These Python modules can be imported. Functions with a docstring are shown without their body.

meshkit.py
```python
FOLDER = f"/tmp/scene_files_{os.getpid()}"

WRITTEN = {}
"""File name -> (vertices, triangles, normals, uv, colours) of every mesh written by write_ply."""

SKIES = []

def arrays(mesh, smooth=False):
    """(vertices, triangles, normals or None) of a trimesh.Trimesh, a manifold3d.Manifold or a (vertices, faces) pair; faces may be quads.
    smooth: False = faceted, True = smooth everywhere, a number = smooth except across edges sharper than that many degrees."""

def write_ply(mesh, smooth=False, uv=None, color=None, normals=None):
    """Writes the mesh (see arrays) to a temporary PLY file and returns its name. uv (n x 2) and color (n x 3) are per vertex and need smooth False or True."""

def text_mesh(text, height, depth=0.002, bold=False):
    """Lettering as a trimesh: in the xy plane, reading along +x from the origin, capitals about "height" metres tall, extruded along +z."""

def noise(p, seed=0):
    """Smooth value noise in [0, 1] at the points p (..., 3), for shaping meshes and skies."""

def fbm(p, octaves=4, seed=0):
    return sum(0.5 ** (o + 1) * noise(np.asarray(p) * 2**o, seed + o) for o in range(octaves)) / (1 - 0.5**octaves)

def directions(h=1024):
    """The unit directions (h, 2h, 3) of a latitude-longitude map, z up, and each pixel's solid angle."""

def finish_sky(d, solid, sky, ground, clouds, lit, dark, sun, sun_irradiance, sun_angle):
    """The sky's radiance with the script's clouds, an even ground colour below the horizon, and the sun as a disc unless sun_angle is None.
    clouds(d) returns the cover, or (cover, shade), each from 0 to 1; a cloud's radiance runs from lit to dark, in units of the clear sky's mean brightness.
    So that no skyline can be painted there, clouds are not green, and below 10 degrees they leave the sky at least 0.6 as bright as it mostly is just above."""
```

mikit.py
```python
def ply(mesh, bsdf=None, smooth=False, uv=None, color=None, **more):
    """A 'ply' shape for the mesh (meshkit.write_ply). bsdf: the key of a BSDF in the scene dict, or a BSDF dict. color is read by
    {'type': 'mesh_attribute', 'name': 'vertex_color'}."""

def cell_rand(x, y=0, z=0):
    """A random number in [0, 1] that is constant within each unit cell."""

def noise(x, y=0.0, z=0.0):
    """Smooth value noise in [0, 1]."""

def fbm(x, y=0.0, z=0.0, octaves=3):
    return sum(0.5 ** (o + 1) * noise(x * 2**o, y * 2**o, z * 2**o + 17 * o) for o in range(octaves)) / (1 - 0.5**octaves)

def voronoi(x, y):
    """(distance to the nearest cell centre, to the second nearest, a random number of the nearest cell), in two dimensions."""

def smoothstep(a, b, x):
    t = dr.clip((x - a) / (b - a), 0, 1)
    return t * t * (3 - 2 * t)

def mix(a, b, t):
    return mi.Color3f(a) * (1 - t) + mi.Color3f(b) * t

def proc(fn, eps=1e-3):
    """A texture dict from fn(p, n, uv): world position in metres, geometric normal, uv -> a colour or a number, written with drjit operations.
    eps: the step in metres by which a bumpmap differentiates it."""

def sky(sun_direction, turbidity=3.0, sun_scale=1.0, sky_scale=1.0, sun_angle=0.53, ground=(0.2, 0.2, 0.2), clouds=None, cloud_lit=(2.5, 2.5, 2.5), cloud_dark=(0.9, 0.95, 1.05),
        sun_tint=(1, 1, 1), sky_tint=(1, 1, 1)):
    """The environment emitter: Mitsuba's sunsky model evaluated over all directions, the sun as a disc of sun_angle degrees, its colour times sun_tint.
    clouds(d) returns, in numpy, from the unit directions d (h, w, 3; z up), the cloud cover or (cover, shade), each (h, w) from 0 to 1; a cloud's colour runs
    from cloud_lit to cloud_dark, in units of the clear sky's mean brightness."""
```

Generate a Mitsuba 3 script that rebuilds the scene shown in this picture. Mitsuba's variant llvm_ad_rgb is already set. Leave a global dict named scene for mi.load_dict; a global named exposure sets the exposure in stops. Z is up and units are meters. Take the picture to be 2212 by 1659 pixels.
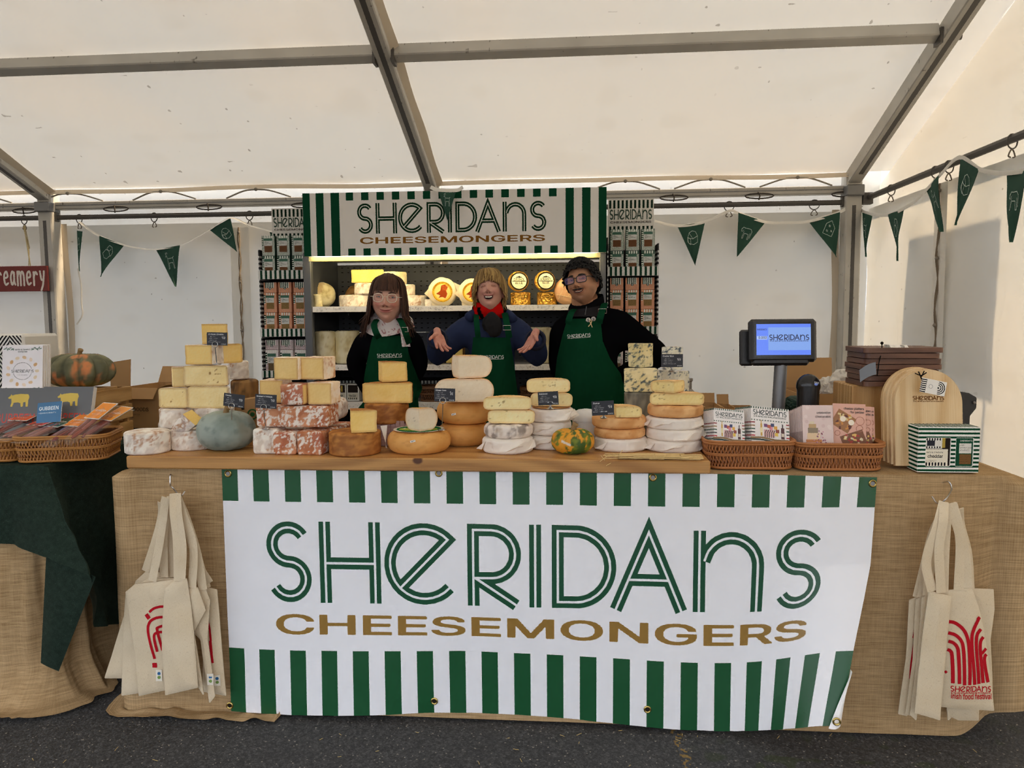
import math, numpy as np, trimesh, drjit as dr, mitsuba as mi, mikit, meshkit
import manifold3d as m3
from mikit import noise, fbm, voronoi, cell_rand, smoothstep, mix, proc
from shapely.geometry import Polygon, LineString, Point, box as sbox
from shapely import affinity
from shapely.ops import unary_union
T = mi.ScalarTransform4f
scene, labels = {}, {}
V = lambda *a: np.array(a, float)
rng = np.random.default_rng(7)

# ---------------------------------------------------------------- camera, sky, sun, exposure
CZ, FPX = 1.55, 1658.0
_y, _p, _r = (math.radians(a) for a in (-4.81, -4.99, -0.43))
FW = V(math.sin(_y)*math.cos(_p), math.cos(_y)*math.cos(_p), math.sin(_p))
_rt = V(math.cos(_y), -math.sin(_y), 0); _up = np.cross(_rt, FW)
RT, UP = _rt*math.cos(_r)+_up*math.sin(_r), -_rt*math.sin(_r)+_up*math.cos(_r)
EYE = V(0, 0, CZ)
scene['camera'] = {'type': 'perspective', 'fov': math.degrees(2*math.atan(1106/FPX)), 'fov_axis': 'x', 'near_clip': .05, 'far_clip': 500.,
                   'to_world': T().look_at(EYE.tolist(), (EYE+FW).tolist(), UP.tolist())}
def _clouds(d):
    c = meshkit.fbm(d*3.0, 4, seed=3)
    return np.clip(.75+.6*c, 0, 1), np.clip(c*1.3-.35, 0, .6)
scene['sky'] = mikit.sky((0.93, 0.10, 0.62), turbidity=5, sun_scale=.34, sun_angle=5.0, ground=(.16, .16, .17), clouds=_clouds,
                         cloud_lit=(1.0, 1.03, 1.10), cloud_dark=(.75, .78, .85), sun_tint=(1, .96, .88))
exposure = 4.25

# ---------------------------------------------------------------- helpers
def ray(px, py): return FW+RT*(px-1106)/FPX-UP*(py-829.5)/FPX
def at(px, py, Y):                       # the point seen at a pixel, on the upright plane y = Y
    d = ray(px, py); return d*(Y/d[1])+EYE
def atz(px, py, Z):                      # ... on the level plane z = Z
    d = ray(px, py); return d*((Z-CZ)/d[2])+EYE
def lin(c):
    c = np.asarray(c, float)/255.
    return np.where(c <= .04045, c/12.92, ((c+.055)/1.055)**2.4)
def _hex(c): return lin([int(c[i:i+2], 16) for i in (1, 3, 5)]) if isinstance(c, str) else lin(c)
def M(c, rough=None, metal=0., **kw):     # key of a plain BSDF of that sRGB colour, made once
    col = [round(float(x), 4) for x in _hex(c)]
    k = 'mat_'+'_'.join(str(int(x*9999)) for x in col)+f'_{rough}_{metal}'+''.join(f'{a}{b}' for a, b in kw.items())
    k = k.replace('.', 'p')
    if k not in scene:
        rgb = {'type': 'rgb', 'value': col}
        b = {'type': 'diffuse', 'reflectance': rgb} if rough is None else {'type': 'principled', 'base_color': rgb, 'roughness': float(rough), 'metallic': float(metal), **kw}
        scene[k] = {'type': 'twosided', 'b': b}
    return k
_va = {'type': 'mesh_attribute', 'name': 'vertex_color'}
scene['mat_print'] = {'type': 'twosided', 'b': {'type': 'diffuse', 'reflectance': _va}}
scene['mat_printgloss'] = {'type': 'twosided', 'b': {'type': 'principled', 'base_color': _va, 'roughness': .38}}
scene['mat_waxy'] = {'type': 'twosided', 'b': {'type': 'principled', 'base_color': _va, 'roughness': .6, 'specular': .35}}

_used = {}
def numbered(k):
    n = _used.get(k, 0); _used[k] = n+1
    return k if n == 0 else f'{k}_{n:03d}'
def thing(name, label, cat, group=None, kind=None):
    k = numbered(name); labels[k] = {'label': label, 'category': cat}
    if group: labels[k]['group'] = group
    if kind: labels[k]['kind'] = kind
    return k
def put(key, mesh, mat, smooth=30, label=None, kind=None, **kw):
    if isinstance(mesh, (list,)): mesh = cat(mesh)
    scene[key] = mikit.ply(mesh, mat, smooth=smooth, **kw)
    if label or kind:
        labels.setdefault(key, {})
        if label: labels[key]['label'] = label
        if kind: labels[key]['kind'] = kind
    return key
def part(parent, name, mesh, mat, smooth=30, label=None, kind=None, **kw):
    return put(numbered(parent+'__'+name), mesh, mat, smooth, label, kind, **kw)
def struct(name, mesh, mat, label, smooth=30, parent=None, **kw):
    k = numbered(name if parent is None else parent+'__'+name)
    put(k, mesh, mat, smooth, **kw)
    if parent is None: labels[k] = {'label': label, 'category': kw.pop('cat', 'tent'), 'kind': 'structure'}
    return k

# ---- meshes as trimesh
def TM(v, f): return trimesh.Trimesh(np.asarray(v, float), np.asarray(f), process=False)
def cat(ms): return trimesh.util.concatenate([m for m in ms if len(m.faces)]) if len(ms) > 1 else ms[0]
def mv(m, t=(0, 0, 0), rz=0, rx=0, ry=0, s=None):
    m = m.copy(); v = m.vertices*(1 if s is None else np.asarray(s, float))
    for a, (i, j) in ((rx, (1, 2)), (ry, (2, 0)), (rz, (0, 1))):
        if a:
            c, n = math.cos(math.radians(a)), math.sin(math.radians(a))
            w = v.copy(); w[:, i] = c*v[:, i]-n*v[:, j]; w[:, j] = n*v[:, i]+c*v[:, j]; v = w
    m.vertices = v+np.asarray(t, float); return m
def box(x0, x1, y0, y1, z0, z1, b=0.0):
    c = V(x0+x1, y0+y1, z0+z1)/2; h = V(abs(x1-x0), abs(y1-y0), abs(z1-z0))/2; b = min(b, h.min()*.95)
    s = np.array([[i, j, k] for i in (-1, 1) for j in (-1, 1) for k in (-1, 1)], float)
    if b <= 0:
        f = [[0, 1, 3], [0, 3, 2], [4, 6, 7], [4, 7, 5], [0, 4, 5], [0, 5, 1], [2, 3, 7], [2, 7, 6], [0, 2, 6], [0, 6, 4], [1, 5, 7], [1, 7, 3]]
        return TM(s*h+c, f)
    p = np.vstack([s*(h-b*(1-e)) for e in np.eye(3)])+c
    hull = trimesh.convex.convex_hull(p); return TM(hull.vertices, hull.faces)
def frame(t):
    t = np.asarray(t, float)/np.linalg.norm(t)
    a = np.cross(t, [0, 0, 1.] if abs(t[2]) < .9 else [1., 0, 0]); a /= np.linalg.norm(a)
    return a, np.cross(t, a)
def tube(pts, r, n=8, cap=True, closed=False, flat=1.0, up=None):
    p = np.asarray(pts, float); N = len(p)
    t = (np.roll(p, -1, 0)-np.roll(p, 1, 0)) if closed else np.gradient(p, axis=0)
    t /= np.linalg.norm(t, axis=1, keepdims=True)+1e-12
    a = frame(t[0])[0] if up is None else np.asarray(up, float); A = []
    for i in range(N):
        a = a-t[i]*(a@t[i]); a = a/(np.linalg.norm(a)+1e-12); A.append(a)
    A = np.array(A); B = np.cross(t, A); r = np.broadcast_to(np.asarray(r, float), (N,))
    g = np.arange(n)*2*np.pi/n
    v = p[:, None]+r[:, None, None]*(np.cos(g)[None, :, None]*A[:, None]+flat*np.sin(g)[None, :, None]*B[:, None])
    R = N if closed else N-1
    i, j = np.meshgrid(np.arange(R), np.arange(n), indexing='ij'); i2 = (i+1) % N; j2 = (j+1) % n
    q = np.stack([i*n+j, i*n+j2, i2*n+j2, i2*n+j], -1).reshape(-1, 4)
    f = np.vstack([q[:, [0, 1, 2]], q[:, [0, 2, 3]]]); v = v.reshape(-1, 3)
    if cap and not closed:
        k = len(v); v = np.vstack([v, p[:1], p[-1:]]); j = np.arange(n); j2 = (j+1) % n
        f = np.vstack([f, np.stack([j2, j, 0*j+k], 1), np.stack([(N-1)*n+j, (N-1)*n+j2, 0*j+k+1], 1)])
    return TM(v, f)
def bez(*P, n=14):                         # Catmull-Rom through the points
    P = np.asarray(P, float); P = np.vstack([2*P[0]-P[1], P, 2*P[-1]-P[-2]]); o = []
    for i in range(1, len(P)-2):
        t = np.linspace(0, 1, n, endpoint=False)[:, None]; a, b, c, d = P[i-1:i+3]
        o.append(.5*(2*b+(c-a)*t+(2*a-5*b+4*c-d)*t*t+(3*b-a-3*c+d)*t**3))
    return np.vstack(o+[P[-2:-1]])
def lathe(prof, n=48, z=True, noise_amp=0, seed=0, freq=8):
    prof = np.asarray(prof, float); g = np.arange(n)*2*np.pi/n
    v = np.stack([prof[:, :1]*np.cos(g), prof[:, :1]*np.sin(g), np.repeat(prof[:, 1:2], n, 1)], -1)
    i, j = np.meshgrid(np.arange(len(prof)-1), np.arange(n), indexing='ij'); j2 = (j+1) % n
    q = np.stack([i*n+j, i*n+j2, (i+1)*n+j2, (i+1)*n+j], -1).reshape(-1, 4)
    return TM(v.reshape(-1, 3), np.vstack([q[:, [0, 1, 2]], q[:, [0, 2, 3]]]))
def gridf(fn, nu, nv, u0=0, u1=1, v0=0, v1=1, wrap=False):  # fn(u, v) arrays -> (..., 3)
    u, v = np.meshgrid(np.linspace(u0, u1, nu), np.linspace(v0, v1, nv), indexing='ij')
    p = np.asarray(fn(u, v)).reshape(-1, 3)
    i, j = np.meshgrid(np.arange(nu-1), np.arange(nv-1), indexing='ij')
    q = np.stack([i*nv+j, (i+1)*nv+j, (i+1)*nv+j+1, i*nv+j+1], -1).reshape(-1, 4)
    m = TM(p, np.vstack([q[:, [0, 1, 2]], q[:, [0, 2, 3]]])); m.metadata['uv'] = np.stack([u.ravel(), v.ravel()], 1); return m
def ext(poly, d, t=(0, 0, 0), **kw):         # polygon in x, z extruded along y from 0 to d
    gs = getattr(poly, 'geoms', [poly])
    ms = [trimesh.creation.extrude_polygon(g, d, engine='earcut') for g in gs if g.area > 1e-9]
    m = cat(ms); v = m.vertices; m = TM(np.stack([v[:, 0], d-v[:, 2], v[:, 1]], 1), m.faces); return mv(m, t, **kw)
def tri(poly):
    vs, fs, k = [], [], 0
    for g in getattr(poly, 'geoms', [poly]):
        if g.geom_type != 'Polygon' or g.area < 1e-10: continue
        v, f = trimesh.creation.triangulate_polygon(g, engine='earcut')
        vs.append(v); fs.append(f+k); k += len(v)
    return (np.vstack(vs), np.vstack(fs)) if vs else (np.zeros((0, 2)), np.zeros((0, 3), int))
_txt = {}
def text(s, h, bold=False, w=None, x=0, y=0, align='l', rot=0):        # flat lettering: (points, triangles)
    k = (s, bold)
    if k not in _txt:
        m = meshkit.text_mesh(s, 1.0, .01, bold); f = m.faces[m.face_normals[:, 2] > .5]
        u, inv = np.unique(f, return_inverse=True); _txt[k] = (m.vertices[u][:, :2], inv.reshape(-1, 3))
    v, f = _txt[k]; v = v*h
    a, b = v[:, 0].min(), v[:, 0].max()
    v = v-[a, 0]
    if w: v = v*[w/(b-a), 1]
    W = v[:, 0].max(); v = v-[{'l': 0, 'c': W/2, 'r': W}[align], 0]
    if rot: c, n = math.cos(rot), math.sin(rot); v = v@np.array([[c, n], [-n, c]])
    return v+[x, y], f
def rect(x0, y0, x1, y1): return V(x0, y0, x1, y0, x1, y1, x0, y1).reshape(-1, 2), np.array([[0, 1, 2], [0, 2, 3]])
def stroke(pts, w): return tri(LineString(pts).buffer(w/2, cap_style='flat', quad_segs=3))
class Print:                                # coloured flat shapes on a surface, one mesh
    def __init__(s): s.L = []; s.k = 0
    def add(s, shape, color, lift=None):
        v, f = tri(shape) if hasattr(shape, 'geom_type') else shape
        if len(f): s.k += 1; s.L.append((np.asarray(v), np.asarray(f), _hex(color), s.k if lift is None else lift))
        return s
    def mesh(s, fn, step=.00025, maxlen=None):   # fn(u, v, h) -> points
        vs, fs, cs, k = [], [], [], 0
        for v, f, c, l in s.L:
            if maxlen:
                v3, f = trimesh.remesh.subdivide_to_size(np.c_[v, 0*v[:, 0]], f, maxlen, max_iter=12); v = v3[:, :2]
            vs.append(fn(v[:, 0], v[:, 1], np.full(len(v), l*step))); fs.append(f+k); cs.append(np.tile(c, (len(v), 1))); k += len(v)
        return TM(np.vstack(vs), np.vstack(fs)), np.vstack(cs)
    def on(s, parent, fn, name='print', mat='mat_print', label=None, step=.0004, maxlen=None, smooth=True):
        m, c = s.mesh(fn, step, maxlen); return part(parent, name, m, mat, smooth=smooth, color=c, label=label)
def plane(O, U, Vv):                        # a map for Print: local metres on the plane at O along U and Vv
    O, U, Vv = (np.asarray(a, float) for a in (O, U, Vv)); U = U/np.linalg.norm(U); Vv = Vv/np.linalg.norm(Vv); N = np.cross(U, Vv)
    return lambda u, v, h: O+u[:, None]*U+v[:, None]*Vv+h[:, None]*N
# the inline lettering of the shop's name: cap height 1, total width 6.83
def _arc(cx, cy, r, a, b, n=28, ry=None):
    g = np.radians(np.linspace(a, b, n)); return [(cx+r*math.cos(t), cy+(ry or r)*math.sin(t)) for t in g]
def _logo():
    S = _arc(.285, .7125, .2125, 32, 270)+_arc(.285, .2875, .2125, 90, -150)[1:]
    h, H = .0725, []
    def L(x, *paths): H.extend([[(a+x, b) for a, b in p] for p in paths])
    L(0, S)
    L(.678, [(h, 0), (h, 1)], [(.702, 0), (.702, 1)], [(h, .49), (.702, .49)])
    L(1.548, _arc(.45, .5, .4275, -42, -315, 50)+[(.45-.30, .5-.30)])
    L(2.542, [(h, 0), (h, .9275), (.30, .9275)]+_arc(.30, .6375, .29, 90, -90)+[(h, .3475)], [(.10, .345), (.60, .02)])
    L(3.305, [(h, 0), (h, 1)])
    L(3.58, [(h, .5), (h, .0725), (.28, .0725)]+_arc(.28, .5, .4275, -90, 90)+[(h, .9275), (h, .5)])
    L(4.27, [(.085, 0), (.478, .93), (.871, 0)], [(.24, .36), (.716, .36)])
    L(5.277, [(h, 0), (h, .96)], [(.13, .60)]+_arc(.45, .55, .3175, 155, 0, 24, ry=.325)+[(.7675, 0)])
    L(6.255, [(a, b*.97) for a, b in S])
    out, inl = [], []
    for p in H:
        l = LineString(p)
        out.append(l.buffer(.0725, cap_style='flat', join_style='mitre', mitre_limit=6, quad_segs=6))
        a, b = np.array(p[0]), np.array(p[1]); c, d = np.array(p[-1]), np.array(p[-2])
        inl.append(l.buffer(.0135, cap_style='flat', join_style='mitre', mitre_limit=9))
    o, i = unary_union(out), unary_union(inl)
    return o.difference(i.buffer(.001)).simplify(.003), o.simplify(.003)
LOGO, LOGO_SOLID = _logo()
def logo(p, x, y, w, c1, c2, small=False, h=None, gap=.1, ch=.2):   # the two lines of the sign, baseline of the first at y
    s = w/6.83; hh = h or s
    p.add(affinity.affine_transform(LOGO_SOLID if small else LOGO, [s, 0, 0, hh, x, y]), c1, lift=2)
    p.add(text('CHEESEMONGERS', hh*ch, True, w=w*.97, x=x+w*.015, y=y-hh*(gap+ch)), c2, lift=2)

# ---------------------------------------------------------------- procedural materials
def c3(c): return mi.Color3f(*[float(x) for x in _hex(c)])
def two(b): return {'type': 'twosided', 'b': b}
def bump(b, fn, scale, eps=1e-3): return {'type': 'bumpmap', 'arbitrary': proc(fn, eps), 'scale': float(scale), 'bsdf': b}
def f_tent(p, n, uv):
    a = fbm(p.x*1.3+p.z*.7, p.y*1.3, p.z*1.1, 2); q = noise(p.x*5.1, p.y*5.1, p.z*9)
    sp = smoothstep(.93, .95, noise(p.x*24, p.y*24, p.z*24))*smoothstep(.35, .7, a)
    c = mix(c3('#e7e3da'), c3('#e2e2dd'), smoothstep(.3, .7, a))
    return mix(mix(c, c3('#c9c0ae'), smoothstep(.6, .95, q)*.13), c3('#6d6455'), sp*.55)
scene['mat_tent'] = {'type': 'principledthin', 'base_color': proc(f_tent), 'roughness': .8, 'diff_trans': .40, 'eta': 1.3}
scene['mat_hem'] = {'type': 'principledthin', 'base_color': {'type': 'rgb', 'value': list(map(float, lin((205, 192, 172))))}, 'roughness': .9, 'diff_trans': .25, 'eta': 1.3}
_a, _b = atz(1443, 1545, 0), atz(1485, 1645, 0); LNX, LNY, LNK = float(_a[0]), float(_a[1]), float((_b[0]-_a[0])/(_b[1]-_a[1]))
def f_asph(p, n, uv):
    d, e, r = voronoi(p.x*95, p.y*95); d2, e2, r2 = voronoi(p.x*210+3, p.y*210)
    g = r*.5+r2*.5; pt = noise(p.x*5, p.y*5)
    c = mix(c3('#2b2c2e'), c3('#5a5a5b'), g*g*.9+.1*pt)
    c = mix(c, c3('#141415'), smoothstep(.0, .14, .12-(e-d))*.6)
    c = mix(c, c3('#8c867e'), smoothstep(.988, .992, r2))
    moss = smoothstep(.70, .8, noise(p.x*19+4, p.y*19, 3.))*smoothstep(.5, .7, noise(p.x*1.3, p.y*1.3, 9.))
    c = mix(c, c3('#2f3a1c'), moss*.55)
    along = p.x-LNX-(p.y-LNY)*LNK                     # worn yellow paint line
    return mix(c, c3('#9a7a35'), smoothstep(.028, .010, dr.abs(along))*smoothstep(.55, .66, noise(p.x*120, p.y*90))*.6)
def f_asphb(p, n, uv):
    d, e, r = voronoi(p.x*95, p.y*95); return smoothstep(.75, .0, d)*(.35+.65*r)+.4*noise(p.x*230, p.y*230)
scene['mat_asphalt'] = two(bump({'type': 'principled', 'base_color': proc(f_asph), 'roughness': .75}, f_asphb, .0042, 5e-4))
def weave(u, v, k): return .5+.22*dr.sin(u*k)+.22*dr.sin(v*k)
def f_burlap(p, n, uv):
    w = weave(uv.x, uv.y, 2*math.pi/.0034); a = fbm(uv.x*16, uv.y*280, 1., 2); b = noise(uv.x*330, uv.y*22, 4.); l = noise(uv.x*4, uv.y*4, 8.)
    return mix(c3('#8a6d48'), c3('#d2b58c'), dr.clip(.28+.34*w+.55*(a-.5)+.18*(b-.5)+.2*(l-.5), 0, 1))
def f_burlapb(p, n, uv): return weave(uv.x, uv.y, 2*math.pi/.0034)+.7*noise(uv.x*20, uv.y*320, 1.)
scene['mat_burlap'] = two(bump({'type': 'diffuse', 'reflectance': proc(f_burlap)}, f_burlapb, .0009, 4e-4))
def f_felt(p, n, uv):
    a = fbm(p.x*400, p.y*400, p.z*400, 2); b = fbm(p.x*60, p.y*60, p.z*60, 3); c = mix(c3('#131c17'), c3('#2c3d34'), dr.clip(a*.55+b*.6-.1, 0, 1))
    return mix(c, c3('#5f6c62'), smoothstep(.83, .9, noise(p.x*330, p.y*330, p.z*330))*.25)
scene['mat_felt'] = two({'type': 'principled', 'base_color': proc(f_felt), 'roughness': 1., 'sheen': .5, 'specular': .1})
def f_wood(col0, col1, dark, sc=1., knots=True):
    def f(p, n, uv):      # uv: metres along and across the grain
        u, v = uv.x*sc, uv.y*sc
        k = noise(u*1.1, v*3.)*1.4+noise(u*3, v*14.)*.25
        g = dr.abs(2*((v*9+k*2.2)-dr.floor(v*9+k*2.2))-1)
        fine = fbm(u*9, v*420, 2., 2)
        c = mix(c3(col0), c3(col1), dr.clip(.65*smoothstep(.1, .95, g)+.55*(fine-.3), 0, 1))
        if knots:
            du, dv, rr = voronoi(u*2.3, v*3.1)
            c = mix(c, c3(dark), smoothstep(.055, .03, du)*smoothstep(.35, .4, rr))
        return c
    return f
scene['mat_board'] = two({'type': 'principled', 'base_color': proc(f_wood('#b98a50', '#936534', '#52301a')), 'roughness': .45})
scene['mat_pine'] = two({'type': 'principled', 'base_color': proc(f_wood('#c79f68', '#a3763f', '#6b4020', 1.6)), 'roughness': .55})
scene['mat_ash'] = two({'type': 'principled', 'base_color': proc(f_wood('#dcc196', '#c4a06c', '#8a6a3c', 1.2, False)), 'roughness': .5})
scene['mat_walnut'] = two({'type': 'principled', 'base_color': proc(f_wood('#6d4a38', '#45291e', '#20120c', 1.8, False)), 'roughness': .42})
def f_alu(p, n, uv):
    a = fbm(p.x*7, p.y*7, p.z*7, 3); s = smoothstep(.9, .95, noise(p.x*70, p.y*70, p.z*18))
    return mix(mix(c3('#aaa69d'), c3('#bdb9b0'), a), c3('#5a544b'), s*.7)
scene['mat_alu'] = two({'type': 'principled', 'base_color': proc(f_alu), 'roughness': .5, 'metallic': .15})
STEEL, DARKSTEEL, CHROME = M('#7d7d7c', .45, .6), M('#56534f', .5, .4), M('#c9cacc', .16, 1.)
GREEN, GOLDC, WHITE = '#15502e', '#8f6f33', '#ececf0'
# ================================================================ THE TENT
XP, YB, ZE, SL = (-10.06, -7.06, -4.06, -1.06, 1.94), 5.738, CZ+.882, .374
YR, RH = 2.738, .10                                            # ridge, rafter height
def zr(Y): return ZE+SL*np.where(Y > YR, YB-Y, Y-(2*YR-YB))    # underside of the rafters
XW = 2.10
struct('ground', gridf(lambda u, v: np.stack([u, v, 0*u], -1), 2, 2, -40, 40, -40, 40), 'mat_asphalt', 'dark rough asphalt ground under the stalls', smooth=False)
def roof(u, v):
    w = .012*np.sin(np.pi*((u+1.06) % 3)/3)
    n = meshkit.fbm(np.stack([u*1.1+v*.5, v*1.5, 0*u], -1), 4, 5)-.5
    d = .05*(np.abs(((u*.55+v*.95) % 1)-.5)-.25)*(meshkit.noise(np.stack([u*.8, v*.8, 0*u], -1), 3)-.2)
    return np.stack([u, v, zr(v)+RH+.012-.6*w+.03*n+.5*d], -1)
for i, (a, b) in enumerate(((-10.06, -4.06), (-4.06, -1.06), (-1.06, 2.2))):
    for y0, y1 in ((-.45, YR), (YR, 5.70)):
        struct('roof_panel', gridf(roof, int((b-a)*26), 84, a, b, y0, y1), 'mat_tent', 'off white canvas roof panel between two aluminium rafters', smooth=True)
def wallback(u, v):
    n = meshkit.fbm(np.stack([u*1.2, v*1.6, 0*u+3], -1), 4, 9)-.5
    f = .5*(meshkit.noise(np.stack([u*5, v*.5, 0*u], -1), 4)-.5)
    return np.stack([u, YB+.075+.05*n+.05*f*np.clip((2.2-v), 0, 1), v], -1)
struct('wall_back', gridf(wallback, 260, 90, -10.06, XW, .02, 2.292), 'mat_tent', 'off white canvas back wall of the tent hanging from a rail', smooth=True)
def wallright(u, v):
    n = meshkit.fbm(np.stack([u*1.4, v*1.4, 0*u+7], -1), 4, 2)-.5
    f = meshkit.noise(np.stack([u*6, v*.7, 0*u], -1), 6)-.5
    return np.stack([XW+.05*n+.05*f*np.clip(2.25-v, 0, 1.2), u, v], -1)
struct('wall_right', gridf(wallright, 150, 90, -.1, YB+.07, .02, 2.305), 'mat_tent', 'off white canvas side wall with daylight behind it', smooth=True)
def gable(u, v): return np.stack([0*u+XW+.09, u, 2.28+v*(zr(u)+RH+.0-2.28)], -1)
struct('gable_panel', gridf(gable, 60, 14, -.3, YB+.16), 'mat_tent', 'triangular canvas gable above the side wall', smooth=True)
struct('wall_left', gridf(lambda u, v: np.stack([0*u-10.1, u, v*(zr(u)+RH)], -1), 20, 8, -.3, YB), 'mat_tent', 'far canvas end wall of the tent', smooth=True)
struct('valance', [gridf(lambda u, v: np.stack([u, YB+.15+.02*np.sin(u*2.1)+.1*(2.62-v), v], -1), 120, 4, -10.06, 2.06, 2.17, 2.64)], 'mat_tent', 'white canvas valance outside the eave', smooth=True)
struct('corner_flap', gridf(lambda u, v: np.stack([u, YB+.07+.25*(u-1.95), v], -1), 6, 8, 1.98, 2.2, 2.2, 2.66), 'mat_tent', 'canvas flap closing the corner between back wall and gable', smooth=True)
struct('roof_hem', [gridf(lambda u, v: np.stack([u, 5.69-.05*v, ZE+.115-.04*v+.008*np.sin(u*3.3)*np.sin(u*.7)], -1), 160, 3, -10.06, 1.93)], 'mat_hem', 'beige hem strip along the lower edge of the roof canvas', smooth=True)
def beam(A, B, w, h, up=(0, 0, 1), b=.006):                      # square profile whose underside centre runs from A to B
    A, B, up = V(*A), V(*B), V(*up); t = (B-A)/np.linalg.norm(B-A); s = np.cross(t, up); s /= np.linalg.norm(s); n = np.cross(s, t)
    m = box(-w/2, w/2, 0, np.linalg.norm(B-A), 0, h, b); v = m.vertices
    return TM(A+v[:, :1]*s+v[:, 1:2]*t+v[:, 2:]*n, m.faces)
PN = {-4.06: 'left of the pumpkin and books', -1.06: 'hidden behind the shop sign', 1.94: 'in the corner behind the till'}
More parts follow.
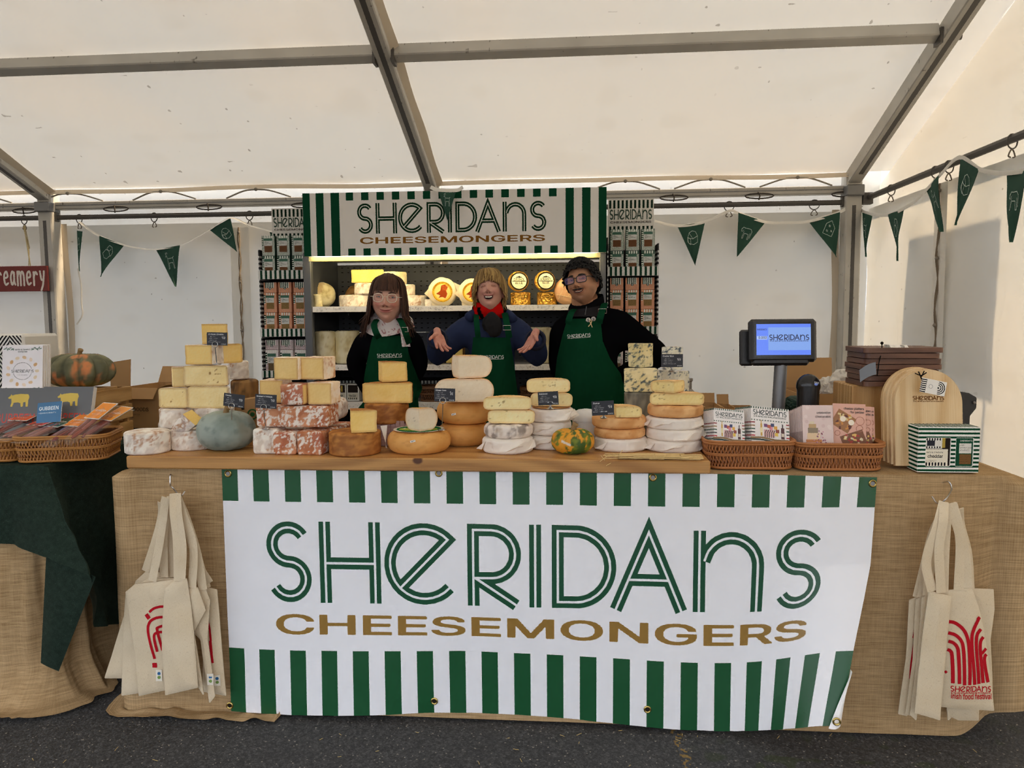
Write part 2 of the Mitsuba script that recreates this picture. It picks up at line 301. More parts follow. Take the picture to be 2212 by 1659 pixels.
for x in XP:
    if x < -8: continue
    k = thing('tent_post', 'aluminium tent post '+PN.get(x, 'beyond the left edge'), 'post', kind='structure')
    if x > -8:
        part(k, 'profile', [box(x-.055, x+.055, YB-.09, YB+.03, .0, ZE+.10, .008)], 'mat_alu')
        part(k, 'groove', [box(x-.012, x+.012, YB-.093, YB-.087, .02, ZE-.12)], DARKSTEEL)
        part(k, 'foot_plate', box(x-.11, x+.11, YB-.15, YB+.07, 0, .012, .003), STEEL)
        part(k, 'edge_strip', [gridf(lambda u, v: np.stack([x+(.075 if x < 1 else -.075)+.026*u+.01*np.sin(v*5), YB+.035+0*u, v], -1), 3, 20, -1, 1, .02, 2.3)], 'mat_hem', smooth=True)
    k = thing('rafter', {-1.06: 'aluminium roof rafter ending behind the shop sign', 1.94: 'aluminium roof rafter rising from the right corner post', -4.06: 'aluminium roof rafter rising from the left post'}.get(x, 'aluminium roof rafter beyond the left edge'), 'rafter', kind='structure')
    part(k, 'beam', [beam((x, YB, ZE), (x, YR, zr(YR)), .09, RH), beam((x, 2*YR-YB, ZE), (x, YR, zr(YR)), .09, RH)], 'mat_alu')
    part(k, 'groove', [beam((x, YB-.2, zr(YB-.2)-.001), (x, YR+.1, zr(YR+.1)-.001), .03, .004, b=0)], DARKSTEEL)
    part(k, 'edge_strip', [gridf(lambda u, v: np.stack([x+.062+.02*u+.004*np.sin(v*9), v, zr(v)+RH-.04+.02*u], -1), 3, 40, -1, 1, YR, YB-.06)], 'mat_hem', smooth=True)
    if -8 < x: part(k, 'corner_bracket', [box(x-.06, x+.06, YB-.12, YB+.02, ZE-.055, ZE+.02, .006)], STEEL)
    part(k, 'joint_clamp', [mv(tube([(x-.06, 4.327, zr(4.327)+.03), (x+.06, 4.327, zr(4.327)+.03)], .017, 10))], DARKSTEEL)
YP = YB-1.411
for n, (a, b) in enumerate(zip(XP[:-1], XP[1:])):
    lab = ['beyond the left edge', 'beyond the left post', 'crossing the roof above the left stall', 'crossing the roof above the till'][n]
    k = thing('purlin', 'aluminium roof purlin '+lab, 'purlin', kind='structure')
    part(k, 'beam', [beam((a+.055, YP, zr(YP)+.02), (b-.055, YP, zr(YP)+.02), .075, .075, up=(0, .35, .94))], 'mat_alu')
    part(k, 'end_hook', [box(a+.046, a+.06, YP-.04, YP+.04, zr(YP)-.01, zr(YP)+.07), box(b-.06, b-.046, YP-.04, YP+.04, zr(YP)-.01, zr(YP)+.07)], DARKSTEEL)
    k = thing('eave_beam', 'aluminium eave beam along the back wall '+['beyond the left edge', 'beyond the left post', 'left of the shop sign', 'right of the shop sign'][n], 'beam', kind='structure')
    part(k, 'beam', [box(a+.05, b-.05, YB-.04, YB+.04, ZE-.03, ZE+.027, .006)], 'mat_alu')
    part(k, 'groove', [box(a+.05, b-.05, YB-.043, YB-.039, ZE-.004, ZE+.004)], STEEL)
for n, (a, b) in enumerate(((-10, -4.1), (-4.02, -1.1), (-1.02, 1.90))):
    k = thing('curtain_rail', 'grey steel rail for the back wall '+['beyond the left post', 'left of the shop sign', 'right of the shop sign'][n], 'rail', kind='structure')
    part(k, 'tube', tube([(a, YB-.03, CZ+.791), (b, YB-.03, CZ+.791)], .018, 10), DARKSTEEL)
    part(k, 'end_bracket', [box(a-.005, a+.03, YB-.05, YB-.01, CZ+.76, CZ+.83, .003), box(b-.03, b+.005, YB-.05, YB-.01, CZ+.76, CZ+.83, .003)], DARKSTEEL)
k = thing('curtain_rail', 'grey steel rail for the right side wall', 'rail', kind='structure')
part(k, 'tube', tube([(XP[-1]+.104, YB-.06, CZ+.817), (XP[-1]+.104, -.2, CZ+.817)], .02, 10), DARKSTEEL)
part(k, 'end_bracket', [box(XP[-1]+.06, XP[-1]+.13, YB-.09, YB-.03, CZ+.77, CZ+.85, .004)], DARKSTEEL)
def ring(c, ax, lab):                       # curtain ring with a double hook below
    k = thing('curtain_ring', lab, 'ring', 'rings on the curtain rails')
    g = np.linspace(0, 2*np.pi, 17)[:-1]; R = .034
    u = V(*ax); c = V(*c)
    part(k, 'loop', tube([c+R*math.cos(t)*u+V(0, 0, R*math.sin(t)) for t in g], .0035, 6, closed=True), DARKSTEEL)
    part(k, 'hook', [tube(bez(c-V(0, 0, R), c+s*.012*u-V(0, 0, R+.012), c+s*.022*u-V(0, 0, R+.034), c+s*.008*u-V(0, 0, R+.04), n=5), .0035, 6) for s in (-1, 1)], M('#6b6156', .4, .5))
for px, lab in ((171, 'left of the first pennant'), (333, 'above the second pennant'), (539, 'beside the shop sign on its left'), (52, 'holding the cord of the red sign'), (1575, 'over the garland right of the sign'), (1759, 'nearest the right corner on the back wall')):
    p = at(px, 470 if px < 900 else 447, YB-.03); ring((p[0], YB-.03, CZ+.791-.012), (.94, -.34, 0), 'dark curtain ring '+lab)
for px, py, lab in ((1858, 440, 'nearest the corner on the side wall'), (1925, 412, 'above two narrow side wall pennants'), (2021, 377, 'just left of the seam of the side wall'), (2050, 365, 'just right of the seam of the side wall'), (2187, 305, 'near the right edge of the picture')):
    d = ray(px, py); X = XP[-1]+.104; q = EYE+d*(X/d[0]); ring((X, q[1], CZ+.817-.012), (.9, .43, 0), 'dark curtain ring '+lab)
# lacing cords between the roof hem and the eave beam, and the dark loops below the beam
for x in np.concatenate([np.arange(-4.6, -1.9, .74), np.arange(.35, 1.95, .6)]):
    k = thing('lacing_cord', 'grey cord tying the roof hem to the eave beam', 'cord', 'cords tying the roof to the eave beam')
    zt = ZE+.08
    part(k, 'strand', [tube(bez((x, 5.65, zt), (x-.1, 5.66, zt-.008), (x-.25, YB-.045, ZE+.027), n=5), .006, 6), tube(bez((x, 5.65, zt), (x+.1, 5.66, zt-.008), (x+.25, YB-.045, ZE+.027), n=5), .006, 6)], M('#a59f94'))
    part(k, 'toggle', mv(trimesh.creation.icosphere(1, .013), (x, 5.645, zt)), M('#8d867a'))
    part(k, 'lower_loop', [tube([(x+.35+.1*math.cos(t), YB-.045, ZE-.036+.018*math.sin(t)) for t in np.linspace(0, 2*np.pi, 15)[:-1]], .005, 5, closed=True)], M('#4c4742'))
    part(k, 'knot', [tube(bez((x+.34, YB-.05, ZE-.01), (x+.35, YB-.06, ZE-.035), (x+.345, YB-.05, ZE-.065), n=4), .005, 5)], M('#4c4742'))
def lacing(P0, P1, nrm, lab, col):
    P0, P1, nrm = V(*P0), V(*P1), V(*nrm); k = thing('wall_lacing', lab, 'rope'); n = 6
    pts = [P0+(P1-P0)*t+nrm*(.012+.006*math.sin(t*40)) for t in np.linspace(0, 1, 60)]
    s = np.cross(nrm, [0, 0, 1.])
    part(k, 'rope', [tube([p+s*.008*math.sin(i*.6) for i, p in enumerate(pts)], .0045, 6), tube([p-s*.008*math.sin(i*.6) for i, p in enumerate(pts)], .004, 6)], M(col))
    for t in np.linspace(.02, .98, n): part(k, 'eyelet', mv(trimesh.creation.icosphere(1, .012), P0+(P1-P0)*t+nrm*.014), M('#7d7468', .5))
    part(k, 'flap', gridf(lambda u, v: P0+(P1-P0)*v[..., None]+s*(.075*u)[..., None]+nrm*(.006-.004*np.abs(u))[..., None], 3, 12, -1, 1), 'mat_tent', smooth=True)
a = at(519, 492, YB+.05); b = at(533, 900, YB+.05)
lacing((a[0], YB+.03, a[2]), (b[0], YB+.03, .3), (0, -1, 0), 'rope laced down the seam of the back wall behind the stacked cheeses', '#8a7a66')
d = ray(2035, 396); q = EYE+d*((XW-.03)/d[0])
lacing((XW-.03, q[1], q[2]), (XW-.03, q[1]-.03, .3), (-1, 0, 0), 'rope laced down the seam of the right side wall', '#7d705f')
# a cabinet standing outside against the side wall, whose shade falls on the canvas
q1 = EYE+ray(1958, 560)*((XW)/ray(1958, 560)[0]); q2 = EYE+ray(2146, 560)*((XW)/ray(2146, 560)[0])
ya, yb_ = min(q1[1], q2[1]), max(q1[1], q2[1])
k = thing('notice_board', 'grey notice board on two posts standing outside behind the canvas side wall', 'board')
part(k, 'panel', box(XW+.25, XW+.29, ya, yb_, 1.27, 2.19, .006), M('#8b8d8c', .6))
for y in (ya+.1, yb_-.1): part(k, 'post', box(XW+.30, XW+.325, y-.012, y+.012, 0, 2.1), M('#555555'))
# ================================================================ TABLES, CLOTHS, BOARD, BANNER
Y0, ZT, ZB = 2.80, .98, 1.032                                   # front of the long table, its cloth, top of the wooden board
def sm(x): x = np.clip(x, 0, 1); return x*x*(3-2*x)
def drape(x0, x1, yf, yb, zt, length, flare, seed, r=.04, amp=.02, hem=.0, ns=420, nv=60, sides=(1, 1)):
    # a cloth over a table: s runs from the back left corner round the front to the back right; length(s), flare(s) per point
    L1, L2, L3 = (yb-yf)*sides[0], x1-x0, (yb-yf)*sides[1]
    tot = L1+L2+L3
    def base(s):
        d1, d2 = s-L1, s-L1-L2
        x = np.where(s < L1, x0, np.where(d2 < 0, x0+d1, x1)); y = np.where(s < L1, yf+(L1-s), np.where(d2 < 0, yf, yf+d2))
        ang = np.pi*(1-.5*sm((s-L1+r*1.5)/(3*r)))*1.0 if L1 else np.full_like(s, np.pi/2)
        ang = ang-np.pi/2*sm((s-L1-L2+r*1.5)/(3*r)) if L3 else ang     # pi = facing -x, pi/2 = facing the front, 0 = facing +x
        return x, y, np.cos(ang), -np.sin(ang)
    def fn(s, v):
        x, y, nx, ny = base(s); l = length(s)
        A = amp(s) if callable(amp) else amp
        fold = (meshkit.fbm(np.stack([s*5.5, v*.7, 0*s+seed], -1), 3, seed)-.5)*A*3.2+(meshkit.noise(np.stack([s*14, v*2.2, 0*s], -1), seed+3)-.5)*A
        o = flare(s)+.25*A*v**1.3+fold*sm(v*1.6)
        drop = l*v; c = np.clip(v*l/.03, 0, 1)
        z = zt-.012*(1-np.sqrt(np.maximum(0, 1-(1-c)**2)))*0-drop
        low = np.minimum(z-.006, 0); o = o-low*.8; z = np.maximum(z, .006+.02*(meshkit.noise(np.stack([s*20, v*30, 0*s], -1), 5))*(low < 0))
        o = np.where(v == 0, .0, o*np.clip(.25+v*l/.04, 0, 1))
        return np.stack([x+nx*o, y+ny*o, z], -1)
    m = gridf(fn, ns, nv, 0, tot, 0, 1); uv = m.metadata['uv'].copy(); uv[:, 1] *= 1.0
    n = 40; top = gridf(lambda u, v: np.stack([u, v, zt+.006*(meshkit.fbm(np.stack([u*4, v*4, 0*u], -1), 3, seed)-.5)*sm(np.minimum.reduce([u-x0, x1-u, v-yf, yb-v])*20)], -1), n*3, n, x0, x1, yf, yb)
    return TM(np.vstack([m.vertices, top.vertices]), np.vstack([m.faces, top.faces+len(m.vertices)])), np.vstack([uv, top.metadata['uv']])
XL, XR = at(292, 1012, Y0)[0], at(2190, 1035, Y0)[0]
k = thing('trestle_table', 'wooden trestle table under the long burlap cloth', 'table')
part(k, 'table_top', box(XL-.03, XR-.02, Y0+.02, 3.55, ZT-.03, ZT-.003), 'mat_pine', uv=None, smooth=False)
for x in (XL+.25, 0, XR-.25):
    for y in (Y0+.12, 3.45): part(k, 'leg', box(x-.03, x+.03, y-.03, y+.03, 0, ZT-.03), 'mat_pine', smooth=False)
k = thing('burlap_tablecloth', 'long brown burlap cloth hanging down to the asphalt behind the striped banner', 'tablecloth')
W1 = XR-XL; D1 = .78
def fl(s): return np.where(s < D1+.02, .10*sm((D1+.02-s)/.05), np.where(s > D1+W1-.06, .085*sm((s-D1-W1+.06)/.08), .0))
m, uv = drape(XL, XR, Y0, Y0+D1, ZT, lambda s: np.where(s < D1+.55, 1.06, .965)-.13*sm((s-D1-W1+.16)/.18), fl, 11, amp=lambda s: .001+.014*(sm((D1+.04-s)/.08)+sm((s-D1-W1+.15)/.15))+.004*(sm((s-D1-W1+.45)/.2)+sm((D1+.35-s)/.2)))
put(k, m, 'mat_burlap', smooth=True, uv=uv)
def boxuv(m, axis, off=(0, 0)):              # wood grain along one axis; every face its own corners
    v = m.vertices[m.faces].reshape(-1, 3); n = np.repeat(np.abs(m.face_normals), 3, 0); n = n.copy(); n[:, axis] = -1+2*(n[:, axis] > .9)
    a = n.argmax(1); u = v[:, axis].copy(); o = [(1, 2), (0, 2), (0, 1)][axis]
    w = np.where(a == o[0], v[:, o[1]], v[:, o[0]]); e = a == axis
    u[e] = v[e][:, o[0]]*.12; w = np.where(e, v[:, o[1]], w)
    return TM(v, np.arange(len(v)).reshape(-1, 3)), np.c_[u+off[0], w+off[1]]
def wood(parent, name, m, mat, axis=0, off=None, rot=None, label=None):
    off = rng.uniform(0, 9, 2) if off is None else off
    m, uv = boxuv(m, axis, off)
    if rot: m = rot(m)
    return part(parent, name, m, mat, smooth=False, uv=uv, label=label) if name else put(parent, m, mat, smooth=False, uv=uv)
k = thing('serving_board', 'thick honey coloured wooden board carrying all the cheese stacks', 'board')
BX0, BX1 = at(272, 1000, 2.76)[0], at(1535, 1008, 2.76)[0]
wood(k, 'plank', box(BX0, BX1, 2.76, 3.02, ZT+.004, ZB, .005), 'mat_board', off=(3.2, 1.7))
wood(k, 'plank', box(BX0, BX1, 3.024, 3.50, ZT+.004, ZB, .005), 'mat_board', off=(7.2, 4.7))
wood(k, 'batten', box(BX0+.03, BX0+.11, 2.80, 3.45, ZT-.02, ZT+.004, .003), 'mat_board', axis=1)
# ---- the banner
bx0, bx1 = at(486, 1200, 2.785)[0], at(1895, 1031, 2.785)[0]
BW = bx1-bx0; bzt = at(700, 1016, 2.785)[2]; BH = bzt-at(488, 1530, 2.785)[2]
_ev = np.array([0, .37, .72, 1.]); _et = np.array([at(*a) for a in ((1895, 1031, 2.785), (1881, 1220, 2.745), (1846, 1400, 2.65), (1817, 1576, 2.56))])
_ed = _et-np.c_[np.full(4, bx1), np.full(4, 2.785), bzt-BH*_ev]
def banner(u, v, h):                          # u metres from the left edge, v metres upwards from the top edge (negative), h towards the viewer
    U, Vd = u/BW, np.clip(-v/BH, 0, 1)
    d = np.stack([np.interp(Vd, _ev, _ed[:, i]) for i in range(3)], -1)
    w = (sm((U-.74)/.26)**1.6)[:, None]
    cr = .013*(meshkit.fbm(np.stack([u*3.2, v*2.6, 0*u], -1), 4, 21)-.5)+.009*(np.abs(((u*1.9+.25*np.sin(v*3)) % 1)-.5)-.25)*sm((Vd+.2))
    cr = cr+.012*np.sin(u*4.3)*sm((Vd-.5)*2)*Vd+.003*(meshkit.noise(np.stack([u*38, v*7, 0*u], -1), 8)-.5)*(sm((Vd-.85)*8)+sm((.12-Vd)*9))
    p = np.stack([bx0+u, 2.785-cr-h, bzt+v-.012*np.sin(U*9+1)*sm((Vd-.4)*1.6)], -1)
    return p+w*d
k = thing('shop_banner', 'large white vinyl banner with green stripes and the shop name hung along the table front', 'banner')
m = gridf(lambda u, v: banner(u.ravel(), v.ravel(), 0*u.ravel()), 240, 100, 0, BW, 0, -BH)
part(k, 'sheet', m, M('#e9ebf1', .42), smooth=True, label='white vinyl sheet')
bpx = lambda px: at(px, 1200, 2.785)[0]-bx0
sw = BW/39
for i in range(20):
    for z0, z1 in ((-.128*BH, 0), (-BH, -.735*BH)):
        Print().add(sbox(i*2*sw, z0, (i*2+1)*sw, z1), GREEN, lift=1).on(k, banner, 'stripe', 'mat_printgloss', maxlen=.05, step=.0005)
zb = (at(640, 1304, 2.785)[2]+at(1420, 1314, 2.785)[2])/2-bzt; cap = at(760, 1130, 2.785)[2]-at(760, 1305, 2.785)[2]
pr = Print(); lw = bpx(1786)-bpx(577)
pr.add(affinity.affine_transform(LOGO, [lw/6.83, 0, 0, cap, bpx(577), zb]), '#0f4a30', lift=1); pr.on(k, banner, 'name_lettering', 'mat_printgloss', maxlen=.05, step=.0006, label='green inline letters of the shop name')
pr = Print(); gh = at(900, 1322, 2.785)[2]-at(900, 1362, 2.785)[2]
pr.add(text('CHEESEMONGERS', gh, True, w=bpx(1769)-bpx(592), x=bpx(592), y=at(640, 1359, 2.785)[2]-bzt-.012), GOLDC, lift=1); pr.on(k, banner, 'subtitle_lettering', 'mat_printgloss', maxlen=.05, step=.0006, label='gold wide letters')
def grommet(c, nrm, r=.011):
    a, b = frame(nrm); g = np.linspace(0, 2*np.pi, 15)[:-1]
    return tube([np.asarray(c)+r*(math.cos(t)*a+math.sin(t)*b) for t in g], .0035, 6, closed=True)
for px, py in ((493, 1023), (948, 1022), (1410, 1031), (1885, 1042), (497, 1518), (938, 1520), (1398, 1525)):
    q = at(px, py, 2.785); c = banner(np.array([q[0]-bx0]), np.array([q[2]-bzt]), np.array([.003]))[0]
    g = part(k, 'grommet', grommet(c, (0, 1, 0)), M('#b09a5a', .3, 1.)); part(g, 'hole', mv(lathe([(0, 0), (.0085, 0)], 12), c+V(0, -.0005, 0), rx=90), M('#8d8d90' if py < 1100 else '#2a2622'))
ed = lambda v: banner(np.array([BW]), np.array([-BH*v]), np.array([0.]))[0]
fv = np.linspace(.80, 1., 9); e = np.array([ed(v) for v in fv]); wv = np.linspace(.0, .042, 9)
m = gridf(lambda u, v: np.stack([e[np.rint(v*8).astype(int), 0]-wv[np.rint(v*8).astype(int)]*u, e[np.rint(v*8).astype(int), 1]-.004-.012*np.sin(u*np.pi)-.01*u, e[np.rint(v*8).astype(int), 2]-.004*u], -1), 5, 9)
part(k, 'turned_edge', m, M('#f2f2f4', .5), smooth=True, label='curled lower corner showing the white back')
part(k, 'grommet', grommet(e[-1]+V(-.02, -.026, .028), (.1, 1, 0)), M('#b09a5a', .3, 1.))

# ---- the left stall: a second table under green felt and burlap
LX1 = at(97, 1010, Y0)[0]; LX0 = -4.0
ZL = at(97, 1010, Y0)[2]+.008
k = thing('trestle_table', 'neighbouring table at the left edge under green felt', 'table')
part(k, 'table_top', box(LX0, LX1-.01, Y0+.01, 4.18, ZL-.03, ZL-.004), 'mat_pine', smooth=False)
for x in (LX0+.2, LX1-.2):
    for y in (Y0+.1, 3.8): part(k, 'leg', box(x-.03, x+.03, y-.03, y+.03, 0, ZL-.03), 'mat_pine', smooth=False)
wL, dL = LX1-LX0, 1.4
k = thing('burlap_tablecloth', 'burlap cloth gathered on the ground below the green felt at the left', 'tablecloth')
def _bl(u, v):      # front panel, rounded corner and side, well inside the felt at the top
    t = np.interp(u, [0, 2, 2.3, 4], [0, 1, 2, 3]); z = np.maximum(ZL-.03-1.05*v, .012+.02*ns_(np.stack([u*9, v*9, 0*u], -1)))
    x = np.interp(u, [0, 2.0, 2.1, 2.2, 4], [LX0, LX1-.09, LX1-.05, LX1-.04, LX1-.04]); y = np.interp(u, [0, 2., 2.1, 2.2, 4], [Y0+.03, Y0+.03, Y0+.05, Y0+.10, Y0+1.4])
    f = (meshkit.fbm(np.stack([u*7+x*3, v*1.2, 0*u], -1), 3, 31)-.5)*.16*sm(v*1.5-.1); side = sm((u-2.0)/.2)
    low = sm((v-.75)*4)*(.05+.12*sm((u-1.6)/.5)*sm((2.7-u)/.3))
    return np.stack([x+side*(f+.03*v)+low*side*.9, y-(1-side)*(f+.03*v)-low*(1-.5*side), z], -1)
def ns_(p): return meshkit.noise(p, 3)
m = gridf(_bl, 420, 60, 0, 4, 0, 1); uv = m.metadata['uv']*[1.2, 1.]
put(k, m, 'mat_burlap', smooth=True, uv=uv)
k = thing('felt_cover', 'dark green felt cover folded over the left table with a hanging corner', 'cloth')
A = V(LX1, Y0, ZL)
_top = np.array([V(LX0, Y0, ZL), V(A[0]-.13, Y0, ZL), A+V(-.004, 0, 0), A+V(.004, .012, 0), A+V(.006, .10, 0), A+V(.006, .40, 0), A+V(.006, 1.4, 0)])
_bot = np.array([V(LX0, Y0-.02, ZL-.29), at(22, 1178, 2.765), at(112, 1206, 2.66), at(206, 1246, 2.60), V(LX1+.16, 2.80, .34), V(LX1+.10, 3.2, .20), V(LX1+.04, 4.2, .22)])
_tt = np.array([0, 1.2, 1.6, 2.05, 2.3, 3., 4.])
def felt(u, v):
    t = np.stack([np.interp(u, _tt, _top[:, i]) for i in range(3)], -1); b = np.stack([np.interp(u, _tt, _bot[:, i]) for i in range(3)], -1)
    w = v[..., None]; p = t*(1-w)+b*w
    n = (meshkit.fbm(np.stack([u*3.5, v*2, 0*u], -1), 3, 17)-.5)*.10*sm(v*1.4)*(1-.6*sm((u-1)/.4)*sm((2.1-u)/.3))
    side = sm((u-1.7)/.4)
    return p+np.stack([n*side, -n*(1-side)-.008*np.minimum(v*10, 1), 0*n], -1)
m1 = gridf(felt, 240, 50, 0, 4, 0, 1)
_q = [at(100, 1195, 2.675), at(207, 1246, 2.605), at(127, 1450, 2.67), at(88, 1432, 2.69)]
m2 = gridf(lambda u, v: ((1-u)*(1-v))[..., None]*_q[0]+(u*(1-v))[..., None]*_q[1]+(u*v)[..., None]*_q[2]+((1-u)*v)[..., None]*_q[3]+np.stack([0*u, -.02*np.sin(u*np.pi)*np.sin(v*3), 0*u], -1), 16, 16)
m3_ = gridf(lambda u, v: np.stack([u, v, ZL+.004*(meshkit.fbm(np.stack([u*5, v*5, 0*u], -1), 3, 4)-.5)*sm((v-Y0)*20)*sm((LX1-u)*20)], -1), 60, 40, LX0, LX1+.005, Y0-.001, Y0+1.4)
put(k, [m1, m2, m3_], 'mat_felt', smooth=True)

# ---- tote bags on hooks
COTTON = 'mat_cotton'
def f_cot(p, n, uv):
    a = noise(p.x*500, p.y*500, p.z*500); b = fbm(p.x*9, p.y*9, p.z*9, 2); s = smoothstep(.8, .9, noise(p.x*230, p.y*230, p.z*230))
    return mix(mix(c3('#cdbb9d'), c3('#e0d2b8'), dr.clip(.5*a+.8*b-.15, 0, 1)), c3('#a58f6a'), s*.3)
scene['mat_cotton'] = two({'type': 'diffuse', 'reflectance': proc(f_cot)})
RED = '#b3202a'
def tote(label, poly, Y, S, O, seed, straps, hook, red=(), tag=None, bulge=.022, extra=None, slant=0.):
    # poly in crop pixels (scale S, origin O); straps: crop x positions on the top edge paired with the way up to the hook
    px = lambda c: (O[0]+c[0]/S, O[1]+c[1]/S)
    P = np.array([at(*px(c), Y) for c in poly]); pg = Polygon(P[:, [0, 2]]).buffer(.006).buffer(-.003)
    k = thing('tote_bag', label, 'bag', 'cotton tote bags hanging from the table')
    v, f = tri(pg); v3, f = trimesh.remesh.subdivide_to_size(np.c_[v, 0*v[:, 0]], f, .022, max_iter=14); v = v3[:, :2]
    c = P.mean(0)
    import shapely
    bd = pg.exterior
    def ys(x, z):
        d = shapely.distance(bd, shapely.points(np.c_[x, z])); e = np.sqrt(np.clip(d/.05, 0, 1))
        n = meshkit.fbm(np.stack([x*9, 0*x+seed, z*4], -1), 3, seed)-.5
        return Y+slant*(x-c[0])-bulge*e*(.55+.9*n)-.012*n
    m = TM(np.c_[v[:, 0], ys(v[:, 0], v[:, 1]), v[:, 1]], f)
    back = TM(np.c_[v[:, 0], Y+.003+slant*(v[:, 0]-c[0])-.012*(meshkit.fbm(np.stack([v[:, 0]*9, 0*v[:, 0]+seed, v[:, 1]*4], -1), 3, seed)-.5), v[:, 1]], f[:, ::-1])
    part(k, 'body', [m, back], COTTON, smooth=True)
    onb = lambda u, w, h: np.c_[u, ys(u, w)-h-.0015, w]
    H = V(*hook)
    for a in straps:
        pts = [at(*px(q), Y-.006+.01*i/len(a)) for i, q in enumerate(a)]+[]
        pts = [p if i < len(a)-1 else V(p[0], (p[1]+H[1])/2, p[2]) for i, p in enumerate(pts)]
        part(k, 'handle', tube(bez(*pts, n=8), .017, 8, flat=.12, up=(1, .15*math.sin(seed+a[0][0]), 0)), COTTON, smooth=60)
    pr = Print()
    for ln, wd in red:
        q = np.array([at(*px(c), Y)[[0, 2]] for c in ln]); q = q if len(q) < 3 else bez(*q, n=6)
        pr.add(LineString(q).buffer(wd/S*Y/FPX/2, cap_style='flat').intersection(pg.buffer(-.004)), RED, lift=1)
    if extra: extra(pr, lambda c: at(*px(c), Y)[[0, 2]])
    if pr.L: pr.on(k, onb, 'print', maxlen=.02, label='red printed pattern')
    if tag:
        q = at(*px(tag), Y); pr = Print().add(sbox(q[0]-.012, q[2]-.022, q[0]+.012, q[2]+.022), '#e9e4d6').add(Point(q[0]+.001, q[2]+.008).buffer(.006), '#3c6a9a').add(Point(q[0]+.001, q[2]-.007).buffer(.006), '#7c9a58')
        pr.on(k, lambda u, w, h: np.c_[u, ys(np.clip(u, P[:, 0].min()+.01, P[:, 0].max()-.01), w)-h-.004, w], 'care_label', label='small white label with two round marks')
    return k
def hook(lab, pts, r=.0028):
    k = thing('s_hook', lab, 'hook'); put(k, tube(bez(*pts, n=6), r, 8), CHROME, smooth=60)
SL_, OL = 2.373, (0, 960)
hk = at(378, 1068, 2.70); h0 = at(370, 1030, 2.782)
hook('thin steel hook in the burlap holding the left bags', [h0+V(-.006, .02, .0), h0+V(.0, -.006, .008), h0+V(.006, -.02, -.03), hk+V(-.004, -.01, .03), hk+V(.004, .03, -.012), hk+V(.012, .05, .0)])
HL = hk+V(0, -.01, 0)
up = lambda x0, y0, xm, ym, xt=885, yt=262: [(x0, y0), (xm, ym), ((xm*.45+xt*.55), (ym*.4+yt*.6)), (xt, yt)]
tote('cream tote bag at the back, its left corner lowest to the left', [(700, 700), (765, 640), (900, 690), (850, 1200), (540, 1195), (600, 1000)], 2.755, SL_, OL, 1, [up(745, 650, 800, 480, 850, 290), up(880, 680, 865, 480, 870, 270)], HL)
tote('cream tote bag second from the left in the left bunch', [(650, 755), (760, 690), (900, 690), (850, 1250), (625, 1285), (632, 1000)], 2.735, SL_, OL, 2, [up(840, 680, 838, 470, 860, 285)], HL)
tote('cream tote bag with large red printed arches in the left bunch', [(645, 760), (690, 722), (940, 690), (950, 900), (860, 1255), (715, 1285), (690, 1050)], 2.705, SL_, OL, 3,
     [up(780, 700, 815, 520, 855, 268), up(920, 690, 905, 450, 880, 262)], HL, tag=(822, 1178),
     red=[([(760, 880), (776, 868)], 30), ([(776, 852), (800, 833), (835, 822), (860, 822)], 14), ([(798, 1095), (770, 960), (775, 910), (800, 886), (840, 876), (870, 880)], 15),
          ([(812, 1058), (800, 975), (825, 955), (862, 960)], 15), ([(838, 1052), (818, 950), (822, 930), (870, 918)], 15), ([(797, 1116), (799, 1140)], 26)])
tote('creased cream tote bag turned edgewise right of the blank one', [(1000, 760), (1050, 742), (1072, 800), (1060, 1000), (1098, 1290), (1075, 1320), (1030, 1000), (990, 960)], 2.70, SL_, OL, 6, [up(1040, 745, 1010, 560, 910, 262)], HL, tag=(1082, 1200))
tote('cream tote bag furthest right in the left bunch with a bit of red print', [(1050, 735), (1108, 748), (1130, 1000), (1156, 1285), (1040, 1265), (1050, 1000)], 2.745, SL_, OL, 5, [up(1060, 735, 1020, 600, 915, 275), up(1075, 710, 1012, 600, 905, 280)], HL, tag=(1122, 1200),
     red=[([(1060, 880), (1078, 935), (1088, 1000)], 12), ([(1085, 1000), (1100, 1110)], 16)])
tote('cream tote bag folded narrow beside the blank front one', [(960, 740), (1010, 735), (1050, 850), (990, 960), (1040, 1280), (1015, 1240), (985, 1000)], 2.675, SL_, OL, 7, [up(985, 735, 990, 520, 900, 258)], HL)
tote('blank cream tote bag in front of the left bunch', [(845, 745), (890, 705), (955, 690), (962, 740), (990, 960), (1012, 1243), (850, 1282), (832, 1070)], 2.655, SL_, OL, 4, [up(930, 690, 935, 520, 895, 258), up(915, 700, 910, 500, 880, 256)], HL)
SR, OR = 2.373, (1780, 960)
h0 = at(2050, 1045, 2.782); hk = at(2033, 1083, 2.70)
hook('curved steel hook holding the right bags', [h0+V(-.012, .02, .0), h0+V(-.004, -.006, .008), h0+V(.0, -.02, -.014), hk+V(.01, -.012, .012), hk+V(-.002, .02, -.012), hk+V(-.008, .05, .004)])
HR = hk+V(.0, -.01, 0)
upr = lambda x0, y0, xm, ym, xt=640, yt=300: up(x0, y0, xm, ym, xt, yt)
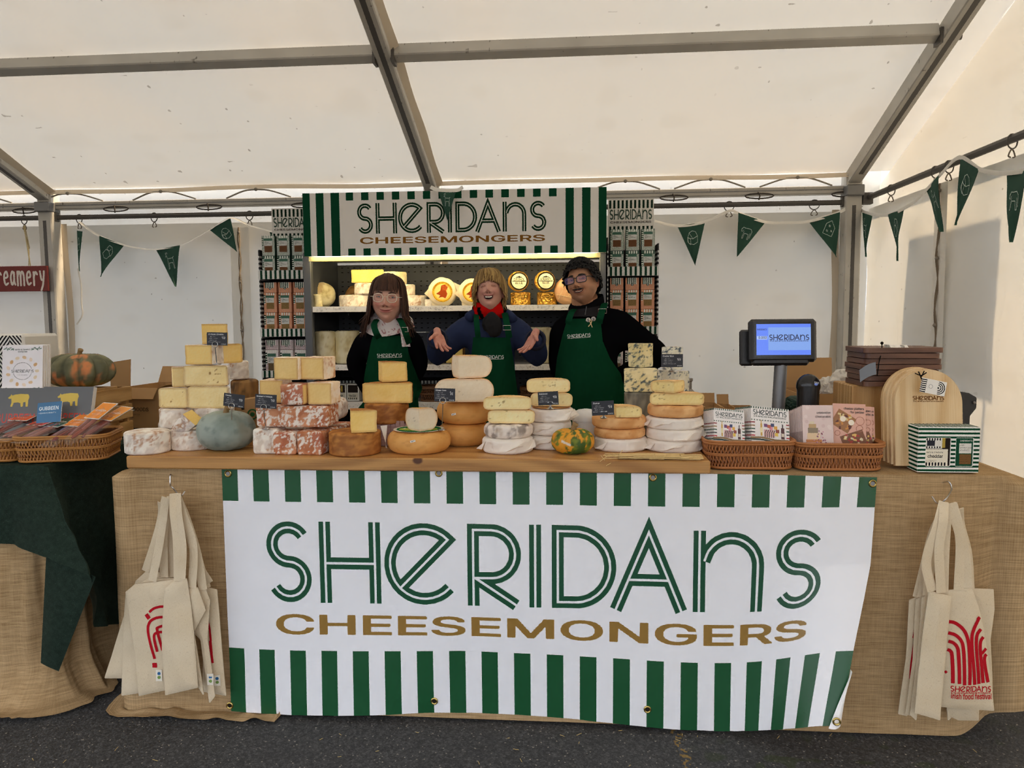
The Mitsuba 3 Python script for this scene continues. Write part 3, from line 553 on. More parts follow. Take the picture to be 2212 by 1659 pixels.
for i, (a, lab) in enumerate((([(440, 800), (480, 785), (470, 1000), (425, 1390), (385, 1380), (425, 1100)], 'narrow edge of a cream tote bag furthest left in the right bunch'), ([(475, 795), (500, 785), (490, 1000), (440, 1385), (420, 1378), (460, 1100)], 'cream tote bag edge second from the left in the right bunch'),
                     ([(505, 785), (530, 775), (510, 1050), (470, 1408), (445, 1385), (480, 1100)], 'cream tote bag edge third from the left in the right bunch'))):
    tote(lab, a, 2.745-.02*i, SR, OR, 40+i, [upr(a[1][0], a[1][1], 515+i*14, 640, 600+i*8, 330)], HR, bulge=.012, red=[([(468, 950), (460, 990)], 22), ([(462, 1000), (445, 1120), (440, 1200)], 9)] if i == 0 else [])
tote('cream tote bag at the back right of the right bunch', [(745, 742), (868, 748), (873, 850), (852, 1000), (862, 1340), (760, 1345)], 2.75, SR, OR, 21, [upr(748, 745, 735, 560, 670, 320)], HR)
tote('lowest cream tote bag hanging behind the printed one', [(600, 1000), (800, 1000), (790, 1412), (690, 1412), (655, 1395), (640, 1412)], 2.725, SR, OR, 22, [], HR)
def arches(pr, q):
    def ln(pts, w=17):
        p = np.array([q(c) for c in pts]); pr.add(LineString(bez(*p, n=7)).buffer(w/SR*2.69/FPX/2, cap_style='flat'), RED, lift=1)
    ln([(630, 903), (665, 910), (705, 940), (728, 985), (735, 1050), (738, 1225)]); ln([(630, 960), (665, 970), (695, 1000), (705, 1050), (710, 1225)])
    ln([(630, 1002), (655, 1010), (675, 1035), (680, 1080), (684, 1218)]); ln([(625, 1045), (640, 1052), (648, 1080), (652, 1216)])
    ln([(790, 892), (765, 940), (752, 985), (752, 1060), (765, 1225)]); ln([(802, 945), (782, 970), (775, 1010), (777, 1080), (788, 1222)]); ln([(815, 985), (800, 1005), (796, 1040), (800, 1100), (810, 1218)])
    ln([(830, 1045), (805, 1070)], 15); ln([(832, 1075), (822, 1085), (820, 1120), (836, 1215)])
    for c, s in (((790, 890), 12), ((618, 1160), 9)):
        a = q(c); pr.add(Polygon(a+np.array([(s, 0), (0, s), (-s, 0), (0, -s)])/SR*2.69/FPX), RED, lift=1)
    a, b = q((640, 1258)), q((852, 1262)); w = b[0]-a[0]
    logo(pr, a[0], a[1], w, RED, RED, small=True, h=w/6.4, gap=.06, ch=.2)
    a = q((640, 1290)); pr.add(text('irish food festival', .019, True, w=w, x=a[0], y=a[1]), RED)
tote('cream tote bag with red arches, the shop name and festival words', [(600, 757), (755, 735), (800, 870), (838, 1080), (868, 1362), (595, 1342), (590, 1000)], 2.69, SR, OR, 23, [upr(735, 735, 722, 560, 655, 302), upr(690, 745, 700, 500, 650, 300), upr(610, 755, 615, 560, 632, 300)], HR, tag=None, extra=arches, bulge=.016)
tote('blank cream tote bag in front of the right bunch', [(540, 752), (648, 782), (630, 960), (592, 1410), (470, 1375), (505, 1000)], 2.655, SR, OR, 24, [upr(555, 752, 525, 600, 625, 300), upr(600, 760, 590, 540, 628, 300)], HR, red=[])

k = thing('straw_bits', 'loose bits of straw scattered on the asphalt before the stall', 'straw', kind='stuff'); ms = []
for i in range(24):
    q = atz(rng.uniform(60, 2150), rng.uniform(1575, 1655), .004); a = rng.uniform(0, 3.14); L = rng.uniform(.006, .024); d = V(math.cos(a), math.sin(a), 0)*L/2; ms.append(tube([q-d, q+d+V(0, 0, .002)], .0011, 4))
put(k, ms, M('#b59a62', .7))
# ================================================================ CHEESES
_RN = np.array([[.36, .48, -.80], [-.80, .60, 0], [.48, .64, .60]])
def ns(p, s, seed=0, o=4): return meshkit.fbm(np.asarray(p)@_RN*s, o, seed)      # turned, so that no lattice shows
def mixc(a, b, t): a, b = _hex(a), _hex(b); return a+(b-a)*np.clip(t, 0, 1)[..., None]
def over(c, col, t): return c+(_hex(col)-c)*np.clip(t, 0, 1)[..., None]
def st(a, b, x): return sm((x-a)/(b-a))
def r_white(p, s):
    c = mixc('#c9bdae', '#e6ded2', st(.35, .6, ns(p, 48, s)))
    c = over(c, '#a87a55', .85*st(.53, .64, ns(p, 34, s+5))*st(.42, .56, ns(p, 110, s+6)))
    return over(c, '#b3a79d', .5*st(.54, .66, ns(p, 26, s+9)))
def r_red(p, s):
    c = mixc('#a2623f', '#bf8560', st(.3, .7, ns(p, 24, s)))
    c = over(c, '#a04f40', .5*st(.5, .65, ns(p, 15, s+3)))
    return over(c, '#dcd2c6', .95*st(.51, .57, .45*ns(p, 42, s+5)+.55*ns(p, 120, s+6)))
def r_cream(p, s): return over(over(mixc('#d3b894', '#e2d0b8', st(.35, .6, ns(p, 30, s))), '#b07a55', .8*st(.52, .64, ns(p, 36, s+4))), '#e6dccf', .8*st(.54, .62, ns(p, 24, s+8)))
def r_brown(p, s): return over(mixc('#8a5224', '#ad7538', st(.3, .7, ns(p*[1, 1, 2.5], 28, s))), '#6f3d18', .5*st(.55, .7, ns(p, 50, s+2)))
def r_gouda(p, s): return over(mixc('#bd8440', '#cf9a56', st(.3, .7, ns(p, 10, s))), '#a86f30', .35*st(.55, .75, ns(p*[1, 1, 3], 35, s+2)))
def r_grey(p, s): return over(mixc('#8f857d', '#d6cdc3', st(.38, .56, ns(p*[1, 1, .6], 38, s))), '#a5875f', .4*st(.6, .7, ns(p, 20, s+2)))
def r_orange(p, s): return over(mixc('#c08a52', '#d8ab75', st(.3, .7, ns(p, 22, s))), '#a9713e', .5*st(.56, .7, ns(p, 42, s+2)))
def r_bark(p, s): return over(mixc('#6b4a28', '#96703f', st(.3, .65, ns(p*[1, 1, .4], 40, s))), '#3d2a17', .7*st(.55, .68, ns(p, 30, s+2)))
def r_stone(p, s): return over(mixc('#5c5a4f', '#8a8676', st(.3, .7, ns(p*[1, 1, .5], 45, s))), '#3a3a36', .5*st(.55, .7, ns(p, 26, s+2)))
def r_pale(p, s): return over(mixc('#cfc295', '#e0d6b4', st(.3, .7, ns(p, 26, s))), '#a8935c', .55*st(.56, .7, ns(p, 36, s+2)))
def r_thin(p, s): return mixc('#c79a5c', '#dcb884', st(.3, .7, ns(p, 40, s)))
def paste(c0, c1, rim, hole='#8a6a35', holes=0.):
    def f(p, s, e):                            # e: metres to the rind
        c = 1.12*mixc(c0, c1, st(.3, .7, ns(p, 16, s))*.6+.4*st(.4, .6, ns(p, 160, s+1, 2)))
        c = over(c, rim, .75*st(.011, .001, e)*(.7+.6*(ns(p, 50, s+2)-.5)))
        if holes: c = over(c, hole, holes*st(.69, .74, ns(p*[1, 1, 1.3], 90, s+4, 2))*st(.50, .62, ns(p, 17, s+7, 2)))
        return c
    return f
P_CHED, P_TOMME = paste('#d9b765', '#dfc07a', '#a9793c'), paste('#d8c084', '#dfcb96', '#9b6f3c', '#97713a', 1.)
P_GOAT, P_GUB = paste('#d3c4a8', '#d9ccb3', '#cf9a5c', '#8d7a58', .6), paste('#d8c68c', '#e1d2a0', '#cda468', '#8a7440', .8)
P_DUR, P_BLOCK = paste('#d5bf7d', '#dfcb90', '#c08f50', '#8d7440', .7), paste('#d2b16c', '#d9bb7c', '#a06a3c')
P_YEL = paste('#d3b65a', '#dcc474', '#bf9a48')
def P_BLUE(p, s, e):
    c = 1.08*mixc('#cfc08a', '#ddd0a2', st(.3, .7, ns(p, 18, s))); v = ns(p*[1, 1, 1.4], 88, s+3, 3); m = st(.36, .5, ns(p, 20, s+4, 2))
    return over(over(c, '#7d8672', .8*st(.52, .58, v)*m), '#3f4a52', .9*st(.57, .64, v)*m)
def P_BLUEW(p, s, e):
    c = 1.08*mixc('#cfcab2', '#e2ddca', st(.3, .7, ns(p, 18, s))); v = ns(p*[1, 1, 1.4], 95, s+3, 3); m = st(.36, .5, ns(p, 20, s+4, 2))
    return over(over(c, '#7f878c', .8*st(.51, .57, v)*m), '#3b4650', .9*st(.56, .63, v)*m)
PROF = {'drum': (.16, .10), 'disc': (.30, .24), 'gouda': (.46, .48), 'soft': (.36, .34), 'sharp': (.07, .05)}
def profile(R, H, kind, n=10):                # outer profile from the bottom centre to the top centre
    cr = min(PROF[kind][0]*H, R*.9); cz = min(PROF[kind][1]*H, H*.5)
    a = np.linspace(-np.pi/2, 0, n); b = np.linspace(0, np.pi/2, n)
    pr = [(R*t, 0) for t in np.linspace(0, 1-cr/R, 7)[:-1]]+[(R-cr+cr*math.cos(t), cz+cz*math.sin(t)) for t in a]
    if cz < .45*H: pr += [(R, z) for z in np.linspace(cz, H-cz, 14)[1:-1]]
    pr += [(R-cr+cr*math.cos(t), H-cz+cz*math.sin(t)) for t in b]+[(R*t, H) for t in np.linspace(1-cr/R, 0, 7)[1:]]
    return np.array(pr)
_sd = [100]
def wedge(k, c, R, H, a0, a1, kind, rind, pst, rough=.003, tilt=None, nm=('rind', 'cut_face'), dens=1.0):
    # sector of a wheel about the vertical through c (bottom centre); angles in degrees; a full wheel has no cut faces
    _sd[0] += 13; s = _sd[0]; full = abs(a1-a0) >= 359.9; P = profile(R, H, kind)
    arc = math.radians(a1-a0); n = max(12, int(R*arc/.0052*dens))
    g = np.radians(np.linspace(a0, a1, n)); off = rng.uniform(0, 50, 3)
    q = np.stack([P[:, :1]*np.cos(g), P[:, :1]*np.sin(g), np.repeat(P[:, 1:2], n, 1)], -1)
    d = (ns(q+off, 26, s)-.5)*2*rough+(ns(q+off, 7, s+1, 2)-.5)*2.2*rough
    q = q*(1+(d/R)[..., None]*[1, 1, 0]); q[..., 2] += d*.6*st(0, H*.3, q[..., 2])
    i, j = np.meshgrid(np.arange(len(P)-1), np.arange(n-1), indexing='ij')
    f = np.stack([i*n+j, i*n+j+1, (i+1)*n+j+1, (i+1)*n+j], -1).reshape(-1, 4); v = q.reshape(-1, 3)
    tf = (lambda x: mv(TM(x, [[0, 0, 0]]), rx=tilt[0], ry=tilt[1], t=(0, 0, 0)).vertices+c) if tilt else (lambda x: x+c)
    part(k, nm[0], TM(tf(v), np.vstack([f[:, [0, 1, 2]], f[:, [0, 2, 3]]])), 'mat_waxy', smooth=True, color=np.clip(1.12*rind(v+off, s), 0, .86), label=None)
    if full: return k
    for a, col in ((g[0], 0), (g[-1], n-1)):
        edge = q[:, col]; t = np.linspace(0, 1, max(8, int(R/.0035*dens)))
        # rows follow the profile, columns run from the axis to the rind
        zz = np.interp(np.linspace(0, 1, max(10, int(H/.0032*dens))), np.linspace(0, 1, len(P)), np.arange(len(P)))
        L = np.r_[0, np.cumsum(np.linalg.norm(np.diff(edge, axis=0), axis=1))]; keep = np.r_[0, 1:len(P)]
        ez = np.linspace(edge[:, 2].min(), edge[:, 2].max(), max(10, int(H/.0032*dens)))
        half = len(P)//2; mid = 12
        rr = np.hypot(edge[:, 0], edge[:, 1]); o = np.argsort(edge[5:-5, 2], kind='stable'); er = np.interp(ez, edge[5:-5, 2][o], rr[5:-5][o])
        er[0] = rr[6]*.98; er[-1] = rr[-7]*.98
        w = np.outer(np.ones(len(ez)), t)*er[:, None]; z = np.repeat(ez[:, None], len(t), 1)
        p = np.stack([w*math.cos(a), w*math.sin(a), z], -1)
        e = np.minimum.reduce([er[:, None]-w, z-ez[0], ez[-1]-z])
        nn = V(math.sin(a), -math.cos(a), 0)*(1 if col == 0 else -1)
        p = p+nn*(((ns(p+off, 45, s+3, 3)-.5)*.004*st(0, .006, e)-.0005)[..., None])
        m = len(t); i, j = np.meshgrid(np.arange(len(ez)-1), np.arange(m-1), indexing='ij')
        f = np.stack([i*m+j, i*m+j+1, (i+1)*m+j+1, (i+1)*m+j], -1).reshape(-1, 4); f = f if col == 0 else f[:, ::-1]
        pv = p.reshape(-1, 3)
        part(k, nm[1], TM(tf(pv), np.vstack([f[:, [0, 1, 2]], f[:, [0, 2, 3]]])), 'mat_waxy', smooth=True, color=np.clip(1.06*pst(pv+off, s, e.ravel()), 0, .86))
    return k
def bits(x0, x1, yt, yb, Y):                   # width, height and bottom centre of a pixel box on the plane y = Y
    a, b = at((x0+x1)/2, yb, Y), at((x0+x1)/2, yt, Y); w = at(x1, yb, Y)[0]-at(x0, yb, Y)[0]
    return w, b[2]-a[2], a
CH = 'cheese'
def wheel(label, x0, x1, yt, yb, Yf, kind, rind, z=None, group=None, rough=.003, H=None):
    w = (x1-x0)/(2*FPX); R = w*Yf/(1-w); _, h, a = bits(x0, x1, yt, yb, Yf); Yc = Yf+R
    c = V(at((x0+x1)/2, yb, Yc)[0], Yc, a[2] if z is None else z)
    k = thing('round_cheese', label, CH, group); wedge(k, c, R, H or h, 0, 360, kind, rind, None, rough)
    return k, c, R, c[2]+(H or h)
def half(label, x0, x1, yt, yb, Yf, kind, rind, pst, z=None, turn=0, group=None, sweep=180):
    w, h, a = bits(x0, x1, yt, yb, Yf); R = w/2/math.cos(math.radians(turn))
    c = V(a[0], Yf+R*abs(math.sin(math.radians(turn))), a[2] if z is None else z)
    k = thing('half_cheese', label, CH, group); wedge(k, c, R, h, turn, turn+sweep, kind, rind, pst)
    return k, c, R, c[2]+h
def quarter(label, x0, xc, x1, yt, yb, Yf, kind, rind, pst, z=None, group=None):
    w, h, a = bits(x0, x1, yt, yb, Yf); phi = math.atan2(xc-x0, x1-xc); R = math.hypot(xc-x0, x1-xc)/FPX*Yf
    c = V(at(xc, yb, Yf)[0], Yf, a[2] if z is None else z)
    k = thing('cheese_wedge', label, CH, group); wedge(k, c, R, h, math.degrees(phi), math.degrees(phi)+90, kind, rind, pst)
    return k, c, R, c[2]+h
def rblock(sx, sy, sz, r, n):                  # six faces of a rounded box: list of (points, outward axis)
    out = []
    for ax in range(3):
        for sg in (-1, 1):
            o = [i for i in range(3) if i != ax]; h = V(sx, sy, sz)/2
            N = [max(4, int(2*h[i]/n)) for i in o]
            a, b = np.meshgrid(np.linspace(-1, 1, N[0]), np.linspace(-1, 1, N[1]), indexing='ij')
            p = np.zeros(a.shape+(3,)); p[..., o[0]] = a*h[o[0]]; p[..., o[1]] = b*h[o[1]]; p[..., ax] = sg*h[ax]
            inn = np.clip(p, -(h-r), h-r); d = p-inn; L = np.linalg.norm(d, axis=-1, keepdims=True)
            p = inn+d/np.maximum(L, 1e-9)*r
            i, j = np.meshgrid(np.arange(N[0]-1), np.arange(N[1]-1), indexing='ij'); m = N[1]
            f = np.stack([i*m+j, (i+1)*m+j, (i+1)*m+j+1, i*m+j+1], -1).reshape(-1, 4)
            if (sg < 0) != (ax == 1): f = f[:, ::-1]
            out.append((p, np.vstack([f[:, [0, 1, 2]], f[:, [0, 2, 3]]]), ax, sg, np.minimum(h[o[0]]-np.abs(p[..., o[0]]), h[o[1]]-np.abs(p[..., o[1]]))))
    return out
def block(label, x0, x1, yt, yb, Yf, depth, cut, rind, pst=P_BLOCK, z=None, rz=0, r=.006, group=None, name='cheese_block', rough=.002):
    # cut: which faces are cut open, from 'f' front, 'l' left, 'r' right, 't' top
    w, h, a = bits(x0, x1, yt, yb, Yf); _sd[0] += 11; s = _sd[0]; off = rng.uniform(0, 50, 3)
    c = V(a[0], Yf+depth/2, (a[2] if z is None else z)+h/2)
    k = thing(name, label, CH, group); vs, fs, cs, n0 = [], [], [], 0
    for p, f, ax, sg, e in rblock(w, depth, h, r, .0033):
        code = {(1, -1): 'f', (0, -1): 'l', (0, 1): 'r', (2, 1): 't'}.get((ax, sg), 'b')
        d = (ns(p+off, 30, s)-.5)*rough*2+(ns(p+off, 9, s, 2)-.5)*rough*2
        pp = p+p/np.linalg.norm(p, axis=-1, keepdims=True)*d[..., None]
        v = mv(TM(pp.reshape(-1, 3), f), rz=rz).vertices+c
        if code in cut: part(k, 'cut_face', TM(v, f), 'mat_waxy', smooth=True, color=np.clip(1.06*pst(p.reshape(-1, 3)+off, s, e.ravel()), 0, .86))
        else: vs.append(v); fs.append(f+n0); cs.append(rind(p.reshape(-1, 3)+off, s)); n0 += len(v)
    part(k, 'rind', TM(np.vstack(vs), np.vstack(fs)), 'mat_waxy', smooth=True, color=np.clip(1.12*np.vstack(cs), 0, .86))
    return k, c, w, c[2]+h/2
def wrapped(label, x0, x1, yt, yb, Yf, z=None, group='paper wrapped cheeses on the board', ear=None, col='#e3dcd2', kind='disc'):
    w = (x1-x0)/(2*FPX); R = w*Yf/(1-w); _, h, a = bits(x0, x1, yt, yb, Yf); Yc = Yf+R
    c = V(at((x0+x1)/2, yb, Yc)[0], Yc, a[2] if z is None else z); _sd[0] += 7; s = _sd[0]
    k = thing('wrapped_cheese', label, CH, group); m = lathe(profile(R*.97, h, kind, 8), 110); v = m.vertices
    off = rng.uniform(0, 40, 3); ri = np.abs(ns(v+off, 15, s, 3)-.5)*2
    d = .011*(.30-ri)+.004*(ns(v+off, 45, s+1, 2)-.5); nrm = v*[1, 1, 0]; L = np.linalg.norm(nrm, axis=1, keepdims=True); nrm = nrm/np.maximum(L, 1e-6)
    v = v+nrm*d[:, None]*st(.3*R, .8*R, L); v[:, 2] += d*.35*st(.4*h, h, v[:, 2])*1.0-.0*d; v[:, 2] = np.maximum(v[:, 2], 0)
    part(k, 'paper', TM(v+c, m.faces), M(col, .55), smooth=26, label='crumpled white waxed paper')
    for j, ang in enumerate(ear if ear is not None else (200, 300, 335)):
        t = math.radians(ang); dr_ = V(math.cos(t), math.sin(t), 0); sd = V(-dr_[1], dr_[0], 0); b = c+dr_*R*.93; zz = h*(.25+.5*((j*37) % 10)/10)
        tri_ = np.array([b+sd*.045+V(0, 0, h*.85), b-sd*.04+V(0, 0, h*.15), b+dr_*.030+sd*.004+V(0, 0, zz), b+dr_*.012-sd*.01+V(0, 0, zz*.6), b+dr_*.012+sd*.03+V(0, 0, zz)])
        part(k, 'paper_fold', TM(tri_, [[0, 3, 2], [0, 2, 4], [3, 1, 2], [0, 1, 3]]), M(col, .55), smooth=False)
    return k, c, R, c[2]+h
FL = 2.0
Yb = lambda px, py: atz(px, py, ZB)[1]+.001
# --- A: the tomme stack on the left
A1 = wheel('low white mouldy cheese wheel at the left end of the board', 272, 369, 937, 985, Yb(320, 985), 'drum', r_white, z=ZB)
A2 = wheel('white mouldy cheese wheel on the board behind the grey squash', 371, 460, 931, 976, Yb(415, 976), 'drum', r_white, z=ZB)
A2b = wheel('white mouldy cheese wheel at the back of the left stack, mostly hidden', 345, 432, 920, 960, 3.10, 'drum', r_white, z=ZB)
A2c = wheel('white mouldy cheese wheel hidden behind the grey squash', 430, 520, 922, 960, 3.10, 'drum', r_white, z=ZB)
zA = at(386, 926, 2.95)[2]
A3 = wheel('white mouldy cheese wheel carrying the left half cheese', 347, 425, 882, 926, 2.95, 'drum', r_white, z=zA-.004)
A4 = wheel('white mouldy cheese wheel carrying the right half cheese', 425, 507, 880, 926, 2.95, 'drum', r_white, z=zA-.004)
zA = A3[3]+.003
A6 = half('half tomme with a few holes, left of the two side by side', 344, 406, 838, 881, 2.97, 'drum', r_white, P_TOMME, z=zA)
A7 = half('half tomme with large holes above the grey squash', 406, 494, 833, 880, 2.96, 'drum', r_white, P_TOMME, z=zA)
A8 = quarter('small quarter of tomme at the left of the fourth layer', 357, 375, 402, 794, 837, 2.98, 'sharp', r_white, P_TOMME, z=A6[3]+.002)
A9 = half('half tomme with a ring of holes in the fourth layer', 398, 490, 790, 834, 2.96, 'drum', r_white, P_TOMME, z=A7[3]+.002, turn=4)
zA = A9[3]+.003
A10 = block('golden cut cheese block second from the top of the tall stack', 401, 461, 745, 788, 2.97, .10, 'f', r_white, P_CHED, z=zA, r=.004, rz=-3)
A10b = half('golden half cheese with white rind behind the second block', 446, 496, 746, 788, 3.0, 'drum', r_white, P_CHED, z=zA, turn=52)
A11 = quarter('golden cheddar piece on the very top of the tall stack', 414, 437, 486, 701, 744, 2.98, 'sharp', r_white, P_CHED, z=max(A10[3], A10b[3])+.003)
k = thing('cheese_drum', 'tall brown cheese drum behind the tomme stack', CH); w_, h_, a_ = bits(493, 549, 822, 960, 3.22)
wedge(k, V(a_[0], 3.22+w_/2, ZB), w_/2, at(520, 822, 3.22)[2]-ZB, 0, 360, 'sharp', r_bark, None)
A12 = wheel('small white cheese wheel resting on the tall brown drum', 495, 538, 783, 823, 3.23, 'drum', r_white, z=at(520, 822, 3.22)[2]+.002)
k = thing('cheese_wedge', 'small tomme wedge leaning on its side with its cut face up to the right', CH)
c = at(405, 925, 2.86); _w = TM(np.zeros((3, 3)), [[0, 1, 2]])
def leaning(k):
    q = [at(260+x/4.424, 680+y/4.424, 2.865) for x, y in ((595, 950), (540, 1010), (484, 1083), (520, 1108), (580, 1119), (650, 1109), (715, 1056))]
    q = np.array(q); d = V(.0125, .05, .012); c = q.mean(0); off = V(3, 4, 5.)
    def face(a, b, e, f, n, m): return gridf(lambda u, v: ((1-u)*(1-v))[..., None]*a+(u*(1-v))[..., None]*b+(u*v)[..., None]*e+((1-u)*v)[..., None]*f, n, m)
    ms = [gridf(lambda u, v: c+(np.stack([np.interp(u*7, range(8), np.r_[q[:, i], q[:1, i]]) for i in range(3)], -1)-c)*v[..., None]+V(0, -.004, 0)*(1-v[..., None]**3), 60, 24), face(q[0], q[1], q[1]+d, q[0]+d, 16, 10)]
    ms += [face(q[i], q[i+1], q[i+1]+d, q[i]+d, 14, 10) for i in range(1, 6)]
    m = cat(ms); v = m.vertices+((ns(m.vertices, 40, 3)-.5)*.004)[:, None]*V(0, 1, 0); part(k, 'rind', TM(v, m.faces), 'mat_waxy', smooth=True, color=over(r_white(v, 9), '#a89c9c', .6*st(.4, .6, ns(v, 30, 2))))
    m = face(q[6], q[0], q[0]+d, q[6]+d, 40, 18); part(k, 'cut_face', m, 'mat_waxy', smooth=True, color=P_CHED(m.vertices+off, 3, np.full(len(m.vertices), .1)))
leaning(k)
# --- B: the block cheddar stack
yB = Yb(620, 984)
B1 = block('white moulded cheese block at the bottom left of the pink block stack', 545, 599, 928, 983, yB+.02, .11, '', r_white, z=ZB, rz=2, r=.012)
B2 = block('pinkish cheese block with white mould at the bottom middle', 590, 639, 935, 984, yB+.008, .11, '', r_red, z=ZB, r=.010)
B3 = block('pinkish cheese block with white mould at the bottom right', 645, 700, 933, 984, yB+.004, .17, '', r_red, z=ZB, rz=-7, r=.010)
B3b = block('pink rinded cheese block behind, low at the right of its stack', 690, 742, 920, 958, 3.08, .15, '', r_red, z=ZB, r=.010)
B3c = block('white moulded block hidden at the back left of its stack', 548, 690, 925, 960, 3.10, .12, '', r_white, z=ZB, r=.010)
zB = max(B1[3], B2[3], B3[3])+.004
B4 = block('long pink rinded cheese loaf lying across the stack', 553, 709, 886, 932, yB+.035, .14, '', r_red, z=zB, r=.010, rough=.003)
B5 = block('rounded white rind loaf behind the long pink loaf', 640, 738, 880, 926, 3.03, .12, '', r_white, z=zB, r=.030)
zB = B4[3]+.004
B6 = block('pale cut cheese block behind the tag, left of the middle row', 561, 613, 830, 880, 2.90, .10, 'f', r_cream, z=zB)
B7 = block('pink mouldy block in the middle of the second row', 606, 658, 838, 883, 2.83, .10, 'r', r_red, z=zB, rz=-3, r=.010)
B8 = block('cut cheese block at the right of the second row', 666, 719, 835, 882, 2.85, .10, 'f', r_cream, z=zB, rz=-3)
zB = max(B6[3], B7[3], B8[3])+.004
B9 = block('cut cheese block at the top left of its stack', 592, 646, 779, 828, 2.84, .08, 'f', r_cream, z=zB, rz=-2)
B10 = block('cut cheese block at the top right of its stack, turned a little', 651, 705, 781, 829, 2.86, .11, 'f', r_cream, z=zB, rz=-6)
# --- C: brown wheels
C1 = wheel('brown rinded cheese wheel at the front left of the middle', 711, 825, 938, 989, Yb(768, 989), 'drum', r_brown, z=ZB, rough=.002)
C2 = quarter('golden cheese block standing on the front brown wheel', 741, 759, 813, 890, 937, C1[1][1]-.085, 'sharp', r_brown, P_CHED, z=C1[3]+.002)
k = thing('carton', 'flat pink patterned carton under the back brown wheel', 'box'); w_, h_, a_ = bits(785, 880, 918, 962, 3.02)
part(k, 'body', box(a_[0]-w_/2, a_[0]+w_/2, 3.02, 3.24, ZB, at(830, 918, 3.02)[2], .003), M('#8a6a68', .7))
pr = Print(); 
for i in range(9):
    for j in range(4): pr.add(sbox(i*.019+.001, j*.026, i*.019+.018, j*.026+.024), '#b09490', lift=1)
pr.on(k, plane((a_[0]-w_/2, 3.02, ZB+.002), (1, 0, 0), (0, 0, 1)), 'pattern')
C3 = wheel('brown rinded cheese wheel behind, under two cut pieces', 788, 884, 873, 917, 3.0, 'drum', r_brown, z=at(830, 918, 3.02)[2]+.003, rough=.002)
C4 = half('large half cheese with golden face below the green apron', 783, 891, 830, 873, 3.04, 'sharp', r_brown, P_CHED, z=C3[3]+.002)
C5 = quarter('golden cut block on top of the large half cheese', 804, 826, 878, 787, 830, 3.06, 'sharp', r_brown, P_CHED, z=C4[3]+.002)
k = thing('paper_sheet', 'white folded paper corner between the brown and the yellow wheel', 'paper'); a_ = at(829, 968, 2.86)
put(k, gridf(lambda u, v: a_+np.stack([-.012+.028*v+.022*u*(1-v)-.012*v*u, .002+.02*u-.012*v, .085*(1-v)+0*u+.001], -1), 6, 10), M('#dcd8d0'), smooth=True)
# --- D: gouda
D1 = wheel('large waxy yellow cheese wheel with a printed label at the front', 836, 976, 939, 986, Yb(906, 986), 'gouda', r_gouda, z=ZB, rough=.001)
def lab_disc(k, c, R, z, seed):
    pr = Print().add(Point(0, 0).buffer(R*.80, 24), '#d9cfc0', lift=1).add(Point(0, 0).buffer(R*.70, 24), '#2f6a3f', lift=2).add(Polygon([(R*.62*math.cos(t), R*.34*math.sin(t)-.1*R) for t in np.linspace(0, 6.28, 30)]), '#aebf52', lift=3)
    for s in range(7): pr.add(sbox(-R*.5+s*R*.15, -R*.08, -R*.5+s*R*.15+R*.07, R*.1), '#e8e2c8', lift=4)
    pr.add(text('FARMHOUSE CHEESE', R*.10, x=0, y=-.79*R, align='c', w=R*.9), '#4a4038', lift=4)
    pr.on(k, plane(c+V(0, 0, 0)*0+V(0, 0, z-c[2]+.0035), (1, 0, 0), (0, 1, 0)), 'top_label', label='round green and white paper label')
lab_disc(D1[0], D1[1], D1[2], D1[3], 1)
def sticker(k, c, R, H, px, py):
    q = at(px, py, c[1]-R); d = V(q[0]-c[0], -R, 0); a = math.atan2(-math.sqrt(max(R*R-(q[0]-c[0])**2, 1e-6)), q[0]-c[0]); p = V(c[0]+R*1.008*math.cos(a), c[1]+R*1.008*math.sin(a), q[2]); t = V(-math.sin(a), math.cos(a), 0)
    pr = Print().add(sbox(-.010, -.004, .010, .004), '#e9e4da', lift=1).add(text('8817', .004, True, x=-.007, y=-.002), '#222222', lift=2)
    pr.on(k, plane(p+V(0, -.0015, 0), t+V(0, 0, .25), V(0, 0, 1)-.25*t), 'sticker', label='tiny white numbered sticker')
sticker(D1[0], D1[1], D1[2], .08, 892, 953)
D2 = quarter('white goat cheese quarter standing on the front yellow wheel', 867, 906, 940, 869, 918, D1[1][1]-.075, 'gouda', r_gouda, P_GOAT, z=D1[3]+.004)
D3 = wheel('waxy yellow cheese wheel at the back on the board', 945, 1065, 921, 968, Yb(1000, 968), 'gouda', r_gouda, z=ZB, rough=.001)
D4 = wheel('waxy yellow cheese wheel stacked on the back yellow wheel', 943, 1068, 866, 916, D3[1][1]-D3[2], 'gouda', r_gouda, z=D3[3]+.002, rough=.001)
lab_disc(D4[0], D4[1], D4[2], D4[3], 2); sticker(D4[0], D4[1], D4[2], .08, 980, 895)
D5 = half('half goat cheese with rounded edges behind the tag', 939, 1066, 807, 857, 2.97, 'gouda', r_gouda, P_GOAT, z=D4[3]+.004, turn=5)
D6 = quarter('white goat cheese quarter on the very top of the middle stack', 964, 991, 1061, 759, 808, 2.98, 'gouda', r_gouda, P_GOAT, z=D5[3]+.002)
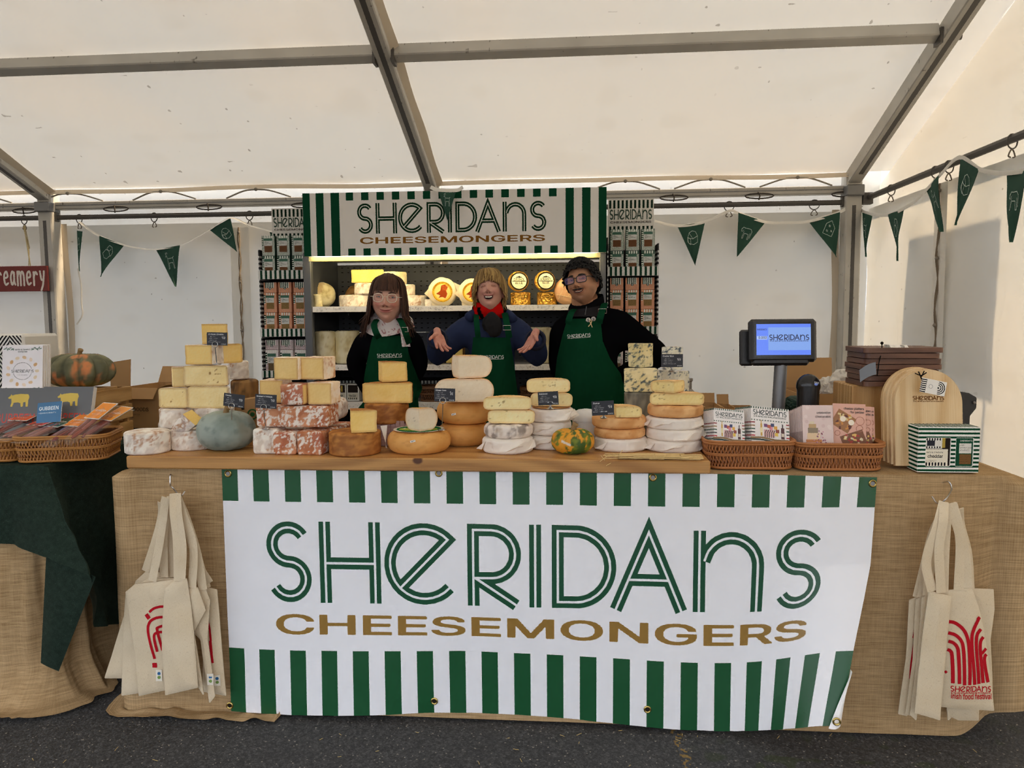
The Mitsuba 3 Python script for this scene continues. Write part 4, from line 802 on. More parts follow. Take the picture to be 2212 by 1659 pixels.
# --- E: soft washed rind cheeses
E1 = wrapped('paper wrapped cheese at the bottom of the front soft cheese stack', 1040, 1153, 951, 984, Yb(1097, 984), z=ZB, ear=(195, 290, 335))
E2 = wheel('grey wrinkled cheese disc on the wrapped one', 1044, 1151, 919, 949, E1[1][1]-E1[2]+.005, 'soft', r_grey, z=E1[3]+.001, rough=.006)
E3 = half('half washed rind cheese directly on the grey disc', 1053, 1154, 888, 916, 2.88, 'soft', r_thin, P_GUB, z=E2[3]+.003, turn=-2)
E4 = half('half washed rind cheese at the top of the front soft stack', 1045, 1147, 859, 886, 2.88, 'soft', r_thin, P_GUB, z=E3[3]+.003, turn=2)
E5 = wrapped('paper wrapped cheese at the bottom behind the gourd', 1140, 1236, 944, 974, Yb(1190, 974), z=ZB, ear=(205, 250))
E6 = wrapped('paper wrapped cheese in the middle behind the gourd', 1142, 1235, 916, 944, E5[1][1]-E5[2], z=E5[3]+.002, ear=(200, 250))
E7 = wrapped('cheese with its paper opened, carrying the chrome tag holder', 1142, 1240, 887, 915, E5[1][1]-E5[2]-.005, z=E6[3]+.002, ear=(300, 330, 350))
pr_ = E7; m = lathe([(0, 0), (E7[2]*.86, .0), (E7[2]*.86, .001)], 40); part(E7[0], 'bare_rind', mv(m, E7[1]+V(0, 0, E7[3]-E7[1][2]+.004)), 'mat_waxy', smooth=True, color=r_orange(m.vertices+3, 4))
E8 = half('half washed rind cheese behind the tag on chrome feet', 1146, 1237, 856, 884, 2.99, 'soft', r_thin, P_GUB, z=E7[3]+.008, turn=-2)
E9 = half('half washed rind cheese at the top, tilted slightly', 1138, 1232, 825, 854, 3.0, 'soft', r_thin, P_GUB, z=E8[3]+.003, turn=3)
# --- G: orange discs
G1 = wrapped('paper wrapped cheese under the two orange discs', 1283, 1397, 951, 979, Yb(1340, 979), z=ZB, ear=(215, 345))
G2 = wheel('lower orange cheese disc of the pair', 1283, 1394, 932, 953, G1[1][1]-G1[2]+.005, 'soft', r_orange, z=G1[3]+.001)
G3 = wheel('upper orange cheese disc carrying a cut wedge', 1278, 1394, 906, 931, G1[1][1]-G1[2]+.002, 'soft', r_orange, z=G2[3]+.001)
G4 = quarter('cut wedge of pale cheese on the upper orange disc', 1328, 1331, 1387, 880, 904, G3[1][1]-.10, 'soft', r_thin, P_DUR, z=G3[3]+.002)
# --- H: right end stack
H1 = wrapped('lowest paper wrapped cheese at the right end of the board', 1395, 1517, 956, 981, Yb(1456, 981), z=ZB, ear=(200, 260, 340))
H2 = wrapped('middle paper wrapped cheese at the right end of the board', 1396, 1519, 932, 956, H1[1][1]-H1[2], z=H1[3]+.001, ear=(280, 350))
H3 = wrapped('top paper wrapped cheese at the right end of the board', 1395, 1515, 909, 933, H1[1][1]-H1[2]+.005, z=H2[3]+.001, ear=(190, 240, 320))
H4 = wheel('orange cheese disc above three wrapped ones', 1399, 1518, 887, 913, H1[1][1]-H1[2]+.01, 'soft', r_orange, z=H3[3]+.003)
H5 = half('half pale cheese on the orange disc at the right end', 1404, 1521, 861, 887, 2.92, 'soft', r_thin, P_DUR, z=H4[3]+.003, turn=-3)
H6 = quarter('cut pale cheese piece on top of the right end stack', 1410, 1456, 1484, 835, 860, 2.90, 'soft', r_thin, P_DUR, z=H5[3]+.002)
# --- I: blue cheeses at the back
I1 = wheel('tall grey rinded blue cheese under two cut blue pieces', 1349, 1412, 848, 935, 3.14, 'sharp', r_stone, z=ZB, H=at(1380, 848, 3.14)[2]-ZB)
I2 = half('half blue cheese on the grey drum', 1347, 1418, 797, 848, 3.15, 'sharp', r_stone, P_BLUE, z=I1[3]+.002, turn=-3)
I3 = quarter('quarter of blue cheese on top of the grey drum', 1359, 1385, 1412, 745, 796, 3.17, 'sharp', r_pale, P_BLUE, z=I2[3]+.002)
I5 = wheel('white blue veined wheel at the back right', 1415, 1497, 860, 935, 3.20, 'sharp', r_pale, z=ZB, H=at(1455, 860, 3.20)[2]-ZB)
I6 = quarter('white blue veined quarter with a broad face under the chrome holder', 1432, 1465, 1492, 804, 858, 3.22, 'sharp', r_white, P_BLUEW, z=I5[3]+.002)
I7 = quarter('white blue veined piece at the left behind the broad quarter', 1416, 1420, 1448, 803, 858, 3.27, 'sharp', r_white, P_BLUEW, z=I5[3]+.002)
I8 = half('white blue veined half behind the uppermost right tag', 1430, 1474, 754, 803, 3.28, 'sharp', r_white, P_BLUEW, z=max(I6[3], I7[3])+.002)
k = thing('milk_can', 'small grey metal can behind the right end stack', 'can'); w_, h_, a_ = bits(1489, 1504, 815, 870, 3.30)
put(k, mv(lathe([(0, 0), (.034, 0), (.036, .01), (.036, .16), (.030, .19), (.016, .205), (.016, .235), (.020, .24), (.020, .25), (0, .25)], 24), V(a_[0]-.015, 3.34, ZB)), M('#8a857d', .4, .7), smooth=30)
k = thing('cake_dome', 'white plastic tub with a domed lid behind the gourd', 'tub'); w_, h_, a_ = bits(1236, 1296, 889, 955, 3.12)
part(k, 'tub', mv(lathe([(0, 0), (w_*.47, 0), (w_*.5, .01), (w_*.5, .085), (w_*.49, .09), (0, .09)], 32), V(a_[0], 3.12+w_/2, ZB)), M('#d9d9d6', .35), smooth=30)
part(k, 'lid', mv(lathe([(w_*.53, .09), (w_*.53, .103), (w_*.5, .112), (w_*.44, .124), (w_*.28, .133), (0, .138)], 32), V(a_[0], 3.12+w_/2, ZB)), M('#dededb', .3), smooth=40)
# ================================================================ TAGS, PUMPKINS, STRAW, BASKETS, GOODS
BLACK = '#1b1e26'
def animal(pr, x, y, s, col, kind='cow', w=.0011):   # a little line drawing
    L = {'cow': [[(0, .5), (.12, .62), (.3, .6), (.8, .62), (.95, .5), (.9, .1)], [(.1, .6), (.02, .42), (.12, .36), (.22, .48)], [(.28, .4), (.27, 0), (.36, 0), (.37, .3), (.7, .3), (.72, 0), (.8, 0), (.83, .4)]],
         'goat': [[(.05, .75), (.2, .8), (.28, .62), (.85, .62), (.95, .7)], [(.2, .8), (.12, .95), (.28, 1.), (.34, .88)], [(.28, .6), (.25, 0), (.34, 0), (.38, .35), (.75, .35), (.78, 0), (.86, 0), (.86, .6)]],
         'wheel': [[(.05, .5), (.1, .2), (.5, .08), (.9, .2), (.95, .55), (.8, .8), (.5, .88), (.2, .78), (.05, .5), (.5, .42), (.95, .55)], [(.5, .42), (.2, .78)], [(.0, .3), (.25, .1), (.3, .4), (.05, .55), (0, .3)]],
         'swiss': [[(.0, .45), (.5, .9), (.95, .95), (1, .5), (.55, .1), (.0, .45)], [(.3, .5), (.36, .56), (.42, .5), (.36, .44), (.3, .5)], [(.6, .7), (.66, .76), (.72, .7), (.66, .64), (.6, .7)], [(.6, .4), (.65, .45), (.7, .4), (.65, .35), (.6, .4)]],
         'rounds': [[(.0, .35), (.25, .65), (.6, .6), (.8, .35), (.55, .1), (.2, .1), (0, .35)], [(.35, .75), (.5, .95), (.8, .9), (.98, .6), (.85, .3)], [(.35, .7), (.6, .6), (.75, .75)]]}[kind]
    for p in L: pr.add(LineString([(x+a*s, y+b*s) for a, b in p]).buffer(w/2), col, lift=3)
def tag(label, name, x0, x1, y0, y1, Y, kind='cow', holder='ring', foot=None, tilt=0., price='€32.50', yaw=0):
    w, h, a = bits(x0, x1, y0, y1, Y); k = thing('price_tag', label, 'tag', 'black price tags among the cheeses')
    t = math.radians(tilt); U, Vv = V(math.cos(t), math.sin(math.radians(yaw)), math.sin(t)), V(-math.sin(t), 0, math.cos(t)); O = a-U*w/2
    f = plane(O, U, Vv); m = box(0, w, 0, h, -.0012, .0); v = f(m.vertices[:, 0], m.vertices[:, 1], m.vertices[:, 2]); m = TM(v, m.faces[:, ::-1] if 0 else m.faces)
    part(k, 'card', m, M(BLACK, .45), smooth=False)
    pr = Print().add(text(name, h*.105, True, x=w*.07, y=h*.80), '#d8d8da')
    for j, (l1, l2) in enumerate((('MILK', 'Cow' if kind != 'goat' else 'Goat'), ('RENNET', 'Traditional'), ('ORIGIN', 'Co. Cork'), ('PRODUCER', 'Family dairy farm'))):
        y = h*(.64-.135*j); pr.add(text(l1, h*.045, True, x=w*.27, y=y, align='r'), '#c9c9cc'); pr.add(text(l2, h*.055, x=w*.31, y=y), '#c9c9cc')
    pr.add(text(price, h*.075, True, x=w*.95, y=h*.07, align='r'), '#d8d8da'); animal(pr, w*.74, h*.50, h*.27, '#c9c9cc', kind, .0012)
    pr.on(k, f, 'lettering', label='white lettering and animal drawing', step=.0003)
    if holder == 'ring':
        c = O+U*w*.42+Vv*h*.06+V(0, -.004, 0); ft = V(*foot)
        g = np.linspace(0, 2*np.pi, 15)[:-1]
        part(k, 'ring_holder', [tube([c+.0115*(math.cos(q)*V(1, 0, 0)+math.sin(q)*V(0, 0, 1)) for q in g], .0016, 6, closed=True), tube([c+V(0, .001, -.0115), ft], .0016, 6), mv(lathe([(0, 0), (.016, 0), (.016, .003), (.003, .006), (0, .006)], 16), ft)], CHROME)
    else:
        ft = V(*foot)
        part(k, 'clip_stand', [mv(lathe([(0, 0), (.013, 0), (.014, .003), (.010, .006), (.004, .009), (.003, .013), (.006, .015), (.006, .018), (.003, .020), (.003, .024), (0, .025)], 20), ft)]+[mv(lathe([(0, 0), (.003, .001), (.005, .005), (.0035, .009), (0, .011)], 14), ft+V(s*.008, -.006, .022)) for s in (-1, 1)]+[box(ft[0]-.012, ft[0]+.012, ft[1]-.008, ft[1]-.004, ft[2]+.021, ft[2]+.025)], CHROME, smooth=50)
tag('black tag naming the cheddar at the top of the tall stack', '15 Fields Cheddar', 447, 491, 718, 746, 2.935, holder='ring', foot=(at(466, 790, 2.935)[0], 2.945, A9[3]+.006), tilt=-1.5)
tag('black tag tilted in front of the half tomme and above the grey squash', 'Coolea', 482, 527, 851, 879, 2.84, foot=(at(502, 905, 2.88)[0], 2.87, A2[3]), tilt=-7, price='€35.00')
tag('black tag in front of the pink mouldy loaf', "Booker's Vintage", 551, 597, 852, 882, 2.79, foot=(at(571, 931, 2.8)[0], 2.815, zB*0+max(B1[3], B2[3])+.001), tilt=-3)
tag('black tag with a goat drawing before the white half goat cheese', 'Killeen Goat', 938, 983, 839, 867, 2.86, 'goat', foot=(at(952, 913, 2.86)[0], 2.885, D1[3]+.006), tilt=-1, price='€42.50')
tag('black tag on chrome feet in front of the halves left of the gourd', 'Gubbeen', 1163, 1207, 846, 875, 2.905, holder='clip', foot=(at(1189, 888, 2.92)[0], 2.915, E7[3]+.006), tilt=3)
tag('black tag lying back on the orange disc before the green apron', 'Durrus', 1279, 1327, 866, 897, 2.875, holder='clip', foot=(at(1304, 907, 2.9)[0], 2.885, G3[3]+.002), tilt=3, price='€39.50')
tag('uppermost black tag on chrome feet on the white blue veined piece', 'Crozier Blue', 1428, 1475, 765, 793, 3.205, holder='clip', foot=(at(1453, 805, 3.21)[0], 3.245, I6[3]+.001), tilt=0, price='€39.50')
# ---- squashes
def squash(name, label, cat_, x0, x1, yt, yb, Y, z, ribs, depth, col, flat=.0, stem=True, seed=0, rz=0, bumps=.004, dip=.12, tilt=0):
    w, h, a = bits(x0, x1, yt, yb, Y); R = w/2; c = V(at((x0+x1)/2, yb, Y+R*.9)[0], Y+R*.9, z)
    def fn(u, v):
        th, ph = u*2*np.pi, (v-.5)*np.pi
        rr = np.abs(np.cos(ph))**.72; zz = np.sin(ph); zz = np.sign(zz)*np.abs(zz)**.9-dip*np.exp(-(rr/.30)**2)*np.sign(zz)
        rib = 1-depth*np.abs(np.cos(th*ribs/2+seed))**6*np.clip(rr*1.5, 0, 1)
        p = np.stack([R*rr*rib*np.cos(th), R*.95*rr*rib*np.sin(th), h/2*zz*(1+.4*(rib-1))], -1)
        return p*(1+(ns(p, 9, seed, 2)-.5)[..., None]*.10)+bumps*(ns(p, 40, seed+2)-.5)[..., None]*p/np.maximum(np.linalg.norm(p, axis=-1, keepdims=True), .02)
    m = gridf(fn, 120, 64); v = m.vertices; k = thing(name, label, cat_)
    m2 = mv(m, rz=rz, rx=tilt); part(k, 'skin', mv(m2, c+V(0, 0, -m2.vertices[:, 2].min())), 'mat_waxy', smooth=True, color=col(v, m.metadata['uv'][:, 0]*ribs+seed*ribs/(2*np.pi)/2*2*0, v[:, 2]/h))
    if stem:
        zt = (1-2*0)*h*(1-dip*.5)-.012; part(k, 'stem', mv(tube(bez((0, 0, 0), (.004, -.003, .02), (.012, -.006, .034), n=4), [.016, .012, .011, .011, .010, .010, .011, .012, .012][:9], 9), c+V(0, -.01*0, zt-m2.vertices[:, 2].min()*0)), 'mat_waxy', smooth=True, color=np.tile(_hex('#8a6f48'), (9*9+2, 1)))
    return k
def c_grey(v, t, z): return over(over(mixc('#77847c', '#98a39a', st(.3, .65, ns(v, 12, 3))), '#5f6c66', .5*st(.55, .7, ns(v, 30, 5))), '#b3a487', .25*st(.6, .7, ns(v, 8, 9)))
squash('grey_squash', 'large blue grey squash with a dent sitting on the board', 'squash', 431, 552, 893, 981, Yb(492, 981), ZB, 5, .06, c_grey, seed=2, dip=.10, rz=20)
def c_gourd(v, t, z):
    c = over(mixc('#3f5a24', '#6f7a26', st(.4, .6, ns(v, 30, 2))), '#d9962a', .95*st(.50, .56, .5*ns(v*[1, 1, .6], 60, 4)+.5*ns(v, 22, 6)))
    return over(over(c, '#d98a2b', .9*st(.54, .62, ns(v, 8, 7))), '#d9d4c4', .9*((np.abs(v[:, 0]+.024) < .018)*(np.abs(v[:, 2]-.002+.4*(v[:, 0]+.024)) < .0045)*(v[:, 1] < 0)))
squash('gourd', 'small mottled orange and green gourd at the front of the board', 'gourd', 1190, 1285, 930, 986, Yb(1238, 986), ZB, 10, .05, c_gourd, seed=1, dip=.12)
# ---- straw bundle on the front edge of the board
k = thing('straw_bundle', 'flat bundle of dry straw tied with thread on the front edge of the board', 'straw')
q0, q1 = at(1300, 988, 2.775), at(1518, 990, 2.775); st_ = []
for i in range(70):
    a, b = sorted(rng.uniform(0, 1, 2)); b = min(1., max(b, a+.45)); y = 2.775+rng.uniform(-.016, .034); zz = ZB+.003+rng.uniform(0, .011); s = rng.uniform(-.006, .006)
    A_, B_ = V(q0[0]+(q1[0]-q0[0])*a, y, zz), V(q0[0]+(q1[0]-q0[0])*b, y+s*2, zz+rng.uniform(-.002, .004)); st_.append(tube([A_, (A_+B_)/2+V(0, 0, .002), B_], rng.uniform(.0014, .0025), 5))
for a, b in (((1312, 985), (1296, 997)), ((1345, 972), (1336, 985)), ((1320, 1000), (1309, 1006)), ((1298, 984), (1306, 994))): st_.append(tube([at(*a, 2.752), at(*b, 2.750)], .0013, 5))
part(k, 'straws', st_, M('#cdb077', .6), kind='stuff')
for px in (1337, 1415, 1470):
    x = at(px, 988, 2.775)[0]; part(k, 'tie', tube([V(x+.002*math.cos(t), 2.784+.028*math.cos(t), ZB+.009+.0085*math.sin(t)) for t in np.linspace(0, 2*np.pi, 13)[:-1]], .0009, 5, closed=True), M('#a89468'))
# ---- wicker baskets
def basket(label, C, w, d, h, rz=0, col=('#a3693a', '#87522a')):
    k = thing('wicker_basket', label, 'basket'); C = V(*C); P = lambda m: mv(m, C, rz=rz); fl_ = .16
    def per(t, z, o=0.):                        # rounded rectangle outline by arc length, wider towards the rim
        t = np.asarray(t, float) % 1.; kx = w/2*(1-fl_*.5*(1-z/h))+o; ky = d/2*(1-fl_*.5*(1-z/h))+o; r = .055; a_, b_ = 2*(kx-r), 2*(ky-r); q_ = np.pi*r/2
        S = t*(2*a_+2*b_+4*q_); out = np.zeros(t.shape+(3,)); out[..., 2] = z; e = np.cumsum([a_, q_, b_, q_, a_, q_, b_, q_]); i = np.searchsorted(e, S, side='right').clip(0, 7); l = S-np.r_[0, e][i]
        cx, cy = np.array([0, kx-r, 0, kx-r, 0, r-kx, 0, r-kx])[i], np.array([0, r-ky, 0, ky-r, 0, ky-r, 0, r-ky])[i]; th = np.array([0, -np.pi/2, 0, 0, 0, np.pi/2, 0, np.pi])[i]+l/r
        sx_, sy_ = np.array([l-a_/2, 0*l+kx, a_/2-l, 0*l-kx]), np.array([0*l-ky, l-b_/2, 0*l+ky, b_/2-l]); j = i//2; odd = i % 2 == 1
        out[..., 0] = np.where(odd, cx+r*np.cos(th), np.choose(j, sx_)); out[..., 1] = np.where(odd, cy+r*np.sin(th), np.choose(j, sy_)); return out
    N = 2*int((w+d)*2*.9/.0130); ts = np.arange(N)/N
    def ringm(z, r, o=0., tw=0): return tube([p for p in per(np.linspace(0, 1, 161)[:-1], z, o)], r, 6, closed=True)
    part(k, 'floor', P(TM(np.vstack([per(np.linspace(0, 1, 61)[:-1], .006), [[0, 0, .006]]]), [[i, (i+1) % 60, 60] for i in range(60)])), M(col[1], .6))
    for half_, cc in ((0, col[0]), (1, col[1])):
        ms = []
        for i in range(half_, N, 2):
            t = ts[i]; ph = .6*math.sin(i*2.1); zs = np.linspace(0, h*.97, 9)
            pts = [per(np.array([t+.0016*math.sin(z/h*9+ph)]), z, .0025*math.sin(z/h*18.8+(i % 2)*np.pi))[0] for z in zs]; ms.append(tube(pts, .0033, 5, cap=False))
        part(k, 'stakes', P(cat(ms)), M(cc, .5), kind='stuff')
    part(k, 'lining', P(gridf(lambda u, v: np.stack([per(u[:, j], float(v[0, j])*h*.95+.003, -.006) for j in range(u.shape[1])], 1), 80, 4)), M('#5f3716', .7), smooth=True)
    for z, r, o in ((h, .0055, .002), (h-.008, .0045, .004), (h-.004, .0045, -.003), (h*.55, .0034, .004), (h*.50, .0034, .004), (.004, .005, .003)):
        part(k, 'band', P(ringm(z, r, o)), M(col[0], .45))
    return k
WK = [at(1624, 1006, 2.86), at(1820, 1010, 2.85)]
def bask(label, x0, x1, y0, y1, Y, d, zt, rz=0, **kw):
    w, h, a = bits(x0, x1, y0, y1, Y); basket(label, (a[0], Y+d/2, zt+.006), w, d, h, rz, **kw); return a[0], Y+d/2, w
RB1 = bask('brown wicker basket full of striped magazines', 1527, 1722, 946, 1005, 2.84, .24, ZT)
RB2 = bask('brown wicker basket full of recipe booklets', 1722, 1917, 952, 1009, 2.83, .24, ZT)
# ---- magazines standing in the baskets
def booklet(name, label, cat_, x0, x1, y0, y1, Y, draw, back=.004, lean=14, group=None, skew=0., body='#e6e2dc', th=.003, yaw=0):
    w, h, a = bits(x0, x1, y0, y1, Y); k = thing(name, label, cat_, group); t = math.radians(lean); ya = math.radians(yaw)
    U = V(math.cos(ya), -math.sin(ya), skew); Vv = V(0, math.sin(t), math.cos(t)); Vv = Vv/np.linalg.norm(Vv); O = a-V(w/2, 0, 0); H = h/math.cos(t)
    f = plane(O, U, Vv); Wd = w/math.cos(ya); m = box(0, Wd, 0, H, -th, 0); v = f(m.vertices[:, 0], m.vertices[:, 1], m.vertices[:, 2])
    part(k, 'pages', TM(v, m.faces), M(body, .6), smooth=False)
    if draw: pr = Print(); draw(pr, Wd, H); pr.on(k, f, 'cover', 'mat_printgloss', step=.00022)
    return k
def mag(pr, w, h, full=True):
    pr.add(sbox(0, 0, w, h), '#e9e4e0', lift=1)
    for i in range(16): pr.add(sbox(w*(i/16), h*.955, w*(i/16+.03), h), '#173f2c', lift=2)
    if full:
        logo(pr, w*.06, h*.80, w*.88, '#1c2b26', '#1c2b26', small=True, h=w*.145, gap=.15, ch=.25)
        for i in range(14): pr.add(sbox(w*(i/14), h*.665, w*(i/14+.036), h*.69), '#173f2c', lift=2)
    for i, c in enumerate(('#8a1f24', '#8a6a3c', '#1d4a34', '#222222', '#b3262e', '#1d4a34')): pr.add(sbox(0, h*(.60-.08*i), w*.10, h*(.63-.08*i)), c, lift=2); pr.add(sbox(w*.92, h*(.60-.08*i), w, h*(.63-.08*i)), c, lift=2)
    if not full: return
    pr.add(sbox(w*.24, h*.30, w*.29, h*.60), '#c9a24a', lift=3); pr.add(sbox(w*.255, h*.60, w*.275, h*.68), '#c9a24a', lift=3); pr.add(sbox(w*.23, h*.38, w*.30, h*.5), '#e8dcae', lift=4)
    pr.add(sbox(w*.78, h*.26, w*.87, h*.53), '#4a1f1c', lift=3); pr.add(sbox(w*.81, h*.53, w*.84, h*.62), '#2a1513', lift=3); pr.add(sbox(w*.79, h*.32, w*.86, h*.40), '#d9cdb8', lift=4)
    pr.add(sbox(w*.33, h*.28, w*.62, h*.46), '#d6a7a4', lift=3)
    for i in range(5): pr.add(LineString([(w*(.36+.055*i), h*.28), (w*(.36+.055*i), h*.38), (w*(.40+.055*i), h*.45)]).buffer(.0016), '#5b4640', lift=4)
    for x, y, c in ((.38, .56, '#6b3d6e'), (.47, .54, '#b55a3e'), (.56, .58, '#333b66'), (.64, .52, '#d9a441'), (.69, .44, '#8a3d2c'), (.52, .50, '#d98a9c'), (.66, .36, '#e0c04c')): pr.add(sbox(w*(x-.045), h*(y-.04), w*(x+.045), h*(y+.04)), c, lift=3)
    pr.add(LineString([(0, h*.24), (w*.3, h*.26), (w*.62, h*.22), (w, h*.23)]).buffer(.0035), '#8a6a3c', lift=3); pr.add(LineString([(0, h*.20), (w*.3, h*.21), (w*.62, h*.17), (w, h*.18)]).buffer(.003), '#20382c', lift=3)
    pr.add(sbox(0, 0, w*.28, h*.12), '#b3262e', lift=2); pr.add(sbox(w*.26, h*.02, w*.98, h*.13), '#f2eeea', lift=4); pr.add(text('HAMPERS & GIFTS', h*.055, w=w*.66, x=w*.29, y=h*.045), '#3a3a3a', lift=5)
for grp, (xa, xb, ya, yb, n, xo) in enumerate(((1543, 1610, 883, 966, 9, 22), (1624, 1707, 879, 966, 11, 34))):
    g = 'striped magazines in the left wicker basket'
    for i in range(n, -1, -1):
        Y = 2.895+.011*i; dx = -xo*i/n; dy = 4*i/n
        booklet('magazine', ('front magazine with bottles on its cover, %s of its basket' % ('left' if grp == 0 else 'right')) if i == 0 else 'striped magazine in the %s bunch of its basket, behind the front one' % ('left' if grp == 0 else 'right'), 'magazine', xa+dx, xb+dx, ya+dy, yb, Y, (lambda pr, w, h: mag(pr, w, h, True)) if i == 0 else (lambda pr, w, h: mag(pr, w, h, False)), group=g, skew=-.10, lean=12)
def cake(pr, w, h):
    pr.add(sbox(0, 0, w, h), '#dcc6c1', lift=1)
    for i in range(10):
        x, y = rng.uniform(.05, .95)*w, rng.uniform(.45, .95)*h; pr.add(Point(x, y).buffer(w*.06, 4), '#e3d0cb' if i % 2 else '#d3b9b5', lift=2)
    pr.add(text('celebration', h*.05, True, x=w*.93, y=h*.80, align='r', w=w*.46), '#3c2a28', lift=4); pr.add(text('cheesecakes', h*.05, True, x=w*.93, y=h*.71, align='r', w=w*.50), '#3c2a28', lift=4)
    pr.add(sbox(w*.10, h*.13, w*.62, h*.20), '#c27a3c', lift=3); pr.add(sbox(w*.14, h*.20, w*.56, h*.35), '#e0c39c', lift=3); pr.add(sbox(w*.17, h*.35, w*.50, h*.47), '#8a7a62', lift=4); pr.add(sbox(w*.20, h*.47, w*.44, h*.56), '#b99a6c', lift=5); pr.add(sbox(w*.22, h*.56, w*.38, h*.62), '#d9cbb0', lift=6)
    for i in range(26): pr.add(Point(w*(.5+.25*rng.uniform(-.6, 1)), h*(.22+.2*rng.uniform(-1, 1))).buffer(w*.022, 3), ('#7a2e46', '#8d5a78', '#c98a9c')[i % 3], lift=6)
    pr.add(sbox(0, 0, w, h*.13), '#c49a8c', lift=2)
def platter(pr, w, h):
    pr.add(sbox(0, 0, w, h), '#dba996', lift=1); pr.add(text('cheese platters', h*.05, True, x=w*.95, y=h*.87, align='r', w=w*.62), '#3c2420', lift=6); pr.add(text('for parties', h*.05, True, x=w*.95, y=h*.79, align='r', w=w*.42), '#3c2420', lift=6)
    b = affinity.rotate(sbox(w*.0, h*.42, w*.62, h*.80), -32, origin='center').intersection(sbox(0, 0, w, h)); pr.add(b, '#9c6a3c', lift=2)
    c = affinity.rotate(sbox(w*.25, h*.02, w*.98, h*.36), 20, origin='center').intersection(sbox(0, 0, w, h)); pr.add(c, '#7a4a2c', lift=2)
    for i in range(44):
        top = i % 2; x, y = (w*(.30+.24*rng.uniform(-1, 1)), h*(.60+.17*rng.uniform(-1, 1))) if top else (w*(.62+.3*rng.uniform(-1, 1)), h*(.19+.12*rng.uniform(-1, 1)))
        pr.add(affinity.rotate(sbox(x-w*.05, y-h*.02, x+w*.05, y+h*.02), rng.uniform(0, 180)).intersection(sbox(0, 0, w, h)), ('#e0b865', '#d9c48a', '#a8332c', '#5c2418', '#e8d9b0', '#c9863c')[i % 6], lift=3+i*.05)
    for x, y in ((.30, .66), (.55, .58)): pr.add(Point(w*x, h*y).buffer(w*.09, 8), '#efe3cf', lift=5.5)
    for x, y, r in ((.82, .62, .13), (.8, .45, .10), (.12, .34, .08)): pr.add(LineString([(w*(x+r*math.cos(t)), h*y+w*r*math.sin(t)) for t in np.linspace(0, 6.28, 20)]).buffer(.001).intersection(sbox(0, 0, w, h)), '#a86a58', lift=3)
for i in range(8, -1, -1):
    booklet('recipe_booklet', 'front cake recipe booklet at the left of the right basket' if i == 0 else 'cake recipe booklet standing behind the front one', 'booklet', 1735-3.6*i, 1801-3.6*i, 877+1.5*i, 968, 2.89+.011*i, cake if i == 0 else (lambda pr, w, h: pr.add(sbox(0, 0, w, h), '#a58b84', lift=1).add(sbox(0, h*.4, w*.2, h*.98), '#d9c3be', lift=2)), group='cake booklets in the right wicker basket', lean=10)
for i, (xa, xb, ya) in enumerate(((1853, 1891, 880), (1838, 1885, 879), (1801, 1872, 873))):
    booklet('recipe_booklet', ('rearmost party platter booklet at the right end of its basket', 'party platter booklet in the middle of three', 'front party platter booklet with two laden boards')[i], 'booklet', xa, xb, ya, 968, 2.945-.018*i, platter, lean=9, skew=-.03+.0*i)
